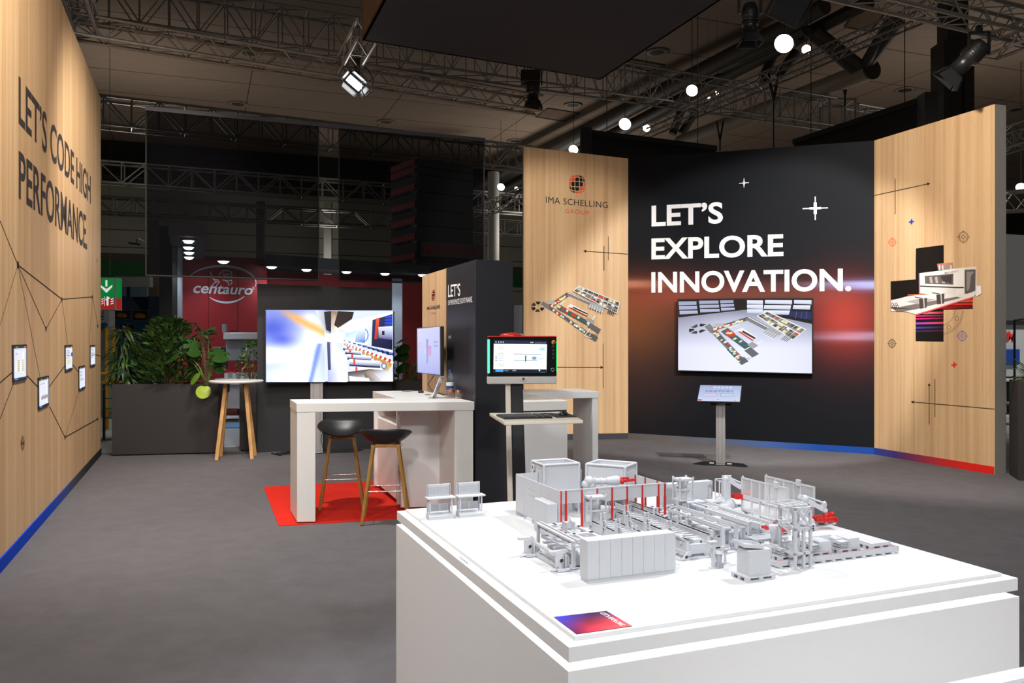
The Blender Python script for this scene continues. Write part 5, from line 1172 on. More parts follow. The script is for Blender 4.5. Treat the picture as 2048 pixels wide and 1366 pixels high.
# ------------------------------------------------------------------ BACKGROUND: neighbouring stands
REDP = mat('red_panel', rgb(150, 36, 44), .6, var=.04, scale=4); PALE = mat('pale_blue_grey', rgb(176, 188, 204), .5, var=.03); MG_ = mat('machine_grey', rgb(150, 156, 164), .5, var=.05, scale=5); MW_ = mat('machine_white', rgb(214, 218, 222), .5, var=.03)
RW = []
r0_, r1_ = at(357.5, 700, 19.0), at(534, 700, 20.8); r0_.z = r1_.z = 0
rwall, nw, Pw_ = slab('red_logo_panel', r0_, r1_, htop(r0_, 513), htop(r1_, 517.5), .1, [REDP, REDP]); tag(rwall, 'tall red panel of the neighbouring stand with a white oval logo', 'panel')
SIL = mat('logo_silver', rgb(206, 212, 222), .5, var=.02)
for x in (418, 476): 
    pass
mb = MB()
for x in (417, 476): 
    p = onplane(x, 690, Pw_, nw); mb.bar(V((p.x, p.y, 0)) + nw * .002, V((p.x, p.y, 3.5)) + nw * .002, .012, .006)
obj('panel_joint', mb, mat('red_joint', rgb(96, 20, 26), .7), rwall, world=True)
textpx('lettering', 'centauro', [(386, 564), (505, 570), (505, 590), (386, 586)], Pw_, nw, SIL, rwall, .018, 1.0, .01, .25)
textpx('lettering', '®', [(504, 573.5), (509, 574), (509, 580), (504, 579.5)], Pw_, nw, SIL, rwall, 0, 1, .01, 0, True)
pc = Pic(Pw_ + nw * .006, nw); sl = (206, 212, 222)
def ell(cx_, cy_, rx, ry, a0, a1, w0_, w1_, n=22):
    for i in range(n):
        a, b = [a0 + (a1 - a0) * (i + k) / n for k in (0, 1)]; w = w0_ + (w1_ - w0_) * sin(pi * (i + .5) / n)
        pc.line((cx_ + rx * cos(a), cy_ + ry * sin(a)), (cx_ + rx * cos(b), cy_ + ry * sin(b)), w, sl)
ell(443, 566, 69, 34, radians(200), radians(372), 1.2, 4.6); ell(453, 575, 44, 30, radians(35), radians(140), 1.2, 4.2, 16)
# winged figure drawn as simple line strokes
for pts in [[(420, 543), (424, 553), (430, 556), (438, 556)], [(421, 547), (427, 559), (437, 560)], [(423, 552), (431, 563), (438, 562)], [(438, 556), (440, 546), (447, 541), (455, 541), (463, 544), (464, 552), (459, 556), (447, 556)], [(438, 562), (428, 566), (423, 573)], [(440, 563), (433, 571), (431, 578)], [(445, 560), (457, 562), (463, 560), (464, 566), (460, 570)], [(452, 562), (458, 567), (456, 571)], [(444, 547), (452, 549), (461, 547)], [(445, 551), (453, 553), (462, 551)]]: pc.poly_line(pts, 1.5, sl)
pc.build('wall_graphic', PRINT, rwall)
r2_, r3_ = at(533, 700, 21.6), at(870, 700, 25.0); r2_.z = r3_.z = 0
rb_, _, _ = slab('red_back_panel', r2_, r3_, htop(r2_, 543), htop(r3_, 560), .1, [REDP, REDP]); tag(rb_, 'low red rear panel of the neighbouring stand above the dark backdrop', 'panel')
f0, f1 = at(532, 545, 20.4), at(860, 560, 23.6)
f0z = f0.copy(); t = thing('fascia_beam', 'dark grey fascia beam with downlights along the red stand', 'fascia', (f0.x, f0.y, 0)); e = V((f1.x - f0.x, f1.y - f0.y, 0)); n3 = V((-e.y, e.x, 0)).normalized() * 1.2
GREYF = mat('fascia_grey', rgb(120, 128, 138), .6); obj('board', MB().ext([V((0, 0, 3.62)), e + V((0, 0, 3.62)), e + V((0, 0, 3.9)), V((0, 0, 3.9))], n3 * .05), GREYF, t); obj('soffit', MB().prism([(0, 0), tuple(e.xy), tuple((e + n3).xy), tuple(n3.xy)], 3.6, 3.62), GREYF, t)
sb0, sb1 = onz(376, 474, 3.6), onz(378, 520, 3.6); ww = V((-.3, -.12, 0)); obj('side_beam', MB().ext([sb0 - V((f0.x, f0.y, 0)) - ww + V((0, 0, .02)), sb1 - V((f0.x, f0.y, 0)) - ww + V((0, 0, .02)), sb1 - V((f0.x, f0.y, 0)) + ww + V((0, 0, .02)), sb0 - V((f0.x, f0.y, 0)) + ww + V((0, 0, .02))], (0, 0, .22)), GREYF, t)
LE = emit('downlight_glow', (.85, .95, 1), 16)
for i, (px, py) in enumerate([(377, 480), (377, 493), (378, 503.5), (378, 513), (447, 521.5), (543, 532.5), (613, 538), (693, 542.5), (770, 546), (845, 548.5)]):
    p = onz(px, py, 3.6); p.z = 3.59
    names_ = ['nearest in the row of four', 'second in the row of four', 'third in the row of four', 'last in the row of four', 'above the white oval logo', 'at the right edge of the logo panel', 'near the left banner edge', 'just right of the gap between the banners', 'second from the dark tower', 'touching the top of the dark tower']
    o = thing('downlight', 'cold white downlight of the red stand, ' + names_[i], 'downlight', p, 0, 'downlights of the red stand'); rr_ = .13 * (1 if i > 3 else .8)
    obj('rim', MB().lathe([(rr_ * 1.25, .02), (rr_ * 1.25, -.005), (rr_, -.005)], 18), GREYF, o); obj('lens', MB().lathe([(rr_, -.006), (rr_ * .6, -.05), (.001, -.06)], 18), LE, o)
    spot('downlight_beam', p + V((0, 0, -.08)), p + V((0, 0.01, -3)), 130, 120, .8, .1, (.9, .97, 1))
def wallpost(name, label, x0, x1, ytop, Y, d, m):
    a, b = at(x0, 600, Y), at(x1, 600, Y); h = CAMZ + (CY - ytop) / F * Y; o = obj(name, MB().bb(0, b.x - a.x, 0, d, 0, h), m, loc=(a.x, Y, 0)); return tag(o, label, 'post')
wallpost('stand_post', 'pale blue grey end post of the red stand', 345.5, 357, 466, 16.6, .2, PALE); wallpost('stand_post', 'dark square post left of the red stand', 318, 344.5, 452, 16.2, .25, mat('post_dark', rgb(40, 40, 44), .7))
wallpost('hall_post', 'beige hall post between the dark post and the blue stand', 297, 317.5, 440, 24, .4, mat('post_beige', rgb(150, 146, 134), .8))
p = at(784, 600, 23.2); o = obj('stand_post', MB().bb(0, .28, 0, .1, 0, 3.5), PALE, loc=(p.x, p.y, 0)); tag(o, 'pale grey post behind the fiddle leaf fig', 'post')
p = at(1016, 600, 20); o = obj('stand_post', MB().bb(0, .22, 0, .2, 0, 2.6), PALE, loc=at(1028, 600, 20) * 1 - V((0, 0, at(1028, 600, 20).z))); tag(o, 'narrow pale post between the dark tower and the logo wall', 'post')
# machine in the red stand
mc = at(452, 700, 17.2); t = thing('woodworking_machine', 'pale grey woodworking machine in the red stand behind the round table', 'machine', (mc.x, 17.2, 0)); s_ = 17.2 / F
X = lambda px: (px - 452) * s_
Zp = lambda py: CAMZ + (CY - py) * s_
obj('hood', MB().bb(X(446), X(540), 0, .8, Zp(679), Zp(665)), MW_, t, bev=.02); obj('body', MB().bb(X(447), X(540), .12, .9, Zp(722), Zp(679)), MG_, t, bev=.02); obj('table', MB().bb(X(440), X(545), -.3, .9, Zp(768), Zp(756)), MW_, t, bev=.01)
for i in range(5): obj('rail', MB().bb(X(458 + i * 16), X(465 + i * 16), -.28, .8, Zp(756), Zp(745)), MW_, t)
obj('rail_strip', MB().bb(X(456), X(540), -.25, -.2, Zp(744), Zp(740)), mat('red_gloss', rgb(196, 40, 34), .3), t)
obj('tool_head', MB().bb(X(425), X(446), -.1, .3, Zp(740), Zp(694)), mat('machine_dark', rgb(70, 72, 78), .5, var=.3), t, bev=.02); obj('motor', MB().tube((X(441), -.12, Zp(724)), (X(441), -.35, Zp(724)), .09, 14), MG_, t); obj('motor', MB().tube((X(450), -.12, Zp(736)), (X(450), -.3, Zp(736)), .07, 14), ALU, t)
obj('mast', MB().bb(X(444), X(451), 0, .1, Zp(665), Zp(678 - 30)), MG_, t); obj('mast', MB().bb(X(454), X(465), 0.2, .3, Zp(664), Zp(661)), BPLAST, t)
obj('cabinet', MB().bb(X(430), X(540), .0, .8, Zp(818), Zp(769)), MW_, t, bev=.02); obj('plinth', MB().bb(X(430), X(540), .1, .75, Zp(832), Zp(818)), mat('machine_dark', rgb(70, 72, 78), .5), t); obj('roll', MB().tube((X(425), -.05, Zp(824)), (X(478), -.05, Zp(824)), .07, 14), mat('dark_red', rgb(96, 20, 24), .5), t)
for x in (436, 474): obj('foot', MB().bb(X(x), X(x + 5), .1, .2, 0, Zp(832)), MG_, t)
ba, bb_ = onz(437, 897), onz(480, 897); o = obj('stand_floor', MB().prism([(ba.x - 1, ba.y), (bb_.x + .9, ba.y + .3), (bb_.x + .9, 23), (ba.x - 2.5, 20)], 0, .02), mat('pale_floor', rgb(176, 180, 188), .5, var=.05)); tag(o, 'pale raised floor of the red stand seen between the planters', 'floor')
o = obj('blue_mat', MB().bb(0, 1.1, 0, .8, .02, .05), mat('blue_mat', rgb(110, 160, 220), .6), loc=(at(438, 850, 15.9).x, 15.9, 0)); tag(o, 'light blue sheet on the floor under the woodworking machine', 'mat')
# red object between planter leaves
o = obj('red_drum', MB().lathe([(.2, 0), (.22, .05), (.22, 1.35), (.2, 1.4)], 20), mat('red_gloss', rgb(196, 40, 34), .3), loc=(at(363, 760, 15.8).x, 15.8, 0)); tag(o, 'red drum behind the weeping fig', 'drum')
# hanging exit sign
YS = 15.0; e0 = at(186, 620, YS); e1 = at(230.5, 620, YS); t = thing('exit_sign', 'hanging green exit sign with white arrow and red fire equipment strip', 'sign', (e0.x, YS, e0.z)); w_ = e1.x - e0.x; hh = (620 - 555) / F * YS
GE = emit('sign_green', rgb(14, 128, 58), .8); RE = emit('sign_red', rgb(176, 40, 40), .7); WE = emit('sign_white', rgb(235, 240, 235), .8)
obj('box', MB().bb(0, w_, 0, .26, 0, hh), mat('sign_grey', rgb(150, 150, 146), .5), t); z1 = hh * .37
obj('green_face', MB().bb(.01, w_ - .02, -.006, 0, z1 + .01, hh - .02), GE, t); obj('red_face', MB().bb(.01, w_ - .02, -.006, 0, .02, z1 - .01), RE, t); obj('green_side', MB().bb(w_, w_ + .006, .04, .22, z1 + .01, hh - .02), GE, t); obj('red_side', MB().bb(w_, w_ + .006, .04, .22, .02, z1 - .01), RE, t)
pq = V((e0.x, YS - .007, 0)); pcs = Pic(pq, V((0, -1, 0))); wht = (236, 240, 236)
pcs.rect(210.8, 560.5, 214.8, 573, wht); pcs.poly([(202, 570.5), (202, 575), (213, 586), (224.5, 574), (224.5, 569.5), (213, 578)], wht); pcs.rect(213, 595, 217, 611, wht); pcs.poly([(211, 598), (211, 601), (220, 597), (218, 594)], wht); pcs.disc(215, 595, 2, 2.5, wht, 8)
for i in range(3): pcs.poly([(221.5, 598 + i * 4.5), (221.5, 600 + i * 4.5), (227, 598 + i * 4.5), (227, 596 + i * 4.5)], wht); pcs.poly([(203, 598 + i * 4.5), (203, 600 + i * 4.5), (207, 598 + i * 4.5), (207, 596 + i * 4.5)], wht)
pcs.poly([(208.4, 593), (208.4, 612), (209.4, 612), (209.4, 593)], wht)
pcs.build('pictogram', colour_print('lit_sign', .8), t)
obj('hanger', MB().tube((w_ * .6, .13, hh), (w_ * .6, .13, 11.99 - e0.z), .004, 5), BLMETAL, t)
# blue stand with machine pictures behind the exit sign
YB_ = 22.0; bx0, bx1 = at(196, 600, YB_), at(297, 600, YB_)
bw, nb, Pb_ = slab('blue_stand_panel', V((bx0.x, YB_, 0)), V((bx1.x, YB_ + .8, 0)), htop(bx0, 592), htop(bx0, 590), .1, [mat('navy_panel', rgb(24, 50, 78), .6, var=.1, scale=2), EDGEB]); tag(bw, 'dark blue stand panel with machine pictures behind the tall shrub', 'panel')
pc = Pic(Pb_, nb); pc.poly([(262, 592), (297, 640), (297, 592)], (16, 32, 60)); pc.poly([(222, 640), (222, 690), (297, 650), (297, 640)], (26, 84, 110))
for x0, y0, x1, y1 in ((228, 621, 260, 638), (265, 621, 296, 640), (240, 648, 268, 668)): pc.rect(x0 - 1, y0 - 1, x1 + 1, y1 + 1, (90, 104, 120)); pc.rect(x0, y0, x1, y1, (44, 44, 40)); pc.disc((x0 + x1) / 2 - 2, (y0 + y1) / 2 + 1, 9, 5, (150, 116, 40), 12); pc.disc((x0 + x1) / 2 + 6, (y0 + y1) / 2 + 2, 4, 4, (176, 130, 40), 10)
pc.build('wall_graphic', PRINT, bw)
o = obj('white_column', MB().bb(0, at(218, 0, 20).x - at(196, 0, 20).x, 0, .3, 0, 2.75), mat('column_white', rgb(190, 194, 194), .6), loc=(at(196, 600, 20).x, 20, 0)); tag(o, 'white stand column with vertical lettering under the exit sign', 'column')
Pv = V((0, 19.995, 0)); textpx('lettering', 'HEXA', [(202.4, 640), (202.4, 616), (208.4, 616), (208.4, 640)], Pv, V((0, -1, 0)), BK, o, .02, 1, .004)
pc = Pic(Pv, V((0, -1, 0))); pc.poly([(202, 646), (202, 662), (216, 650), (212, 645)], (30, 110, 150)); pc.poly([(202, 662), (208, 668), (216, 652)], (190, 180, 60)); pc.build('wall_graphic', PRINT, o)
p0_, p1_ = at(237, 590, 22.3), at(292, 590, 22.3); w_ = p1_.x - p0_.x; zb0 = p0_.z
def wb(x0, x1, y0, y1, z0, z1): return MB()._add([p0_ + V((x, y, z)) for z in (z0, z1) for y in (y0, y1) for x in (x0, x1)], [(0, 2, 3, 1), (4, 5, 7, 6), (0, 1, 5, 4), (2, 6, 7, 3), (0, 4, 6, 2), (1, 3, 7, 5)])
obj('surround', wb(-.1, w_ + .1, 0, .2, .22, .5), mat('column_white', rgb(190, 194, 194), .6), bw, world=True); obj('pane', wb(0, w_, .05, .1, -.05, .22), mat('pane_blue', rgb(120, 150, 176), .3), bw, world=True); obj('mullion', wb(w_ * .3, w_ * .3 + .06, 0, .05, -.05, .22), BLMETAL, bw, world=True)
# safety fence with yellow posts and a yellow-railed work table
t = thing('safety_fence', 'wire safety fence with yellow posts left of the planter', 'fence', (at(200, 700, 16).x, 16, 0)); YEL = mat('yellow_paint', rgb(196, 146, 24), .5)
for px, w_ in ((213, .045), (226.5, .045)): x = at(px, 0, 16).x - t.location.x; obj('post', MB().bb(x - w_ / 2, x + w_ / 2, 0, .06, 0, 1.98), YEL, t)
mb = MB(); xa, xb_ = 0, at(250, 0, 16).x - t.location.x
for i in range(26): mb.bar((xa + (xb_ - xa) * i / 25, .03, .2), (xa + (xb_ - xa) * i / 25, .03, 2.0), .004, .004)
for i in range(40): mb.bar((xa, .03, .2 + i * .046), (xb_, .03, .2 + i * .046), .004, .004)
obj('wire_mesh', mb, BLMETAL, t)['kind'] = 'stuff'
t = thing('work_table', 'green work table with yellow rails glimpsed between oak wall and planter', 'table', (at(200, 760, 14.2).x, 14.2, 0)); w_ = at(246, 0, 14.2).x - t.location.x
for z in (1.14, .98): obj('rail', MB().bb(0, w_, 0, .05, z, z + .04), YEL, t)
GRN = mat('green_box', rgb(30, 130, 60), .5); obj('tabletop', MB().bb(0, w_, .1, .6, .94, .97), mat('pale_green', rgb(140, 160, 130), .6), t)
for z in (.84, .66, .5): obj('shelf', MB().bb(0, w_ * .62, .1, .55, z - .14, z - .12), GRN, t)
for x in (.02, w_ * .55): obj('leg', MB().bb(x, x + .03, .05, .09, 0, .95), BLMETAL, t)
# wall lamp on the hall wall
c = at(272, 488, 30); t = thing('wall_floodlight', 'small dark floodlight on an arm in front of the hall wall', 'floodlight', c); obj('head', MB().box((0, 0, 0), (.42, .3, .06), rot=(0, .12, 0)), BLMETAL, t); obj('arm', MB().path([(0, 0, .03), (.06, 0, .2), (.4, 0, .03)], .02, 5), BLMETAL, t)
# stacked tower with red sign beyond the right banner
YM_ = 26.0; m0 = at(833, 500, YM_); m1 = at(946, 500, YM_ + 1.2); t = thing('slatted_sign_tower', 'grey tower of stacked panels with a red lettered sign, seen through the gauze', 'tower', (m0.x, YM_, 0)); e = V((m1.x - m0.x, 1.2, 0)); nn = V((-e.y, e.x, 0)).normalized() * 1.8
TG = mat('tower_grey', rgb(92, 94, 100), .7); TGW = mat('tower_tip', rgb(200, 200, 200), .6); TGR = mat('tower_red', rgb(190, 60, 60), .6)
zs = [CAMZ + (CY - y) / F * YM_ for y in (560, 520, 481, 449, 416, 381, 347, 331, 314)]
for i in range(8):
    z0, z1 = zs[i], zs[i + 1]; obj('panel', MB().prism([(0, 0), tuple(e.xy), tuple((e + nn).xy), tuple(nn.xy)], z0, z1 - .03), TG, t); obj('panel_tip', MB().bb(-.16, .02, -.02, .0, z1 - .07, z1 - .01), TGW, t); obj('red_panel', MB().ext([nn * .02 + V((-.02, 0, z0 + .05)), nn * .98 + V((-.02, 0, z0 + .05)), nn * .98 + V((-.02, 0, z0 + .25)), nn * .02 + V((-.02, 0, z0 + .25))], (-.02, 0, 0)), TGR, t)
obj('core', MB().prism([tuple((e * .02 + nn * .02).xy), tuple((e * .98 + nn * .02).xy), tuple((e * .98 + nn * .98).xy), tuple((e * .02 + nn * .98).xy)], 0, zs[0]), TG, t)
sgn = MB().ext([at(842, 512, YM_ - .3), at(968, 519, YM_ + 1.0), at(968, 490, YM_ + 1.0), at(842, 482, YM_ - .3)], (0, .1, 0)); obj('sign_board', sgn, mat('sign_dark', rgb(120, 120, 126), .7), t, world=True)
text3('lettering', 'MOLDOW', [at(848, 488.5, YM_ - .35), at(962, 495, YM_ + .85), at(962, 511, YM_ + .85), at(848, 506.5, YM_ - .35)], mat('sign_letter_red', rgb(230, 50, 50), .5), t, .02, 1.08, .0, None)
# hall column between banner and logo wall, drain pipes
p = at(987, 600, 40); o = obj('hall_column', MB().tube((0, 0, 0), (0, 0, 10), .28, 16), mat('column_grey', rgb(150, 148, 144), .6), loc=(p.x, p.y, 0)); tag(o, 'round grey hall column left of the logo wall', 'column')
for px in (520, 655): p = at(px, 600, 54); o = obj('hall_column', MB().bb(-.25, .25, 0, .3, 0, 11), mat('column_dark', rgb(60, 58, 54), .7), loc=(p.x, p.y, 0)); tag(o, 'dark hall column on the far wall behind the %s' % ('left banner' if px < 600 else 'gap between the banners'), 'column')
# dark fascias behind the back walls
FB = mat('fascia_black', (.006, .006, .007), .7, var=.1); FE = mat('fascia_edge', rgb(46, 46, 46), .7)
def fascia(label, p, Yp, q, Yq, h, endside):
    a, b = at(*p, Yp), at(*q, Yq); t = thing('dark_fascia', label, 'fascia', a); d = b - a; n = V((-d.y, d.x, 0)).normalized()
    obj('board', MB().ext([V((0, 0, 0)), d, d + V((0, 0, -h)), V((0, 0, -h))], n * .15), FB, t); obj('top_edge', MB().bar(V((0, 0, -.06)) - n * .02, d + V((0, 0, -.06)) - n * .02, .05, .12), mat('fascia_rim', (.012, .012, .013), .7), t)
    
    for f in (.15, .85): s_ = d * f; obj('suspension_wire', MB().tube(s_, V((s_.x, s_.y, 12.0 - a.z)), .01, 5), BLMETAL, t)
    e = d * endside; obj('end_post', MB().bb(e.x - .12, e.x + .12, e.y - .1, e.y + .2, e.z - h, e.z + .03), FE, t)
fascia('black fascia board behind the logo wall and black wall', (1172, 259), 18.5, (1432, 292), 20, 3.2, 0); fascia('black fascia board rising behind the right oak wall', (1588, 279), 19, (1857, 190), 15.5, 3.5, 1)
p = at(1905, 100, 24); t = thing('hall_pillar', 'dark square hall pillar rising behind the right oak wall', 'pillar', (p.x, p.y, 0)); DB = mat('pillar_brown', rgb(52, 46, 42), .8, var=.1, scale=2)
obj('core', MB().bb(-.3, .3, -.3, .3, 0, 11.9), DB, t); obj('lower_sleeve', MB().bb(-.44, .44, -.36, .4, 0, 10.45), DB, t); obj('conduit', MB().bb(.12, .2, -.45, -.36, 0, 9.9), FE, t)
# strip of hall right of the right oak wall
Yw = 19; a = at(1985, 650, Yw); t = thing('white_stand_wall', 'white stand wall with red letters at the right edge', 'panel', (a.x, Yw, 0)); w_ = 3
obj('board', MB().bb(0, w_, 0, .1, .9, CAMZ + (CY - 650) / F * Yw), mat('column_white', rgb(190, 194, 194), .6), t); obj('header', MB().bb(-.2, w_, -.1, .1, CAMZ + (CY - 650) / F * Yw, CAMZ + (CY - 641) / F * Yw), FB, t); obj('seat_back', MB().bb(.05, at(2035, 0, Yw).x - a.x, -.1, -.02, CAMZ + (CY - 729) / F * Yw, CAMZ + (CY - 698) / F * Yw), mat('blue_panel', rgb(26, 66, 150), .5), t, bev=.02)
text3('lettering', 'HM', [at(1999, 664, Yw - .02), at(2032, 662, Yw - .02), at(2029, 683, Yw - .02), at(1997, 684, Yw - .02)], mat('sign_letter_red', rgb(214, 40, 44), .5), t, .04)
o = obj('metal_hoop', MB().path([at(2020, 900, 15) - at(2020, 900, 15), V((0, 0, 2.1)), V((.35, 0, 2.15)), V((.35, 0, 0))], .02, 6), BLMETAL, loc=V((at(2029, 0, 15).x, 15, 0))); tag(o, 'thin black metal frame standing right of the right oak wall', 'rack')
o = obj('lounge_platform', MB().prism([(9.2, 17.3), (16, 17.3), (16, 22.8), (9.2, 22.8)], 0, .12), mat('pale_floor2', rgb(190, 188, 182), .7)); tag(o, 'pale raised platform right of the right oak wall', 'platform')
ta = at(2016, 757, 18.0); t = thing('lounge_table', 'small white table with plant pots beyond the right oak wall', 'table', (ta.x, 18.0, .12)); obj('tabletop', MB().lathe([(.5, .73), (.5, .76)], 24), WHITE, t); obj('leg', MB().tube((0, 0, 0), (0, 0, .73), .03, 10), BLMETAL, t); obj('foot', MB().lathe([(.25, 0), (.25, .02), (.03, .04)], 16), BLMETAL, t)
ch = at(2030, 770, 16.8); t = thing('lounge_chair', 'pale lounge chair beside the small white table at the right', 'chair', (ch.x, 16.8, .0)); obj('seat', MB().bb(-.22, .22, -.22, .22, .42, .46), mat('chair_beige', rgb(150, 130, 100), .6), t, bev=.01); obj('backrest', MB().bar((.2, 0, .46), (.32, 0, .9), .42, .03, up=(1, 0, 0)), MATS['chair_beige'], t)
for sx in (-1, 1):
    for sy in (-1, 1): obj('leg', MB().tube((sx * .18, sy * .18, .42), (sx * .22, sy * .2, 0), .012, 6), STEEL, t)
pp = onz(2037, 961); t = thing('planter', 'tall dark planter cut by the right picture edge, with a spiky plant', 'planter', (pp.x, pp.y, 0), radians(-20)); obj('box', MB().bb(0, .5, 0, .5, 0, 1.22), CHAR, t, bev=.003); obj('soil', MB().bb(.03, .47, .03, .47, 1.22, 1.225), BARK, t)
t = thing('spiky_plant', 'spiky green plant in the tall planter at the right picture edge', 'plant', (pp.x + .28, pp.y + .1, 1.22)); GLf = leaf_mesh('leaf', .5, .03, LG2, .2, .6)
for i in range(70): a = R.uniform(0, 2 * pi); leafobj(GLf, orient(V((0, 0, 0)), V((cos(a), sin(a), R.uniform(.3, 2.2))), 0), t, R.uniform(.6, 1.05))
# ------------------------------------------------------------------ DISPLAY TABLE with lit gap
TN = V((.149, 2.144, 0)); EU = V((.928, .3726, 0)).normalized(); EV = V((-EU.y, EU.x, 0)); RT = atan2(EU.y, EU.x); LU, LV = 1.688, 1.862; ZS = .90; ZP = .912
def uvw(u, v, z=0.0): return TN + EU * u + EV * v + V((0, 0, z))
t = thing('display_table', 'large white display table with glowing light gap carrying the factory model', 'table', tuple(uvw(0, 0)), RT)
obj('tabletop', MB().bb(0, LU, 0, LV, ZS - .042, ZS), WHITEM, t, bev=.0015)
obj('inset_plate', MB().bb(.034, LU - .034, .034, LV - .034, ZS, ZP), mat('plate_white', (.64, .65, .67), .45, var=.01), t, bev=.001)
obj('base', MB().bb(-.003, LU + .003, -.003, LV + .003, 0, .838), WHITEM, t, bev=.0015)
obj('core', MB().bb(.09, LU - .09, .09, LV - .09, .838, ZS - .042), WHITEM, t)
LED = emit('led_white', (1, .99, .97), 22)
for a in ((.05, LU - .05, .05, .06), (.05, LU - .05, LV - .06, LV - .05), (.05, .06, .06, LV - .06), (LU - .06, LU - .05, .06, LV - .06)): obj('led_strip', MB().bb(*a, .840, .853), LED, t)
zr = ZS + .0004
pcu = MB()
for i in range(12): 
    w = .004 + .003 * (i % 3); p = uvw(.0125, .86 + i * .0085, zr); pcu.ext([p, p + EU * .006, p + EU * .006 + EV * w, p + EV * w], (0, 0, .0003))
obj('fine_print', pcu, mat('faint_ink', rgb(130, 132, 140), .6), t, world=True)['kind'] = 'stuff'
# leaflet on the plate (its code square is left out)
f4 = [onz(1108, 1235, ZP), onz(1213, 1223, ZP), onz(1264, 1253, ZP), onz(1153, 1269, ZP)]
fo = thing('leaflet', 'small leaflet with a blue to red colour fade on the front table corner', 'leaflet', tuple(f4[3]), RT)
obj('sheet', MB().ext([p + V((0, 0, .0002)) for p in (f4[3], f4[2], f4[1], f4[0])], (0, 0, .0015)), mat('paper', rgb(120, 40, 60), .5), fo, world=True)
vs = []; cs = []; Nn = 12
for j in range(Nn + 1):
    for i in range(Nn + 1):
        a, b = i / Nn, j / Nn; p = f4[0].lerp(f4[1], a).lerp(f4[3].lerp(f4[2], a), b) + V((0, 0, .0019)); vs.append(tuple(wm(fo).inverted() @ p))
        c = V((36, 60, 180)) * max(0, 1 - 1.3 * a - .9 * b) + V((30, 26, 40)) * max(0, a * 1.2 - 1.2 * b) + V((120, 20, 26)) * max(0, 1 - abs(a - .3) * 1.2) * b + V((236, 80, 50)) * max(0, a * b * 1.15) + V((24, 14, 40)); cs.append(tuple(min(255, x) for x in c))
me = bpy.data.meshes.new('colour_fade'); me.from_pydata(vs, [], [(j * (Nn + 1) + i, (j + 1) * (Nn + 1) + i, (j + 1) * (Nn + 1) + i + 1, j * (Nn + 1) + i + 1) for j in range(Nn) for i in range(Nn)]); me.materials.append(PRINT)
ca = me.color_attributes.new('Col', 'FLOAT_COLOR', 'POINT')
for i, c in enumerate(cs): ca.data[i].color = (*rgb(*c), 1)
o = bpy.data.objects.new('colour_fade', me); COL.objects.link(o); o.parent = fo
text3('lettering', 'LET’S EXPLORE.', [onz(1209, 1224.6, ZP + .003), onz(1252, 1250.6, ZP + .003), onz(1242, 1252, ZP + .003), onz(1199.5, 1225.8, ZP + .003)], WT, fo, .02)
# rim of a second display case cut by the lower right corner
t = thing('showcase', 'white-rimmed display case cut off by the lower right picture corner', 'display case', tuple(onz(1892, 1366, .84)), RT); I = wm(t).inverted()
a, b, c, d = [I @ onz(x, y, .84) for x, y in ((1892, 1366), (2060, 1331), (2060, 1353.5), (2000, 1366))]
y0 = (a.y + b.y) / 2; y1 = (c.y + d.y) / 2
obj('rim', MB().bb(-.6, 1.2, y1, y0, -.04, 0), mat('rim_white', (.9, .9, .9), .4), t); obj('inner_panel', MB().bb(-.6, 1.2, y1 - .5, y1, -.03, -.012), mat('panel_slate', rgb(110, 118, 140), .4), t); obj('body', MB().bb(-.58, 1.18, y1 - .5, y0 - .01, -.84, -.041), WHITEM, t)

# ------------------------------------------------------------------ FACTORY MODEL (white 3-D print with red accents)
class MT:
    def __init__(s, name, label, u, v, group=None, cat='model', rz=0):
        s.u, s.v = u, v; s.o = thing(name, label, cat, tuple(uvw(u, v, ZP)), RT + rz, group)
        s.I = wm(s.o).inverted()
    def p(s, name, mb, m=None, bev=0):
        for i, q in enumerate(mb.v): mb.v[i] = (q[0] - s.u, q[1] - s.v, q[2])
        return obj(name, mb, m or MODEL, s.o, bev=bev)
    def b(s, name, u0, u1, v0, v1, z0, z1, m=None, bev=0): return s.p(name, MB().bb(u0, u1, v0, v1, z0, z1), m, bev)
    def many(s, name, boxes, m=None):
        mb = MB()
        for x in boxes: mb.bb(*x)
        return s.p(name, mb, m)
def uvz(px, py, Y):
    p = at(px, py, Y) - TN; return V((p.dot(EU), p.dot(EV), p.z - ZP))
def uvat(px, py, h=0.0):
    p = onz(px, py, ZP + h) - TN; return V((p.dot(EU), p.dot(EV), h))
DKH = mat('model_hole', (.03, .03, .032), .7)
# workbenches
for lab, u, v in [('white model workbench at the far left table corner', .068, 1.553), ('white model workbench, right one of the pair at the far left', .208, 1.550)]:
    w = .116; m = MT('model_workbench', lab, u, v, 'model workbenches')
    m.p('base', MB().ext([(u, v, 0), (u, v, .014), (u, v + .008, .022), (u, v + .05, .022), (u, v + .05, 0)], (w, 0, 0)))
    for x in (u + .004, u + w - .010): m.b('post', x, x + .006, v + .008, v + .014, .02, .092); m.b('post', x, x + .006, v + .042, v + .05, .02, .15)
    m.b('centre_post', u + w * .48, u + w * .56, v + .044, v + .05, .03, .09); m.b('shelf', u - .006, u + w + .008, v - .004, v + .05, .091, .097, bev=.001); m.b('lower_panel', u + .01, u + w - .01, v + .046, v + .05, .028, .062); m.b('back_panel', u + .002, u + w - .004, v + .042, v + .05, .097, .15, bev=.002)
    mb = MB()
    for i in range(18):
        for z in (.105, .112, .119, .126, .133): mb.bb(u + .01 + i * .0055, u + .012 + i * .0055, v + .0412, v + .042, z, z + .004)
        mb.bb(u + .014 + i * .005, u + .0155 + i * .005, v + .0452, v + .046, .03, .06)
    m.p('perforation', mb, mat('model_shade', (.30, .31, .33), .7))['kind'] = 'stuff'
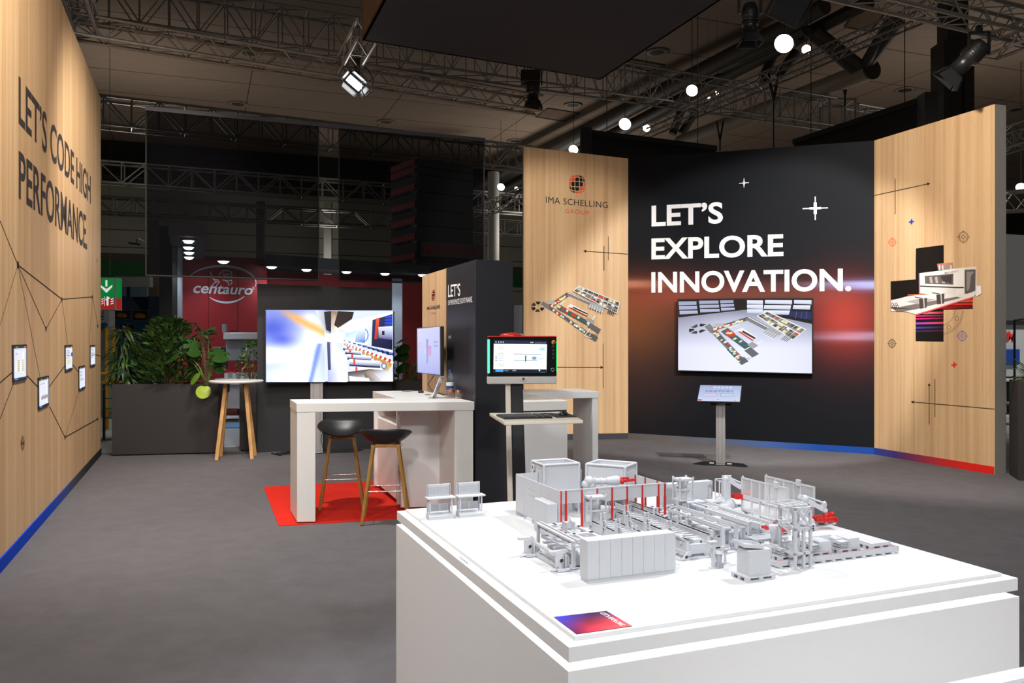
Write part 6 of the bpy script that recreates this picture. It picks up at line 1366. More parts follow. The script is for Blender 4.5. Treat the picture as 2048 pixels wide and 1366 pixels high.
# tall cabinet row
m = MT('model_cabinet_row', 'white model cabinet row of eight tall doors, nearest piece of the factory', .284, .446)
m.b('plinth', .286, .618, .449, .5, 0, .012); m.b('carcass', .284, .62, .4485, .503, .012, .1385, bev=.0006)
for i in range(8): m.b('door', .2848 + i * .0419, .2848 + (i + 1) * .0419 - .0009, .446, .4485, .0125, .138)
for i in range(4): m.b('handle', .284 + (2 * i + 1) * .0419 - .002, .284 + (2 * i + 1) * .0419 - .0006, .4445, .446, .068, .086)
# robot cell enclosure
m = MT('model_cell_enclosure', 'white model robot cell enclosure with red posts along its front', .472, 1.046); UL, UR, VF, VB, HE = .470, .957, 1.046, 1.515, .188
for i in range(5): m.b('wall_panel', UL - .004, UL, VF + i * .0938, VF + (i + 1) * .0938 - .0012, .02, HE)
for i in range(6): m.b('foot', UL - .005, UL + .003, VF + i * .0918, VF + i * .0918 + .006, 0, .02)
m.many('door_line', [(UL - .0045, UL - .004, 1.30, 1.37, z, z + .0012) for z in (.145, .12)], mat('model_shade', (.30, .31, .33), .7))
m.b('rear_panel', UL, .80, VB - .005, VB, .0, HE); m.b('fascia_strip', UL, UR, VF + .004, VF + .009, .135, HE); m.b('top_rail', UL, UR, VF + .002, VF + .011, HE - .004, HE + .002)
for i, u in enumerate((.468, .491, .563, .633, .702, .773, .846, .925, .957)):
    m.p('post', MB().bb(u, u + .008, VF - .001, VF + .006, 0, .135).bb(u + .001, u + .006, VF - .001, VF + .005, .135, HE), MODELR)
    m.b('cover_strip', u + .008, u + .011, VF + .001, VF + .004, .10, HE)
m.b('side_fascia', UR + .002, UR + .006, VF, 1.29, .135, HE)
for v in (1.10, 1.20, 1.285): m.b('post', UR - .002, UR + .005, v, v + .007, 0, HE + .001, MODELR)
m = MT('model_control_cabinet', 'white model control cabinet against the left side of the robot cell', .424, 1.062)
m.b('carcass', .4265, .464, 1.062, 1.21, .0, .135, bev=.0006)
for i in range(4): m.b('door', .424, .4265, 1.0625 + i * .0369, 1.0625 + (i + 1) * .0369 - .001, .008, .134)
# open-topped machine housings inside the cell
def bin_(lab, FL, FR, BL, h):
    a, b, c = uvat(*FL, h), uvat(*FR, h), uvat(*BL, h); w = (b - a).length; d = (c - a).length; rz = atan2((b - a).y, (b - a).x)
    m = MT('model_open_housing', lab, a.x, a.y, 'open model housings', rz=rz); o = m.o; q = .007
    for n, x0, x1, y0, y1, z0 in (('wall_panel', 0, w, 0, .004, .1), ('wall_panel', 0, w, d - .004, d, .02), ('wall_panel', 0, .004, .004, d - .004, .02), ('wall_panel', w - .004, w, .004, d - .004, .02)): obj(n, MB().bb(x0, x1, y0, y1, z0, h - .006), MODEL, o)
    for x in (0, w):
        for y in (0, d): obj('corner_post', MB().tube((x, y, 0), (x, y, h - .01), q, 10).ball((x, y, h - .01), q, 10, 6), MODEL, o)
    mr = MB(); mr.tube((0, 0, h - .006), (w, 0, h - .006), .006, 8).tube((0, d, h - .006), (w, d, h - .006), .006, 8).tube((0, 0, h - .006), (0, d, h - .006), .006, 8).tube((w, 0, h - .006), (w, d, h - .006), .006, 8); obj('rim', mr, MODEL, o)
    obj('inner_tray', MB().bb(.01, w - .01, .01, d - .01, h - .06, h - .05), MODEL, o); obj('side_frame', MB().bb(-.002, 0, .02, d - .02, .05, h - .035), MODEL, o, bev=.001); obj('side_frame', MB().bb(w, w + .002, .02, d - .02, .05, h - .035), MODEL, o, bev=.001)
    return o, w, d, h
o, w, d, h = bin_('open-topped white model housing at the left rear of the cell', (1088, 928), (1158, 924), (1064, 919.5), .235); mb = MB(); mb.ring((-.006, d * .8, h - .035), .014, .005, 14, 6, 0, (1, 0, 0)).ring((-.006, d * .8, h - .06), .008, .004, 12, 6, 0, (1, 0, 0)).tube((-.003, d * .8, h - .1), (-.003, d * .8, h - .2), .006, 8); obj('hub', mb, MODEL, o)
bin_('open-topped white model housing turned askew at the right rear of the cell', (1173, 925.5), (1250, 931.5), (1190, 917.5), .235)
# robot in the cell
YR = 3.52; m = MT('model_robot_arm', 'white model robot arm reaching right with a red gripper inside the cell', .62, 1.2); L_ = lambda px, py, dy=0: uvz(px, py, YR + dy)
bz = L_(1176, 980); m.p('arm_base', MB().tube((bz.x, bz.y, 0), (bz.x, bz.y, .12), .03, 14, r2=.022)); mb = MB()
for px, py, r in ((1172, 969, .02), (1178, 962, .022), (1184, 970, .018)): mb.ball(L_(px, py), r, 12, 8)
m.p('shoulder', mb); m.p('upper_arm', MB().tube(L_(1176, 963), L_(1214, 962), .015, 12, r2=.013).tube(L_(1188, 962), L_(1190, 962), .02, 12).tube(L_(1201, 963), L_(1204, 963), .018, 12)); m.p('forearm', MB().tube(L_(1213, 962), L_(1232, 961), .017, 12, r2=.021).ball(L_(1233, 961), .021, 12, 8))
g = MB(); g.tube(L_(1236, 960), L_(1240, 963), .016, 10); g.bar(L_(1240, 957), L_(1258, 956), .008, .008); g.bar(L_(1243, 963), L_(1271, 959), .01, .01); g.ball(L_(1244, 963), .012, 8, 6); g.bar(L_(1238, 956), L_(1246, 964), .012, .01); m.p('gripper', g, MODELR)
m = MT('model_low_bench', 'low white model bench with a ribbed front inside the robot cell', .70, 1.13); m.b('body', .72, .80, 1.10, 1.16, 0, .075); m.b('top_shelf', .715, .805, 1.095, 1.165, .118, .124)
for u in (.72, .795): m.b('post', u, u + .005, 1.10, 1.105, .07, .12)
m.many('rib', [(.722 + i * .0055, .7245 + i * .0055, 1.0985, 1.10, .005, .04) for i in range(14)])
m = MT('model_drum', 'white model roller drum beside the left rear housing', .50, 1.19); m.p('roll', MB().tube((.49, 1.17, .12), (.565, 1.17, .12), .014, 12)); m.p('stand', MB().bb(.495, .56, 1.16, 1.18, 0, .11))
# long white box at the back
m = MT('model_long_box', 'long white model cabinet standing behind the conveyor lines', 1.1, 1.27); m.b('carcass', 1.09, 1.362, 1.27, 1.31, 0, .138, bev=.0008)
# hopper towers
def hopper(lab, px, py, colh, h):
    a = uvat(px, py); u, v = a.x, a.y; m = MT('model_hopper_tower', lab, u, v, 'model hopper towers'); w = .034
    m.b('column', u - .012, u + .012, v - .012, v + .012, 0, colh); m.b('platform', u - w - .004, u + w + .004, v - w, v + w, colh, colh + .005)
    for x in (-1, 1):
        for y in (-1, 1): m.b('post', u + x * w - .003, u + x * w + .003, v + y * w * .8 - .003, v + y * w * .8 + .003, colh, h - .008)
    z1 = colh + (h - colh) * .45
    for y in (-1, 1): m.b('cross_bar', u - w, u + w, v + y * w * .8 - .003, v + y * w * .8 + .003, z1, z1 + .008)
    m.p('hopper', MB().lathe([(.018, colh + .006), (.018, z1 - .02), (.028, z1 - .004), (.0285, z1)], 16, (u, v, 0)))
    m.p('hopper', MB().lathe([(.014, z1 + .008), (.028, z1 + .028), (.03, h - .018), (.03, h - .014)], 4, (u, v, 0), 0, False))
    m.b('lid', u - w - .003, u + w + .003, v - w * .8, v + w * .8, h - .016, h - .004, bev=.002)
    for x in (-1, 1):
        for y in (-1, 1): m.p('lifting_lug', MB().tube((u + x * w, v + y * w * .8, h - .008), (u + x * w, v + y * w * .8, h + .002), .005, 8))
hopper('white model hopper tower among the conveyors, nearer one', 1190.5, 1072, .052, .168); hopper('white model hopper tower on a tall column by the long box', 1366, 1041, .092, .192)
# conveyor lines
def postpair(m, u, v, h=.05, n=2, z0=.06):
    for k in range(n):
        x = u + k * .016; m.p('clamp_post', MB().tube((x, v, z0), (x, v, z0 + h), .0042, 8).tube((x, v, z0 + h), (x, v, z0 + h + .006), .0052, 8).bb(x - .005, x + .005, v - .005, v + .005, z0 - .02, z0 + h * .55))
    m.p('hose', MB().ring((u + .008, v - .012, z0 + .018), .014, .0022, 12, 5, 0, (1, .2, 0)))
def slats(m, u0, u1, v0, v1, z, n, name='roller'):
    for i in range(n):
        v = v0 + (v1 - v0) * (i + .5) / n; m.b(name, u0, u1, v - .006, v + .006, z - .004, z)
# line A (centre)
m = MT('model_conveyor', 'white model conveyor ending in triangular feet just right of the cabinet row', .745, .565, 'model conveyors')
for u, z in ((.752, .072), (.842, .084)):
    m.p('side_beam', MB().bb(u, u + .012, .578, 1.13, .028, z).bb(u - .002, u + .014, .578, 1.13, z - .006, z)); m.p('lower_beam', MB().bb(u - .006, u + .018, .575, 1.13, .014, .028))
slats(m, .764, .842, .62, 1.12, .066, 16); m.b('deck', .764, .842, .585, .60, .015, .05); m.b('end_plate', .745, .86, .566, .575, 0, .008)
for u in (.752, .848):
    s = -1 if u < .8 else 1
    m.p('foot_gusset', MB().ext([(u, .566, .003), (u + s * .03, .566, .003), (u, .566, .032)] if s < 0 else [(u, .566, .003), (u, .566, .032), (u + s * .03, .566, .003)], (0, .006, 0))); m.p('foot_hole', MB().tube((u + s * .008, .5655, .013), (u + s * .008, .5665, .013), .006, 12), DKH)
m.b('cable_box', .80, .842, .60, .64, .0, .062); m.many('window_hole', [(.826, .834, .5995, .60, z, z + .012) for z in (.018, .044)], DKH)
m.p('drive_motor', MB().tube((.752, .60, .072), (.752, .65, .072), .008, 10).tube((.74, .62, .078), (.77, .62, .078), .005, 8).tube((.745, .61, .055), (.768, .61, .055), .006, 8))
for v in (.70, .86, 1.02): postpair(m, .748, v)
for v in (.78, .95): postpair(m, .846, v, .045)
# line A2 (left centre, behind the cabinet row)
m = MT('model_conveyor', 'white model conveyor half hidden behind the tall cabinet row', .57, .60, 'model conveyors')
for u in (.585, .672): m.p('side_beam', MB().bb(u, u + .01, .56, 1.02, .03, .066).bb(u - .002, u + .012, .56, 1.02, .06, .066)); m.b('lower_beam', u - .003, u + .013, .56, 1.02, .0, .012)
slats(m, .595, .672, .58, 1.01, .06, 14)
for v in (.66, .78, .90): postpair(m, .575, v, .055)
for v in (.72, .86): postpair(m, .668, v, .045)
m.b('gear_box', .69, .73, .80, .85, .02, .05, bev=.002); m.b('gear_stand', .70, .72, .81, .84, 0, .02)
# front left sanding / edge machine
m = MT('model_edge_machine', 'white model edging machine at the front left with looped hoses and a gantry rail', .28, .58); U0 = .291
m.p('gantry_rail', MB().bb(U0, U0 + .012, .572, .885, .104, .11).bb(U0 + .014, U0 + .02, .572, .885, .106, .114)); m.b('gantry_leg', U0 + .002, U0 + .012, .574, .586, .018, .104); m.b('gantry_leg', U0 + .002, U0 + .012, .872, .884, 0, .104)
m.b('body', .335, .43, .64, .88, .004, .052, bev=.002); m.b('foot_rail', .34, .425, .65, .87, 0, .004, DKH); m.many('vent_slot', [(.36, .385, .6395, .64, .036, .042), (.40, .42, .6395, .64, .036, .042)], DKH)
m.b('side_beam', .315, .335, .62, .89, .05, .062); m.b('side_beam', .262, .275, .62, .86, .04, .05); m.b('lower_beam', .262, .27, .61, .86, .002, .012)
mb = MB(); 
for u0, u1, v0, v1 in ((.30, .44, .86, .89), (.30, .44, .80, .82), (.30, .44, .70, .72), (.30, .44, .62, .635), (.30, .315, .62, .89), (.425, .44, .62, .89), (.36, .37, .62, .89)): mb.bb(u0, u1, v0, v1, .092, .1)
m.p('frame_top', mb); m.p('clamp_block', MB().bb(.36, .365, .76, .80, .1, .128).bb(.39, .395, .76, .80, .1, .128).bb(.36, .395, .785, .80, .1, .125)); m.p('hose_loop', MB().ring((.375, .79, .132), .011, .0032, 14, 6, 0, (.3, 1, 0), 0, pi))
for i in range(4): m.b('inner_bar', .285, .33, .66 + i * .045, .675 + i * .045, .05, .058)
for v, du in ((.845, -.012), (.625, .012)):
    u = .268 + du; m.b('motor_plate', u - .03, u + .012, v - .006, v + .002, .012, .062, bev=.0015); m.p('shaft_hole', MB().tube((u - .008, v - .0065, .034), (u - .008, v - .0055, .034), .0075, 14), DKH); m.p('shaft_ring', MB().ring((u - .008, v - .007, .034), .009, .002, 14, 5, 0, (0, 1, 0)))
    m.p('hose_loop', MB().ring((u - .01, v, .063), .012, .003, 14, 6, 0, (.2, 1, 0), 0, pi)); m.b('motor_head', u - .05, u + .008, v - .004, v + .014, .06, .068, bev=.001); m.p('spindle', MB().tube((u + .006, v - .014, .008), (u + .006, v - .014, .054), .0045, 8).tube((u + .014, v - .012, .01), (u + .014, v - .012, .048), .004, 8)); m.p('clamp_foot', MB().bar((u - .03, v - .02, .006), (u + .012, v - .026, .006), .012, .008).bar((u + .012, v - .026, .004), (u + .028, v - .024, .022), .008, .006).tube((u - .05, v - .01, .004), (u - .02, v - .012, .006), .005, 6))
# gantry line B
m = MT('model_gantry_line', 'white model processing line with two overhead gantry rails in the centre', .91, .585)
for u, v0, v1 in ((.912, .585, .95), (.984, .60, 1.0)):
    m.p('gantry_rail', MB().bb(u, u + .012, v0, v1, .09, .097).bb(u + .002, u + .006, v0, v1, .097, .104)); m.b('gantry_leg', u, u + .012, v0, v0 + .012, .012, .09); m.b('gantry_leg', u, u + .012, v1 - .012, v1, .0, .09)
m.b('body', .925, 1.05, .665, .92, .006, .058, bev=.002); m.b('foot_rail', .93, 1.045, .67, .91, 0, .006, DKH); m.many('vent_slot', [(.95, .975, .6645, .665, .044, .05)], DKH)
mb = MB()
for u0, u1, v0, v1 in ((.925, .995, .62, .63), (.925, .995, .70, .715), (.925, .995, .79, .805), (.925, .995, .88, .895), (.925, .94, .62, .95), (.98, .995, .62, .95)): mb.bb(u0, u1, v0, v1, .084, .09)
m.p('frame_top', mb); m.b('table_plate', .93, 1.0, .66, .86, .06, .066); m.b('table_plate', .935, 1.0, .645, .70, .07, .075)
m.p('drive_unit', MB().tube((.912, .655, .06), (.925, .655, .06), .012, 12).bb(.90, .925, .64, .66, .055, .08).bb(.895, .93, .63, .64, .03, .035)); m.p('wheel_guard', MB().ring((.995, .65, .012), .014, .005, 10, 5, 0, (1, 0, 0), 0, pi).ring((1.02, .65, .012), .014, .005, 10, 5, 0, (1, 0, 0), 0, pi)); postpair(m, .90, .80, .04); 
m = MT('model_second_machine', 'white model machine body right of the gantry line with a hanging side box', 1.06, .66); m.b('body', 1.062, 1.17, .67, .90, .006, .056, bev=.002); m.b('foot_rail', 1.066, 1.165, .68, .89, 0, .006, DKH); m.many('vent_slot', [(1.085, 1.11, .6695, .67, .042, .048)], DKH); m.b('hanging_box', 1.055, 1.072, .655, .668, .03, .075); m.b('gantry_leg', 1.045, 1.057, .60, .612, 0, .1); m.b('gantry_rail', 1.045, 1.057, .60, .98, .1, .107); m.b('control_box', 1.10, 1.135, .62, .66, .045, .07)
m = MT('model_chain_conveyor', 'white model chain conveyor with round sprockets running past the red floor gripper', 1.07, .62)
for u in (1.09, 1.15): m.b('side_beam', u, u + .008, .60, .93, .078, .098)
for i in range(14): m.p('sprocket', MB().tube((1.098, .64 + i * .021, .09), (1.106, .64 + i * .021, .09), .006, 10), DKH if i % 2 else MODEL)
slats(m, 1.098, 1.15, .62, .92, .086, 12)
for u in (1.09, 1.15): 
    for v in (.605, .91): m.b('leg', u, u + .008, v, v + .008, 0, .08)
m = MT('model_roller_track', 'low white model roller track on thin legs in front of the chain conveyor', 1.03, .53); m.b('side_beam', 1.03, 1.17, .53, .537, .048, .058); m.b('side_beam', 1.03, 1.17, .60, .607, .048, .058)
for i in range(12): m.b('roller', 1.034 + i * .0115, 1.041 + i * .0115, .537, .60, .05, .055)
for u in (1.05, 1.155): 
    for v in (.53, .60): m.b('leg', u, u + .008, v, v + .007, 0, .05)
m = MT('model_lattice_track', 'white model track with a row of oval openings left of the standing robot', 1.18, .95); m.p('side_beam', MB().bb(1.19, 1.198, .90, 1.16, .05, .07)); m.b('side_beam', 1.25, 1.258, .90, 1.16, .05, .07); slats(m, 1.198, 1.25, .91, 1.15, .064, 8)
for i in range(6): m.p('oval_opening', MB().tube((1.1895, .93 + i * .03, .06), (1.1905, .93 + i * .03, .06), .007, 10), DKH)
for u in (1.192, 1.25): m.b('leg', u, u + .006, .905, .911, 0, .05); m.b('leg', u, u + .006, 1.15, 1.156, 0, .05)
m = MT('model_table_line', 'white model table line with rectangular cut-outs behind the gantry line', .92, 1.0)
mb = MB(); 
for i in range(7): mb.bb(.93, 1.12, .99 + i * .035, 1.005 + i * .035, .05, .056)
for u in (.93, .99, 1.05, 1.108): mb.bb(u, u + .012, .99, 1.22, .05, .056)
m.p('frame_top', mb); 
for u in (.935, 1.11):
    for v in (.995, 1.20): m.b('leg', u, u + .008, v, v + .008, 0, .05)
m.b('stacked_panels', 1.0, 1.10, 1.0, 1.08, .056, .066)
m = MT('model_left_conveyor', 'white model conveyor leading out of the robot cell under the red posts', .80, 1.14)
for u in (.86, .93): m.p('side_beam', MB().bb(u, u + .01, 1.06, 1.30, .03, .07).bb(u - .002, u + .012, 1.06, 1.30, .064, .07))
slats(m, .87, .93, 1.07, 1.29, .062, 8)
for u in (.862, .93):
    for v in (1.07, 1.28): m.b('leg', u, u + .008, v, v + .008, 0, .03)
# side tables
for lab, u, v in (('small white model table left of the standing robot', 1.172, 1.19), ('small white model table touching the standing robot base', 1.285, 1.17)):
    m = MT('model_side_table', lab, u, v, 'small model tables'); m.b('tabletop', u, u + .098, v, v + .06, .058, .063)
    for x in (u + .002, u + .09):
        for y in (v + .002, v + .052): m.b('leg', x, x + .005, y, y + .005, 0, .058)
# palletising robots
def gripper(m, L_, x0, y0, x1, y1):
    g = MB(); w_ = x1 - x0; h_ = y1 - y0; a = L_(x0, y1 - h_ * .15); b = L_(x1, y1 - h_ * .2); g.bar(a, b, .045, .008); a = L_(x0, y1 - h_ * .45); b = L_(x1 - w_ * .05, y1 - h_ * .5); g.bar(a, b, .04, .012)
    for f in (.05, .3, .55, .8, .97): p = L_(x0 + w_ * f, y1 - h_ * .3); g.box(p, (.008, .05, .02))
    for f in (.1, .9): p = L_(x0 + w_ * f, y1 - h_ * .42); g.ball(p, .012, 8, 6)
    p = L_(x0 + w_ * .6, y0 + h_ * .3); g.ball(p, .014, 10, 6); g.tube(p, L_(x0 + w_ * .6, y1 - h_ * .5), .01, 8); g.bar(L_(x0 + w_ * .5, y0 + h_ * .22), L_(x0 + w_ * .95, y0 + h_ * .12), .012, .012); g.ball(L_(x0 + w_ * .95, y0 + h_ * .16), .009, 8, 6)
    m.p('gripper', g, MODELR)
YQ = 3.76; L2_ = lambda px, py, dy=0: uvz(px, py, YQ + dy)
a = uvat(1446, 1028); m = MT('model_pallet_robot', 'white model palletising robot standing upright with a raised red gripper', a.x, a.y, 'model palletising robots')
m.p('pedestal', MB().lathe([(.045, 0), (.045, .01), (.035, .018), (.036, .04), (.03, .05)], 18, (a.x, a.y, 0))); mb = MB(); mb.tube(L2_(1434, 1008), L2_(1462, 1006), .026, 14); mb.ball(L2_(1441, 1005), .032, 14, 8).ball(L2_(1459, 1009), .028, 12, 8); m.p('turret', mb)
m.p('upper_arm', MB().bar(L2_(1452, 1010), L2_(1452, 962), .036, .026).tube(L2_(1457, 1006), L2_(1455, 965), .008, 8), bev=.003); m.p('elbow', MB().ball(L2_(1451, 958), .018, 12, 8).bar(L2_(1445, 956), L2_(1462, 955), .02, .02)); m.p('forearm', MB().bar(L2_(1453, 957), L2_(1481, 975), .022, .02).tube(L2_(1456, 954), L2_(1482, 966), .005, 6), bev=.002); m.p('wrist', MB().ball(L2_(1484, 976), .014, 10, 6).bar(L2_(1482, 968), L2_(1487, 981), .014, .02))
gripper(m, L2_, 1468, 982, 1501, 997.5)
mb = MB(); mb.path([L2_(1430.5, 1002), L2_(1430.5, 958), L2_(1449, 957)], .0028, 6); mb.path([L2_(1439, 1000), L2_(1439, 960)], .0035, 6); mb.path([L2_(1430.5, 958), L2_(1441, 965), L2_(1441, 960)], .0025, 6); m.p('cable_frame', mb); m.b('cable_plate', a.x + .012, a.x + .016, a.y + .02, a.y + .03, .06, .15)
YQ3 = 3.46; L3_ = lambda px, py, dy=0: uvz(px, py, YQ3 + dy)
a = uvat(1612, 1062); m = MT('model_pallet_robot', 'white model palletising robot behind the lattice tower with a lowered red gripper', a.x, a.y, 'model palletising robots')
m.p('pedestal', MB().lathe([(.045, 0), (.045, .01), (.035, .018), (.036, .04), (.03, .05)], 18, (a.x, a.y, 0))); m.p('turret', MB().ball(L3_(1604, 1036), .03, 14, 8).tube(L3_(1594, 1040), L3_(1614, 1038), .024, 12)); m.p('upper_arm', MB().bar(L3_(1606, 1040), L3_(1606, 1000), .034, .026), bev=.003); m.p('elbow', MB().ball(L3_(1609, 998), .018, 12, 8)); m.p('forearm', MB().bar(L3_(1598, 992), L3_(1645, 1018), .022, .02).tube(L3_(1614, 994), L3_(1648, 1006), .005, 6).ball(L3_(1649, 1006), .009, 8, 6), bev=.002); m.p('wrist', MB().bar(L3_(1648, 1006), L3_(1645, 1022), .016, .02).ball(L3_(1650, 1021), .012, 10, 6))
gripper(m, L3_, 1630.5, 1024.5, 1667, 1044)
YQ4 = 3.28; L4_ = lambda px, py, dy=0: uvz(px, py, YQ4 + dy)
a = uvat(1560, 1068); m = MT('model_floor_gripper', 'red model gripper lying low in front of the mesh fences', a.x, a.y)
g = MB(); 
for p, q, w_ in (((1525, 1042), (1536, 1046), .012), ((1526, 1053), (1545, 1055), .02), ((1536, 1046), (1556, 1051), .022), ((1545, 1057), (1579, 1057), .022), ((1546, 1064), (1576, 1060), .012), ((1555, 1048), (1550, 1058), .016)): g.bar(L4_(*p), L4_(*q), w_, w_ * .8)
for px, py in ((1526, 1043), (1536, 1046), (1527, 1053), (1545, 1045), (1556, 1050), (1576, 1056), (1560, 1060)): g.ball(L4_(px, py), .011, 8, 6)
m.p('gripper', g, MODELR); m.p('arm_tube', MB().tube(L4_(1553, 1050), L4_(1582, 1048), .007, 8).tube(L4_(1532, 1057), L4_(1556, 1060), .006, 8).ring(L4_(1533, 1055), .012, .002, 10, 5, 0, (.3, -1, 0))); m.b('support', a.x - .04, a.x + .05, a.y - .005, a.y + .02, 0, .022)
# mesh fences
MESHM = gauze('model_mesh', (.66, .67, .69), .55)
def fence(lab, u, v0, v1, h, sv):
    m = MT('model_mesh_fence', lab, u, v0, 'model mesh fences'); n = 5; vs_ = [v0 + (v1 - v0) * f for f in (0, .26, .40, .6, .78, 1)]
    for v in vs_: m.b('post', u - .003, u + .003, v - .0035, v + .0035, 0, h)
    for z0, z1 in ((h - .008, h), (.072, .09), (.018, .026)): m.b('rail', u - .002, u + .002, v0, v1, z0, z1)
    for a_, b_ in zip(vs_, vs_[1:]):
        for z0, z1 in ((.09, h - .008), (.026, .072)):
            mb = MB(); mb._add([(u, a_ + .004, z0), (u, b_ - .004, z0), (u, b_ - .004, z1), (u, a_ + .004, z1)], [(0, 1, 2, 3)]); m.p('mesh_panel', mb, MESHM)
    m.b('sensor_box', u - .008, u + .006, sv, sv + .022, h - .012, h + .014, bev=.001); m.p('post_cap', MB().tube((u, v1 - .006, h), (u, v1 - .006, h + .006), .004, 8))
    m.b('red_line', u - .03, u - .0285, v0, v1 - .02, 0, .0006, MODELR)
fence('white model mesh fence nearer the standing robot', 1.437, .84, 1.15, .17, .905); fence('white model mesh fence, rear one at the right table edge', 1.565, .83, 1.145, .17, .915)
# lattice tower
m = MT('model_lattice_tower', 'tall white model lattice tower with cross bracing at the right front', .99, .31)
LEG = [(1.022, .322), (1.058, .322), (1.088, .322), (1.022, .40), (1.088, .40)]
for i, (u, v) in enumerate(LEG): hh = .215 if i != 1 else .14; m.b('leg', u, u + .009, v, v + .009, .004, hh); m.b('foot_plate', u - .006, u + .014, v - .006, v + .014, 0, .004)
for z in (.05, .135, .205):
    m.b('cross_bar', 1.022, 1.097, .322, .331, z, z + .009); m.b('cross_bar', 1.022, 1.097, .40, .409, z, z + .009); m.b('side_bar', 1.022, 1.031, .322, .409, z, z + .009); m.b('side_bar', 1.088, 1.097, .322, .409, z, z + .009)
for a_, b_ in (((1.03, .325, .145), (1.09, .325, .205)), ((1.03, .325, .205), (1.09, .325, .145)), ((1.092, .33, .145), (1.092, .40, .205)), ((1.026, .33, .14), (1.026, .40, .17))): m.p('brace', MB().bar(a_, b_, .005, .005))
mb = MB()
for u0, u1, v0, v1 in ((.965, 1.10, .34, .346), (.965, 1.10, .43, .436), (.965, .971, .34, .436), (1.03, 1.036, .34, .436), (1.094, 1.10, .34, .436), (1.0, 1.004, .34, .436)): mb.bb(u0, u1, v0, v1, .214, .219)
m.p('platform_frame', mb); m.b('outrigger', .955, 1.022, .34, .348, .166, .174); m.p('brace', MB().bar((.96, .344, .168), (1.022, .344, .125), .006, .006)); m.b('outrigger', .955, .963, .34, .42, .166, .174); m.b('pillar_tube', 1.07, 1.09, .375, .395, 0, .21, bev=.004)
m.b('hopper_box', 1.0, 1.05, .42, .47, .02, .06); m.p('hopper_cone', MB().lathe([(.012, .06), (.028, .12), (.03, .13)], 4, (1.035, .44, 0), 0, False))
# collecting box with chute on pallet
def pallet(m, u0, u1, v0, v1, z0=0.0):
    h = .017; mb = MB()
    for i in range(3): v = v0 + (v1 - v0 - .014) * i / 2; m.b('skid', u0, u1, v, v + .014, z0, z0 + .005)
    for i in range(3):
        for j in range(3): u = u0 + (u1 - u0 - .016) * i / 2; v = v0 + (v1 - v0 - .014) * j / 2; mb.bb(u, u + .016, v, v + .014, z0 + .005, z0 + .012)
    m.p('block', mb)['kind'] = 'stuff'
    m.b('deck', u0, u1, v0, v1, z0 + .012, z0 + h)
m = MT('model_collecting_box', 'white model collecting box with a tilted tray on top, right of the cabinet row', .77, .255); pallet(m, .772, .888, .262, .345)
m.b('box', .788, .876, .27, .335, .017, .1, bev=.0006); m.b('side_box', .876, .884, .28, .33, .045, .098)
m.p('tray', MB().ext([(.778, .285, .112), (.846, .275, .103), (.85, .275, .105), (.782, .285, .116)], (0, .06, 0)).bar((.776, .285, .116), (.85, .274, .107), .003, .012).bar((.776, .345, .118), (.85, .335, .110), .003, .012).bar((.776, .285, .118), (.776, .345, .120), .003, .012).bar((.85, .275, .109), (.85, .335, .111), .003, .010))
# small posts
m = MT('model_post_station', 'white model post with head box and bucket in front of the gantry line', .77, .45); m.b('foot_plate', .762, .79, .438, .462, 0, .003); m.b('post', .772, .783, .446, .457, .003, .088); m.b('head', .756, .79, .442, .462, .088, .094); m.p('head_motor', MB().bb(.752, .772, .444, .46, .07, .086).tube((.76, .44, .08), (.76, .466, .08), .006, 8)); m.b('bucket_base', .788, .81, .438, .46, 0, .016); m.p('bucket', MB().lathe([(.0095, .016), (.0115, .046), (.013, .047), (.013, .05), (.001, .05)], 16, (.799, .449, 0)))
m = MT('model_valve_post', 'small white model post with a cluster of valves beside the post station', .85, .49); m.b('foot_plate', .842, .868, .478, .5, 0, .003); m.b('post', .851, .858, .486, .493, .003, .05); m.p('valve_block', MB().bb(.84, .872, .482, .496, .046, .06).bb(.848, .854, .48, .484, .06, .068).bb(.858, .864, .48, .484, .06, .066).bb(.856, .861, .484, .49, .03, .046).tube((.844, .48, .052), (.868, .48, .052), .004, 8))
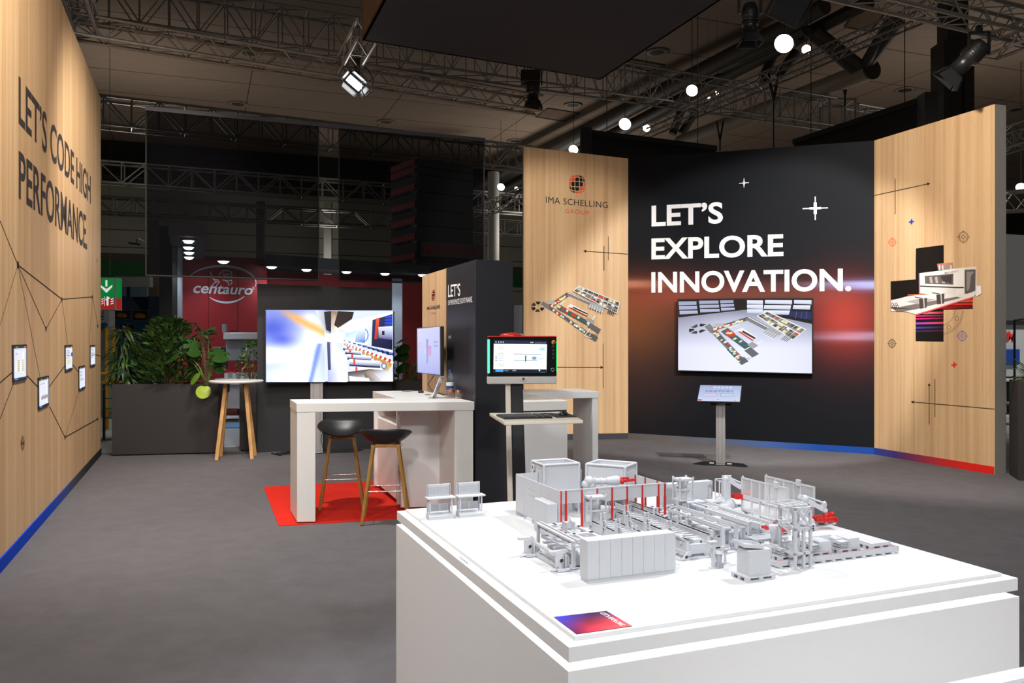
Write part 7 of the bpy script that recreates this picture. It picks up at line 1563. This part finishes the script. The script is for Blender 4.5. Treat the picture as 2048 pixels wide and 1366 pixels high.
# pallet rail with stacks
m = MT('model_pallet_rail', 'long white model pallet rail with a red edge line at the right front', .975, .36); m.b('side_beam', .975, 1.54, .362, .368, .006, .026); m.b('side_beam', .975, 1.54, .45, .456, .006, .022); m.b('end_beam', 1.536, 1.54, .362, .456, .006, .026); m.b('edge_line', .98, 1.538, .3625, .3645, .026, .0266, MODELR); m.b('bed', .978, 1.536, .368, .45, .006, .012)
for i in range(12): m.b('sleeper', .985 + i * .047, .999 + i * .047, .355, .462, 0, .006)
for i in range(40): m.b('roller', .982 + i * .0138, .989 + i * .0138, .37, .448, .012, .018)
for lab, u0, kind in (('white model pallet stack nearest the collecting box, with mixed boxes', 1.0, 0), ('white model pallet stack right of the lattice tower', 1.135, 1), ('white model pallet stack in the middle of the pallet rail', 1.268, 1), ('white model pallet with a single plate at the end of the rail', 1.42, 2)):
    m = MT('model_loaded_pallet', lab, u0, .375, 'model pallets on the rail'); pallet(m, u0, u0 + .1, .375, .445, .018); z = .035
    if kind == 2: m.b('plate', u0 + .004, u0 + .096, .378, .442, z, z + .006)
    else:
        m.b('carton', u0 + .045, u0 + .098, .378, .442, z, z + .035, bev=.0006); m.b('carton', u0 + .01, u0 + .046, .405, .44, z, z + .032, bev=.0006)
        for i in range(9): m.p('sheet', MB().box((u0 + .028 + (i % 3) * .003, .395 + (i % 2) * .002, z + .0015 + i * .003), (.05, .038, .0016), rot=(0, 0, .06 * (i % 3 - 1))))
        if kind == 0: m.b('carton', u0 + .03, u0 + .075, .38, .41, z + .028, z + .044)
# single pallets, box unit, low block
for lab, px, py, w_, d_ in (('empty white model pallet beside the standing robot', 1458, 1017, .085, .05), ('white model pallet between the fences and the chain conveyor', 1494, 1028, .07, .035), ('white model pallet under the lowered red gripper at the table edge', 1632, 1053, .11, .06), ('white model pallet under the red floor gripper', 1546, 1074, .09, .05)):
    a = uvat(px, py); m = MT('model_empty_pallet', lab, a.x, a.y, 'empty model pallets'); pallet(m, a.x, a.x + w_, a.y, a.y + d_)
a = uvat(1621, 1072); m = MT('model_port_box', 'white model box with a column of round ports behind the lattice tower', a.x, a.y); m.b('box', a.x, a.x + .03, a.y, a.y + .05, 0, .045)
for i in range(4): m.p('port', MB().tube((a.x + .014, a.y - .0006, .008 + i * .0105), (a.x + .014, a.y + .0004, .008 + i * .0105), .0042, 10), DKH)
a = uvat(1627, 1083); m = MT('model_low_block', 'low white model block behind the pallet stacks', a.x, a.y); m.b('block', a.x - .03, a.x + .09, a.y, a.y + .07, 0, .02, bev=.0006)
